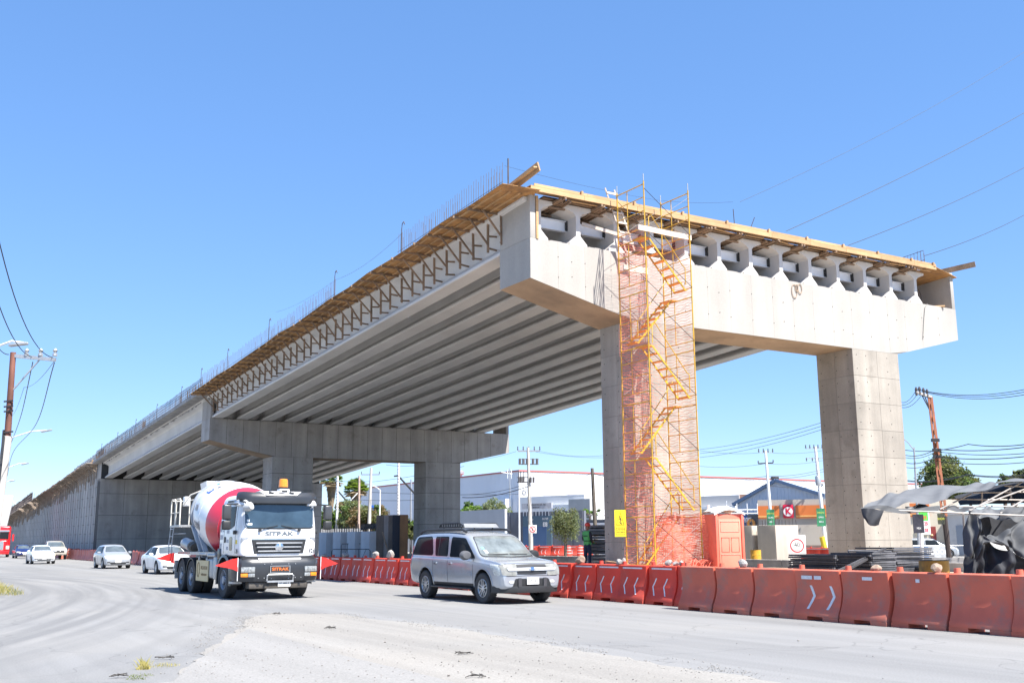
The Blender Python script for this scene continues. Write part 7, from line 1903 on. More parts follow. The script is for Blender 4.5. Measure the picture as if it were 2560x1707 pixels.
b = G(922, 128); tp = at(928, 1169, 128); T = pole('pale concrete pole with short cross arm beside the thick palm', b, tp, .26, .15, conc_pole); arm(T, at(926, 1186, 128) - b, Vector((1.1, 0, 0)), .14, 3, .3); MB().bar(at(912, 1209, 128) - b, at(926, 1211, 128) - b, .18, .2).build('lamp_arm', M['galv'], T)
b = G(996, 124); T = pole('white latticed pole with slanting strut between the piers', b, at(996.6, 1150, 124), .2, .15, M['white']); 
MB().bar(at(999, 1193, 124) - b, at(1052, 1250, 126) - b, .16, .16).build('strut', M['dark_steel'], T); MB().bar(at(985, 1190, 124) - b, at(998, 1188, 124) - b, .28, .16).build('lamp_arm', M['dark_steel'], T)
for py in range(1165, 1290, 8): MB().cb(at(996.3, py, 123.7) - b, (.2, .02, .08)).build('step_hole', insul, T)
b = G(843.5, 140); T = pole('latticed pale pole right of the shaggy palm', b, at(843.8, 1190, 140), .2, .15, M['white']); MB().bar(at(846, 1228, 140) - b, at(876, 1263, 141) - b, .16, .16).build('strut', M['dark_steel'], T)
for py in range(1195, 1270, 8): MB().cb(at(843.6, py, 139.7) - b, (.2, .02, .08)).build('step_hole', insul, T)
b = G(898, 132); T = pole('rusty latticed pole standing before the thick palm', b, at(898.3, 1189, 132), .16, .13, P('pale_rust_pole', (.45, .33, .27), .7, nz=(1, .2))); MB().bar(at(894, 1232, 131.6) - b, at(877, 1250, 131.6) - b, .11, .11).build('strut', M['white'], T)
b = G(949, 136); T = thing('street_lamp', 'white street lamp with its arm to the left between the piers', 'street lamp', b, 0); MB().tube((0, 0, 0), at(950.5, 1224, 136) - b, .12, 8, r2=.07).build('pole', M['white'], T, 40); MB().path([at(950.5, 1224, 136) - b, at(942, 1218, 136) - b, at(933, 1214, 136) - b], .05, 5).build('arm', M['white'], T)
b = G(1027, 130); T = pole('faint slender pole before the left warehouse wall', b, at(1028, 1198, 130), .14, .1, M['galv'])
for (p0, p1, nm) in (((787, 1197, 140), (926, 1203, 128), 'level wire from the shaggy palm to the pale concrete pole'), ((965, 1161, 124), (1045, 1162, 124), 'short level wire under the cap beam between the piers'), ((860, 1246, 130), (1045, 1249, 124), 'dark wire passing above the bushes'), ((930, 1204, 128), (1160, 1165, 120), 'faint wire rising right from the pale pole'), ((930, 1230, 128), (1300, 1235, 115), 'long faint wire behind the middle pier')):
    wire([at(*p0), at(*p1)], nm, .15, .022)
# right side poles
b = G(1930, 92); T = pole('white pole with dark cross arm before the orange fascia', b, at(1913.5, 1126, 92), .17, .10, M['white']); arm(T, at(1914.5, 1131, 92) - b, Vector((.62, 0, 0)), .06, 4, .3, M['galv']); arm(T, at(1914.5, 1157.5, 92) - b, Vector((.66, .0, .03)), .10, 3, .2, M['dark_steel'])
def poster(T, b, px0, py0, px1, py1, D, mat, txt, tcol, sz):
    c0, c1 = at(px0, py1, D) - b, at(px1, py0, D) - b
    P_ = MB().box((c0.x, c0.y - .03, c0.z), (c1.x, c0.y, c1.z)).build('poster', mat, T)
    for i, (s, m_) in enumerate(txt): text_on(s, sz, m_, P_, ((c0.x + c1.x) / 2, c0.y - .035, c1.z - (i + 1) * (c1.z - c0.z) / (len(txt) + 1)), (0, -1, 0), depth=.002, sx=.8)
    return P_
green_p = P('green_poster', (.03, .18, .08), .5, nz=(2, .5)); ylw = P('yellow_print', (.65, .65, .08), .5, nz=None)
poster(T, b, 1918, 1273, 1935, 1314, 91.6, green_p, [('EVENTO', ylw), ('GRAN', M['white']), ('BAILE', M['white'])], M['white'], .2)
b = G(2061, 95); T = pole('white pole with transformer and yellow painted foot', b, at(2038, 1116, 95), .19, .12, M['white']); arm(T, at(2035, 1121, 95) - b, Vector((.75, 0, 0)), .07, 5, .3, M['galv']); arm(T, at(2038, 1145, 95) - b, Vector((.8, 0, 0)), .07, 4, -.3, M['galv'])
MB().lathe([(.24, 0), (.26, .1), (.26, .75), (.2, .85)], 12, 0, at(2046, 1213, 94.5) - b).build('transformer', M['galv'], T, 40); MB().bar(at(2040, 1212, 95) - b, at(2057, 1210, 95) - b, .1, .1).build('bracket', M['dark_steel'], T); MB().bar(at(2044, 1226, 95) - b, at(2057, 1211, 95) - b, .08, .08).build('bracket', M['dark_steel'], T)
MB().tube(G(2061, 94.9) - b, at(2055, 1341, 94.9) - b, .24, 10).build('yellow_foot', P('road_yellow', (.72, .50, .03), .5, nz=None), T, 40)
poster(T, b, 2043, 1270, 2062, 1315, 94.5, green_p, [('EVENTO', ylw), ('GRAN', M['white']), ('BAILE', M['white'])], M['white'], .2)
b = G(2291.5, 76); T = thing('street_lamp', 'pale street lamp right of the right column, arm bent left', 'street lamp', b, 0); MB().tube((0, 0, 0), at(2285, 1118, 76) - b, .11, 8, r2=.06).build('pole', M['galv'], T, 40); MB().path([at(2285, 1125, 76) - b, at(2272, 1108, 76) - b, at(2258, 1095, 76) - b], .04, 5).build('arm', M['galv'], T)
# orange lattice pole leaning left
D = 66; b = Vector((at(2374, 1400, D).x, D, 0)); j1, t1 = at(2361, 1290, D), at(2325, 992, D)
T = thing('utility_pole', 'leaning rust orange openwork pole right of the right column', 'utility pole', b, 0)
MB().tube((0, 0, -.1), j1 - b, .17, 8, r2=.17).build('dark_foot', P('tarred_pole_foot', (.05, .035, .03), .8), T, 40)
dv = (t1 - j1).normalized(); sd = Vector((1, 0, 0))
for s in (-1, 1): MB().bar(j1 - b + sd * s * .125, t1 - b + sd * s * .085, .075, .14).build('rail', rust_pole, T)
for k in range(9):
    p = j1.lerp(t1, (k + .3) / 9) - b; MB().bar(p - dv * .16, p + dv * .16, .06, .20, up=(0, 1, 0)).build('web', rust_pole, T)
a_ = MB().bar(at(2290, 980, D) - b, at(2329, 992, D) - b, .14, .14).build('cross_arm', conc_pole, T)
for px, py in ((2291, 979), (2299, 978), (2309, 981), (2318, 984)): MB().lathe([(.07, -.25), (.10, -.1), (.06, 0), (.11, .12), (.05, .3)], 8, 0, at(px, py, D) - b).build('insulator', insul, a_, 40)
for px in (2305, 2311): MB().bar(at(px, 988, D) - b, at(2327, 1030, D) - b, .06, .05).build('brace', M['dark_steel'], T)
for py in (1100, 1125, 1141): MB().cb(at(2325 + (py - 992) * .122, py, D - .2) - b, (.5, .15, .2)).build('clamp', M['dark_steel'], T)
poster(T, b, 2345, 1283, 2360, 1310, D - .3, P('dark_olive_poster', (.05, .05, .03), .5, nz=(3, .5)), [('SHOW', ylw)], None, .2)
# wires from that pole
for k, (px, py) in enumerate(((2291, 973), (2299, 975), (2309, 979))):
    wire([at(px, py, D), at(2640, 955 + k * 7, 50)], ('upper', 'middle', 'lower')[k] + ' of three parallel wires from the leaning orange pole to the right edge', .5, .018)
    wire([at(px, py, D), at(2235, 993 + k * 8, 75), at(1750, 1123 + k * 10 , 118)], ('upper', 'middle', 'lower')[k] + ' of three wires running left behind the right column', .6, .02)
for k, (y0, y1, y2) in enumerate(((1122, 1105, 1108), (1128, 1124, 1120), (1141, 1130, 1128), (1152, 1146, 1140), (1185, 1172, 1150), (1187, 1176, 1153), (1110, 1096, 1085))):
    wire([at(2258, y0 + 14, 80), at(2340 if k < 4 else 2420, y0, D), at(2640, y1, 55)], 'dark service wire %s of the bundle crossing the sky at right' % ORD[k], .25, .02 if k % 2 else .026)
for k, (y0, y1, y2) in enumerate(((1193, 1190, 1172), (1196, 1196, 1178), (1210, 1212, 1214), (1126, 1130, 1125), (1165, 1158, 1150))):
    wire([at(1750, y0, 100), at(1915, y1, 92), at(2060, y2, 95)], 'thin wire %s from the top strung between the two white poles' % ORD[k], .2, .018 if k < 3 else .012)
wire([at(1327, 1218, 99), at(1478, 1182, 92)], 'sagging wire from the loaded pole up to the bare wooden pole', .4, .022); wire([at(1156, 1243, 110), at(1327, 1213, 99)], 'dark bundled wire left of the loaded pole', .35, .04); wire([at(1156, 1236, 110), at(1327, 1206, 99)], 'thinner dark wire above the bundled wire', .3, .025)
wire([at(1345, 1126, 99), at(1520, 1137, 96), at(1700, 1140, 95)], 'faint high wire right of the loaded pole', .3, .012); wire([at(1340, 1129, 99), at(1530, 1143, 96)], 'second faint high wire right of the loaded pole', .2, .012); wire([at(1290, 1128, 99), at(1156, 1152, 104)], 'faint high wire left of the loaded pole', .2, .012); wire([at(1325, 1235, 99), at(1520, 1231, 92)], 'level thin wire before the white warehouse wall', .3, .012)
wire([at(1482, 1182, 92), at(1530, 1190, 90)], 'short wire from the bare wooden pole behind the column', .1, .03)
# high tension lines over the works at right
for k, (a, b_, lab) in enumerate((((1965, 578, 70), (2600, 260, 95), 'upper of the three long wires rising to the top right'), ((2120, 614, 70), (2600, 398, 95), 'middle of the three long wires rising to the right edge'), ((2310, 640, 70), (2600, 515, 95), 'lower of the three long wires rising to the right edge'))):
    wire([at(*a), at(*b_)], lab, .35, .022)
wire([at(1850, 505, 80), at(2600, 105, 110)], 'faintest long wire high above the works', .8, .014)
wire([at(1262, 415, 42), at(1640, 500, 52), at(1832, 505, 52)], 'thin string line stretched above the deck edge', .1, .006)
wire([at(690, 780, 100), at(838, 700, 62), at(1006, 583, 46)], 'thin string hanging between the rebar hooks', .3, .008)
# signs on posts by the shop
b = G(2303, 60, .0); b = Vector((at(2303, 1400, 34).x, 34, .3)); T = pole('white post carrying a black concert poster', b, at(2302, 1285, 34), .06, .05, M['white'], 'sign post', 'sign_post')
poster(T, b, 2284, 1285, 2307, 1332, 33.8, P('black_poster', (.025, .025, .035), .4, nz=(6, .6)), [('', M['white']), ('', M['white']), ('MEX', M['white'])], None, .09)
b = Vector((at(2318, 1400, 80).x, 80, 0)); T = thing('price_sign', 'white shop price sign with green top and red prices', 'sign', b, 0)
zt_, zb_ = at(2318, 1280, 80).z, at(2318, 1335, 80).z; MB().box((-.42, -.05, zb_), (.42, .05, zt_)).build('board', M['white'], T); MB().box((-.425, -.06, zt_ - .62), (.30, -.051, zt_)).build('green_field', P('lime_green', (.08, .50, .06), .5), T)
rdp = P('price_red', (.70, .03, .05), .5, nz=None)
for s, z in (('15', zt_ - .4), ('125', zt_ - .85), ('135', zt_ - 1.35)): text_on(s, .34, rdp, T, (.05, -.062, z), (0, -1, 0), depth=.004, bold=.01, sx=.85)
for x in (-.2,): MB().tube((x, 0, 0), (x, 0, zb_), .06, 8).build('post', M['galv'], T)
b = Vector((at(2367, 1400, 70).x, 70, 0)); T = thing('feather_flag', 'tall black and white feather flag beside the tarred pole foot', 'flag', b, 0); MB().path([(0, 0, 0), (0, 0, 2.2), (.06, 0, 2.55)], .02, 5).build('mast', M['black'], T); MB().add([(.03, 0, .6), (.32, .02, .8), (.33, .02, 2.0), (.12, 0, 2.5), (.03, 0, 2.4)], [(0, 1, 2, 3, 4)]).build('cloth', P('black_flag', (.03, .03, .04), .6), T, fix=False); text_on('OPEN', .3, M['white'], T, (.18, -.01, 1.5), (0, -1, 0), up=(1, 0, 0), depth=.002)
b = Vector((at(1333, 1400, 94).x, 94, 0)); T = thing('no_parking_sign', 'white no parking sign with crossed E on a thin post', 'sign', b, -.02); MB().tube((0, .03, 0), (0, .03, 1.9), .03, 6).build('post', M['galv'], T)
z = zat(1322.5, 94); pn = MB().box((-.37, 0, z - .36), (.33, .02, z + .36)).build('panel', M['white'], T, bevel=.02); q = MB(); q.lathe([(.22, 0), (.28, 0), (.28, .01), (.22, .01)], 28, 0, (-.02, -.003, z), (0, -1, 0), cap=False); q.bar((-.2, -.008, z + .2), (.16, -.008, z - .2), .012, .05); q.build('red_ring', rm_, pn); text_on('E', .34, M['black'], pn, (-.03, -.004, z), (0, -1, 0), depth=.002, bold=.005)
# fence with cloth banner, planter and dark timber near the shop
b = Vector((at(2285, 1400, 70).x, 70, 0)); T = thing('barrier_fence', 'wire fence hung with pale cloth banner in front of the shop', 'fence', b, .02)
for k in range(6): MB().tube((k * .72, 0, 0), (k * .72, 0, 1.1), .02, 5).build('post', M['galv'], T)
for z in (.15, 1.05): MB().tube((0, 0, z), (3.6, 0, z), .015, 5).build('rail', M['galv'], T)
bn = MB().box((.05, -.04, .12), (1.0, -.02, 1.0)).build('banner', P('blue_green_banner', (.12, .20, .35), .5, nz=(2, .6)), T); bn = MB().box((1.0, -.04, .08), (2.3, -.02, 1.0)).build('banner', P('grey_banner', (.40, .41, .42), .6, nz=(2, .3)), T); text_on('RUDOR', .42, M['white'], bn, (1.6, -.045, .62), (0, -1, 0), depth=.002, bold=.01)
b = Vector((at(2395, 1400, 62).x, 62, 0)); slab_stack('dark timber stack lying by the roadside left of the tarpaulin', b + Vector((-1.0, 0, 0)), .05, 3, 3.4, .6, .13, [M['black'], cf], 8)
tag(MB().box((-1.6, 0, 0), (1.8, 2.5, .22)).build('paved_step', M['slab'], None, loc=Vector((at(2400, 1400, 64).x, 64, 0))), 'low concrete step before the grey house', 'step')
# ------------------------------------------------------------------ more vehicles
p_ = at(2322, 1400, 82); car('silver car parked in front of the corner shop', p_silver, 0, 0, 4.3, 1.74, 1.5, 'hatch', 2.6, 'thin', pos=Vector((p_.x, 82, 0)), th=pi / 2, rz=-.25, plate='GSK 11-40')
p_ = at(56, 1380, 118); car('dark blue saloon coming round the left bend', p_blue, 0, 0, 4.3, 1.72, 1.45, 'sedan', 2.6, 'wide', pos=Vector((p_.x, 118, 0)), plate='GKX 77-20')
def pickup():
    p = at(135, 1380, 107); T = thing('pickup', 'old cream pickup truck behind the white saloon', 'pickup', Vector((p.x, 107, 0)), TH - pi / 2)
    m_ = paint('cream_pickup_paint', (.45, .42, .36))
    st = [(-2.5, .5, .9, 1.0, .85, .88, .8), (-2.45, .45, 1.0, 1.08, .9, .93, .84), (-.9, .4, 1.02, 1.1, .92, .95, .86), (-.8, .4, 1.08, 1.7, .92, .95, .72), (-.5, .4, 1.1, 1.82, .92, .95, .72), (.4, .4, 1.1, 1.82, .92, .95, .72), (.95, .4, 1.1, 1.28, .92, .95, .8), (1.9, .4, 1.02, 1.15, .92, .94, .84), (2.4, .42, .95, 1.05, .88, .9, .8), (2.5, .5, .7, .8, .8, .82, .7)]
    me, bvh = body_mesh(st, m_, [(x, .38, s * .6, s * 1.2) for x in (1.6, -1.6) for s in (-1, 1)], .44); inst('body', me, T)
    for nm, mt, a in (('windscreen', 'glassw', ([(-.66, 1.72), (.66, 1.72)], [(-.8, 1.27), (.8, 1.27)], 'x', 1)), ('grille', 'black', ([(-.6, .92), (.6, .92)], [(-.6, .68), (.6, .68)], 'x', 1)), ('side_window', 'glass', ([(-.5, 1.7), (.35, 1.7)], [(-.6, 1.2), (.8, 1.2)], 'y', -1)), ('headlight', 'lamp', ([(-.86, .92), (-.64, .92)], [(-.86, .72), (-.64, .72)], 'x', 1)), ('headlight', 'lamp', ([(.64, .92), (.86, .92)], [(.64, .72), (.86, .72)], 'x', 1))):
        q = MB(); patch(q, bvh, *a, off=.008, rnd_=.04); q.build(nm, M[mt], T, 50, fix=False)
    tm, rm = WH['car']; add_wheels(T, tm, rm, [(x, s * .82, .32, False) for x in (1.6, -1.6) for s in (-1, 1)])
pickup()
def red_tractor():
    p = at(8, 1380, 128); T = thing('semi_truck', 'red long nosed lorry at the left edge hauling a white box', 'truck', Vector((p.x - .6, 128, 0)), TH - pi / 2 - .12)
    rd = paint('red_lorry_paint', (.62, .015, .02))
    MB().box((-2.4, -1.2, .7), (.2, 1.2, 3.7)).build('cab', rd, T, bevel=.25, seg=3); MB().box((.1, -.95, .7), (2.1, .95, 2.0)).build('bonnet', rd, T, bevel=.18, seg=3)
    MB().box((.19, -1.0, 2.15), (.24, 1.0, 2.95)).build('windscreen', M['glass'], T); MB().box((.18, -1.05, 3.0), (.30, 1.05, 3.2)).build('visor', M['chrome'], T)
    MB().box((2.1, -.55, .85), (2.14, .55, 1.85)).build('grille', M['chrome'], T); MB().box((2.0, -1.2, .35), (2.35, 1.2, .75)).build('bumper', rd, T, bevel=.05)
    for s in (-1, 1): MB().box((1.7, s * 1.0 - .2, .9), (2.12, s * 1.0 + .2, 1.35)).build('headlight', M['lamp'], T, bevel=.06); MB().box((.5, s * 1.0 - .25, .5), (2.0, s * 1.0 + .25, 1.25)).build('fender', rd, T, bevel=.12); MB().box((.3, s * 1.5 - .1, 1.9), (.4, s * 1.5 + .1, 2.7)).build('mirror', rd, T)
    tm, rm = wheel_meshes(.5, .3, .29, 'truck'); add_wheels(T, tm, rm, [(x, s * 1.0, .5, False) for x in (1.2, -1.9, -3.2) for s in (-1, 1)])
    MB().box((-5, -.5, .8), (1.5, .5, 1.0)).build('chassis', M['black'], T)
red_tractor()
b = G(8, 134); T = thing('billboard', 'tall white tilted hoarding behind the red lorry and the pole', 'hoarding', b, .1); MB().add([(-.9, 0, 2.9), (.3, 0, 2.9), (1.0, 0, 7.6), (-.9, 0, 7.7), (-.9, .3, 2.9), (.3, .3, 2.9), (1.0, .3, 7.6), (-.9, .3, 7.7)], [(0, 1, 2, 3), (7, 6, 5, 4), (0, 4, 5, 1), (1, 5, 6, 2), (2, 6, 7, 3), (3, 7, 4, 0)]).build('panel', M['white'], T); MB().tube((-.4, .35, 0), (-.4, .35, 7), .12, 6).build('post', M['galv'], T)
# ------------------------------------------------------------------ vegetation
def leafmat(name, c, tr=.35): return P(name, c, .6, nz=(.9, .35), trans=(min(1, c[0] * 2.2), min(1, c[1] * 2.2), c[2] * 1.2, tr), spec=.3)
LM = {'olive': leafmat('olive_leaves', (.13, .14, .065)), 'green': leafmat('mid_green_leaves', (.09, .14, .045)), 'bright': leafmat('bright_green_leaves', (.12, .21, .035)), 'grey': leafmat('grey_green_leaves', (.16, .19, .11)), 'brown': leafmat('brownish_leaves', (.17, .125, .07)), 'dark': leafmat('dark_green_leaves', (.075, .095, .05))}
bark = P('bark', (.12, .09, .07), .9, nz=(5, .3))
def tree(label, base, h, crown, mats, seed, n=3000, leaf=.16, trunk=True, droop=0, clusters=26, cat='tree', group=None, flat=.75):
    """crown = (cx, cy, cz, rx, ry, rz) relative to the base"""
    rn = random.Random(seed); T = thing('tree' if cat == 'tree' else 'bush', label, cat, base, 0, group)
    cx, cy, cz, rx, ry, rz = crown; cl = []
    for i in range(clusters):
        while True:
            d = Vector((rn.uniform(-1, 1), rn.uniform(-1, 1), rn.uniform(-1, 1)))
            if d.length < 1 and d.length > .25: break
        cl.append((Vector((cx + d.x * rx * .8, cy + d.y * ry * .8, cz + d.z * rz * .8)), rn.uniform(.22, .42) * min(rx, rz, ry)))
    if trunk:
        q = MB(); t = Vector((cx * .5, cy * .5, max(.3, cz - rz * .7)))
        q.path([(0, 0, -.1), t * .5 + Vector((rn.uniform(-.1, .1), 0, 0)), t], [h * .035, h * .028, h * .022], 7)
        for c, r in cl[:10]: q.path([t, t.lerp(c, .5) + Vector((0, 0, .1 * rz)), c], [h * .014, h * .009, h * .004], 5)
        q.build('trunk', bark, T, 60)
    per = max(1, n // clusters)
    for mi_, mt in enumerate(mats):
        mb = MB()
        for k, (c, r) in enumerate(cl):
            if k % len(mats) != mi_: continue
            for _ in range(per):
                d = Vector((rn.gauss(0, 1), rn.gauss(0, 1), rn.gauss(0, 1))).normalized() * r * rn.uniform(.45, 1.15) ** .6
                d.z *= flat
                p = c + d
                if droop: p.z -= droop * rn.random() ** 2 * rz
                a = Vector((rn.uniform(-1, 1), rn.uniform(-1, 1), rn.uniform(-.6, .6) - droop)).normalized(); b_ = a.cross(Vector((rn.uniform(-1, 1), rn.uniform(-1, 1), rn.uniform(-1, 1)))).normalized()
                s = leaf * rn.uniform(.6, 1.3); w = s * (.45 if not droop else .28)
                mb.v += [tuple(p), tuple(p + a * s * .5 + b_ * w), tuple(p + a * s), tuple(p + a * s * .5 - b_ * w)]
                m0 = len(mb.v) - 4; mb.f.append([m0, m0 + 1, m0 + 2, m0 + 3]); mb.m.append(0)
        o = inst('crown', mb.mesh('crown', LM[mt], fix=False), T)
    return T
b = G(1412, 92); tree('round olive tree with thin trunk behind the two traffic drums', b, 4.5, (.1, 0, 3.45, 1.55, 1.2, 1.3), ['olive', 'grey', 'olive'], 1, 5200, .15, droop=.9, clusters=44)
b = G(1225, 122); tree('grey green weeping tree leaning over the pale yard wall', b, 7, (.3, 0, 5.0, 3.4, 2, 1.6), ['grey', 'grey', 'olive'], 2, 8000, .24, droop=.9, clusters=40)
b = G(1166, 125); tree('bright green leafy tree left of the weeping tree', b, 6, (0, 0, 4.6, 2.1, 1.6, 1.6), ['bright', 'green'], 3, 3500, .3, clusters=26)
b = G(2374, 118); tree('large dark olive tree behind the leaning orange pole', b, 11, (0, 0, 8.0, 3.0, 2.8, 2.9), ['dark', 'olive', 'green'], 4, 11000, .27, clusters=70)
b = G(2430, 117); tree('lower green crown right of the large olive tree', b, 7, (0, 0, 7.0, 1.2, 1.4, 1.6), ['green', 'olive'], 5, 2500, .25, clusters=22)
b = G(2357, 121); T = tree('spire topped conifer showing above the large olive tree', b, 12, (0, 0, 10.6, .5, .5, 1.6), ['dark'], 6, 1200, .22, clusters=14)
b = G(2545, 120); tree('slim dark cypress near the right edge', b, 9, (0, 0, 6.6, .45, .45, 2.9), ['dark'], 7, 2200, .2, clusters=22)
b = G(2516, 125); tree('small round shrub left of the cypress', b, 9, (0, 0, 8.3, .8, .8, .8), ['olive', 'green'], 8, 900, .2, clusters=9)
b = G(2538, 128); tree('sparse shrub just left of the cypress', b, 9, (-.3, 0, 8.6, .7, .8, 1.0), ['olive'], 9, 700, .2, clusters=9)
b = G(2572, 118); tree('tree crown cut by the right edge', b, 10, (0, 0, 8.3, 1.4, 1.4, 1.6), ['dark', 'olive'], 10, 2200, .24, clusters=18)
for i, (px, D, w, h_, ms, lab) in enumerate(((826, 142, 2.3, 4.1, ['green', 'bright'], 'leftmost green bush under the flyover edge'), (855, 145, 1.7, 4.9, ['brown', 'olive'], 'brownish bush between the left green ones'), (880, 140, 2.5, 5.0, ['olive', 'green', 'grey'], 'large olive bush in front of the thick palm'), (912, 136, 2.3, 4.3, ['olive', 'brown'], 'olive brown bush behind the pale pole'), (945, 140, 1.6, 4.2, ['brown', 'green'], 'small mixed bush below the white street lamp'), (975, 135, 1.5, 2.9, ['olive', 'brown'], 'low bush behind the standing panels'), (1028, 130, 1.6, 3.0, ['olive', 'green'], 'low olive bush left of the middle pier column'))):
    b = G(px, D); tree(lab, b, 5, (0, 0, h_ + .1, w, 1.8, 2.4 if i < 5 else 1.4), ms, 20 + i, 4200, .25, clusters=40, cat='bush', group='bushes along the far edge')
b = G(1475, 121); tree('low bright bush on the wall behind the wooden pole', b, 5, (0, 0, 4.6, 1.8, 1, .6), ['bright', 'green'], 40, 900, .2, clusters=14, cat='bush')
def palm(label, base, top, rc, seed, skirt, trunk_r=.22, n=70):
    rn = random.Random(seed); T = thing('palm_tree', label, 'palm', base, 0, 'palms behind the flyover'); h = top - base
    MB().path([(0, 0, -.1), h * .5, h], [trunk_r * 1.2, trunk_r, trunk_r], 8).build('trunk', P('palm_trunk', (.22, .16, .12), .9, nz=(4, .25)) if 'palm_trunk' not in bpy.data.materials else bpy.data.materials['palm_trunk'], T, 60)
    live, dead = MB(), MB()
    for i in range(n):
        el = rn.uniform(-.5, 1.35); az = rn.uniform(0, 2 * pi); d = Vector((cos(az) * cos(el), sin(az) * cos(el), sin(el)))
        c = h + d * rc * rn.uniform(.45, .62); sd = d.cross(Vector((0, 0, 1))).normalized(); upv = sd.cross(d).normalized()
        mb = live if el > -.05 else dead
        mb.tube(h, c, .02, 4)
        for k in range(13):
            a = (k - 6) / 6 * 1.25; q = (d * cos(a) + sd * sin(a)).normalized(); e = c + q * rc * .46 - Vector((0, 0, 1)) * rc * .10 * abs(a); m_ = c + q * rc * .24 + upv * .02
            w = (sd * cos(a) - d * sin(a)) * .06 * rc
            mb.add([tuple(c), tuple(m_ + w), tuple(e), tuple(m_ - w)], [(0, 1, 2, 3)])
    for i in range(int(160 * skirt)):
        az = rn.uniform(0, 2 * pi); z0 = -rn.uniform(0, 1) * rc * skirt; r0 = rc * .42 * (1 - .7 * (-z0 / (rc * skirt + .01))); p = h + Vector((cos(az) * trunk_r, sin(az) * trunk_r, z0 * .8)); e = h + Vector((cos(az) * r0, sin(az) * r0, z0 - rc * .55)); w = Vector((-sin(az), cos(az), 0)) * .09 * rc
        dead.add([tuple(p), tuple((p + e) / 2 + w + Vector((cos(az), sin(az), 0)) * .1), tuple(e), tuple((p + e) / 2 - w)], [(0, 1, 2, 3)])
    inst('crown', live.mesh('crown', leafmat('palm_green', (.15, .21, .055), .4) if 'palm_green' not in bpy.data.materials else bpy.data.materials['palm_green'], fix=False), T); inst('dead_fronds', dead.mesh('dead_fronds', leafmat('dry_fronds', (.36, .29, .21), .3) if 'dry_fronds' not in bpy.data.materials else bpy.data.materials['dry_fronds'], fix=False), T)
palm('tall shaggy palm with hanging dry fronds beside the far column', G(824, 156), at(829, 1203, 156), 1.9, 1, 2.0, .22)
palm('thick palm with a full green fan crown', G(890, 150), at(890, 1226, 150), 1.9, 2, .6, .66, 120)
# ------------------------------------------------------------------ roadside grass and litter
def grass(label, pts, n, h, mats, seed, name='dry_grass'):
    rn = random.Random(seed); mb = MB()
    for _ in range(n):
        p, r = pts[rn.randrange(len(pts))]; a = rn.uniform(0, 2 * pi); d = r * sqrt(rn.random()); b = Vector((p[0] + cos(a) * d, p[1] + sin(a) * d, 0)); hh = h * rn.uniform(.4, 1.1) * (1 - .5 * d / r)
        l = Vector((rn.uniform(-.5, .5), rn.uniform(-.5, .5), 1)) * hh; w = Vector((cos(a), sin(a), 0)) * .004 * (1 + hh * 2)
        mb.add([tuple(b - w), tuple(b + w), tuple(b + l * .6 + Vector((l.x, l.y, 0)) * .1), tuple(b + l + Vector((l.x, l.y, -.1 * hh)) * .5)], [(0, 1, 2), (0, 2, 3)])
    o = mb.build(name, mats, None, fix=False); tag(o, label, 'grass'); o['kind'] = 'stuff'; return o
dg = leafmat('dry_yellow_grass', (.38, .33, .13), .3); gg = leafmat('verge_green_grass', (.15, .18, .05), .3)
vp = [(L(u, v)[:2], 1.2) for u in (-21.5, -22.5, -24, -26) for v in (6, 9, 12, 15, 19, 24, 30, 37)]
grass('dry yellow verge grass at the left edge of the road', vp, 9000, .5, dg, 1); grass('green blades mixed into the left verge', vp, 4000, .4, gg, 2)
g1, g2, g3 = ground_px(360, 1672), ground_px(352, 1690), ground_px(408, 1664)
grass('small tuft of dry grass in the pavement joint', [(g1[:2], .09)], 70, .20, dg, 3); grass('flat patch of dry grass right of the tuft', [(g3[:2], .22)], 120, .07, dg, 4); grass('flat scrap of grass below the tuft', [(g2[:2], .16), (ground_px(340, 1697)[:2], .12)], 110, .06, gg, 5)
rn = random.Random(77); mb = MB(); 
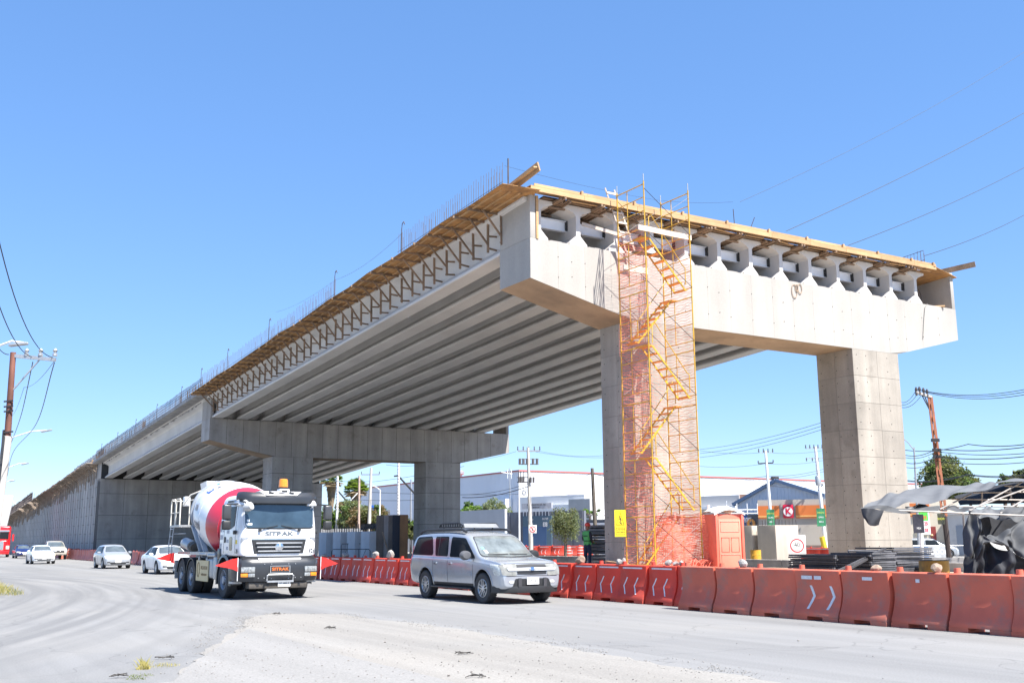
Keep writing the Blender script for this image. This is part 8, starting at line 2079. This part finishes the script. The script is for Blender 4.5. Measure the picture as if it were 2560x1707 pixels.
for _ in range(1100):
    px, py = rn.uniform(500, 2300), rn.uniform(1535, 1705)
    p = ground_px(px, py); t_edge = 1533 + max(0, (px - 700)) * .165
    if py < t_edge + 4 and rn.random() < .85: continue
    s = rn.uniform(.003, .008) * (1 if rn.random() < .96 else 2.2); M4 = Matrix.Translation((p.x, p.y, .014 + s * .3)) @ Matrix.Rotation(rn.uniform(0, 3), 4, 'Z') @ Matrix.Rotation(rn.uniform(-.5, .5), 4, 'X')
    mb.cb((0, 0, 0), (s * 2, s * 1.4, s), 0, M4)
o = mb.build('gravel', P('gravel_stone', (.22, .20, .18), .9, nz=(20, .4)), None); tag(o, None, None, None, 'stuff')
rn = random.Random(91); mb = MB()
for a_, b_ in zip(edge[:-1], edge[1:]):
    d_ = b_ - a_; s_ = Vector((-d_.y, d_.x, 0)).normalized()
    for _ in range(int(d_.length * 200)):
        t_ = rn.random(); p = a_ + d_ * t_ + s_ * rn.gauss(.08, .24)
        if sin(p.x * 3.1) + sin(p.x * 7.7 + p.y * 2.3) + sin(p.y * 5.3) < rn.uniform(-.6, 1.8): continue
        r = rn.uniform(.003, .009); M4 = Matrix.Translation((p.x, p.y, .012)) @ Matrix.Rotation(rn.uniform(0, 3), 4, 'Z') @ Matrix.Rotation(rn.uniform(-.6, .6), 4, 'X'); mb.cb((0, 0, 0), (r * 2, r * 1.5, r), 0, M4)
o = mb.build('grit', P('pale_grit', (.26, .245, .225), .9, nz=(15, .3)), None, fix=False); tag(o, None, None, None, 'stuff')
litter = P('dark_litter', (.06, .055, .05), .8); 
for i, (px, py, lab) in enumerate(((687, 1536, 'dark crumpled litter on the pale pavement edge, centre left'), (831, 1572, 'thin dark twig lying on the pale pavement'), (1157, 1637, 'bent dark twig on the pale gravel, centre'), (1192, 1695, 'small dark scrap at the bottom of the pavement'), (298, 1694, 'dark scrap of bark by the grass tuft'), (410, 1648, 'strip of dark scraps along the pavement joint'))):
    p = ground_px(px, py); q = MB(); r2 = random.Random(i)
    for k in range(5): q.path([(r2.uniform(-.12, .12), r2.uniform(-.06, .06), .02), (r2.uniform(-.12, .12), r2.uniform(-.06, .06), .03 + .02 * r2.random()), (r2.uniform(-.15, .15), r2.uniform(-.08, .08), .018)], .006, 4)
    o = q.build('litter', litter, None, loc=(p.x, p.y, .008)); tag(o, lab, 'litter')
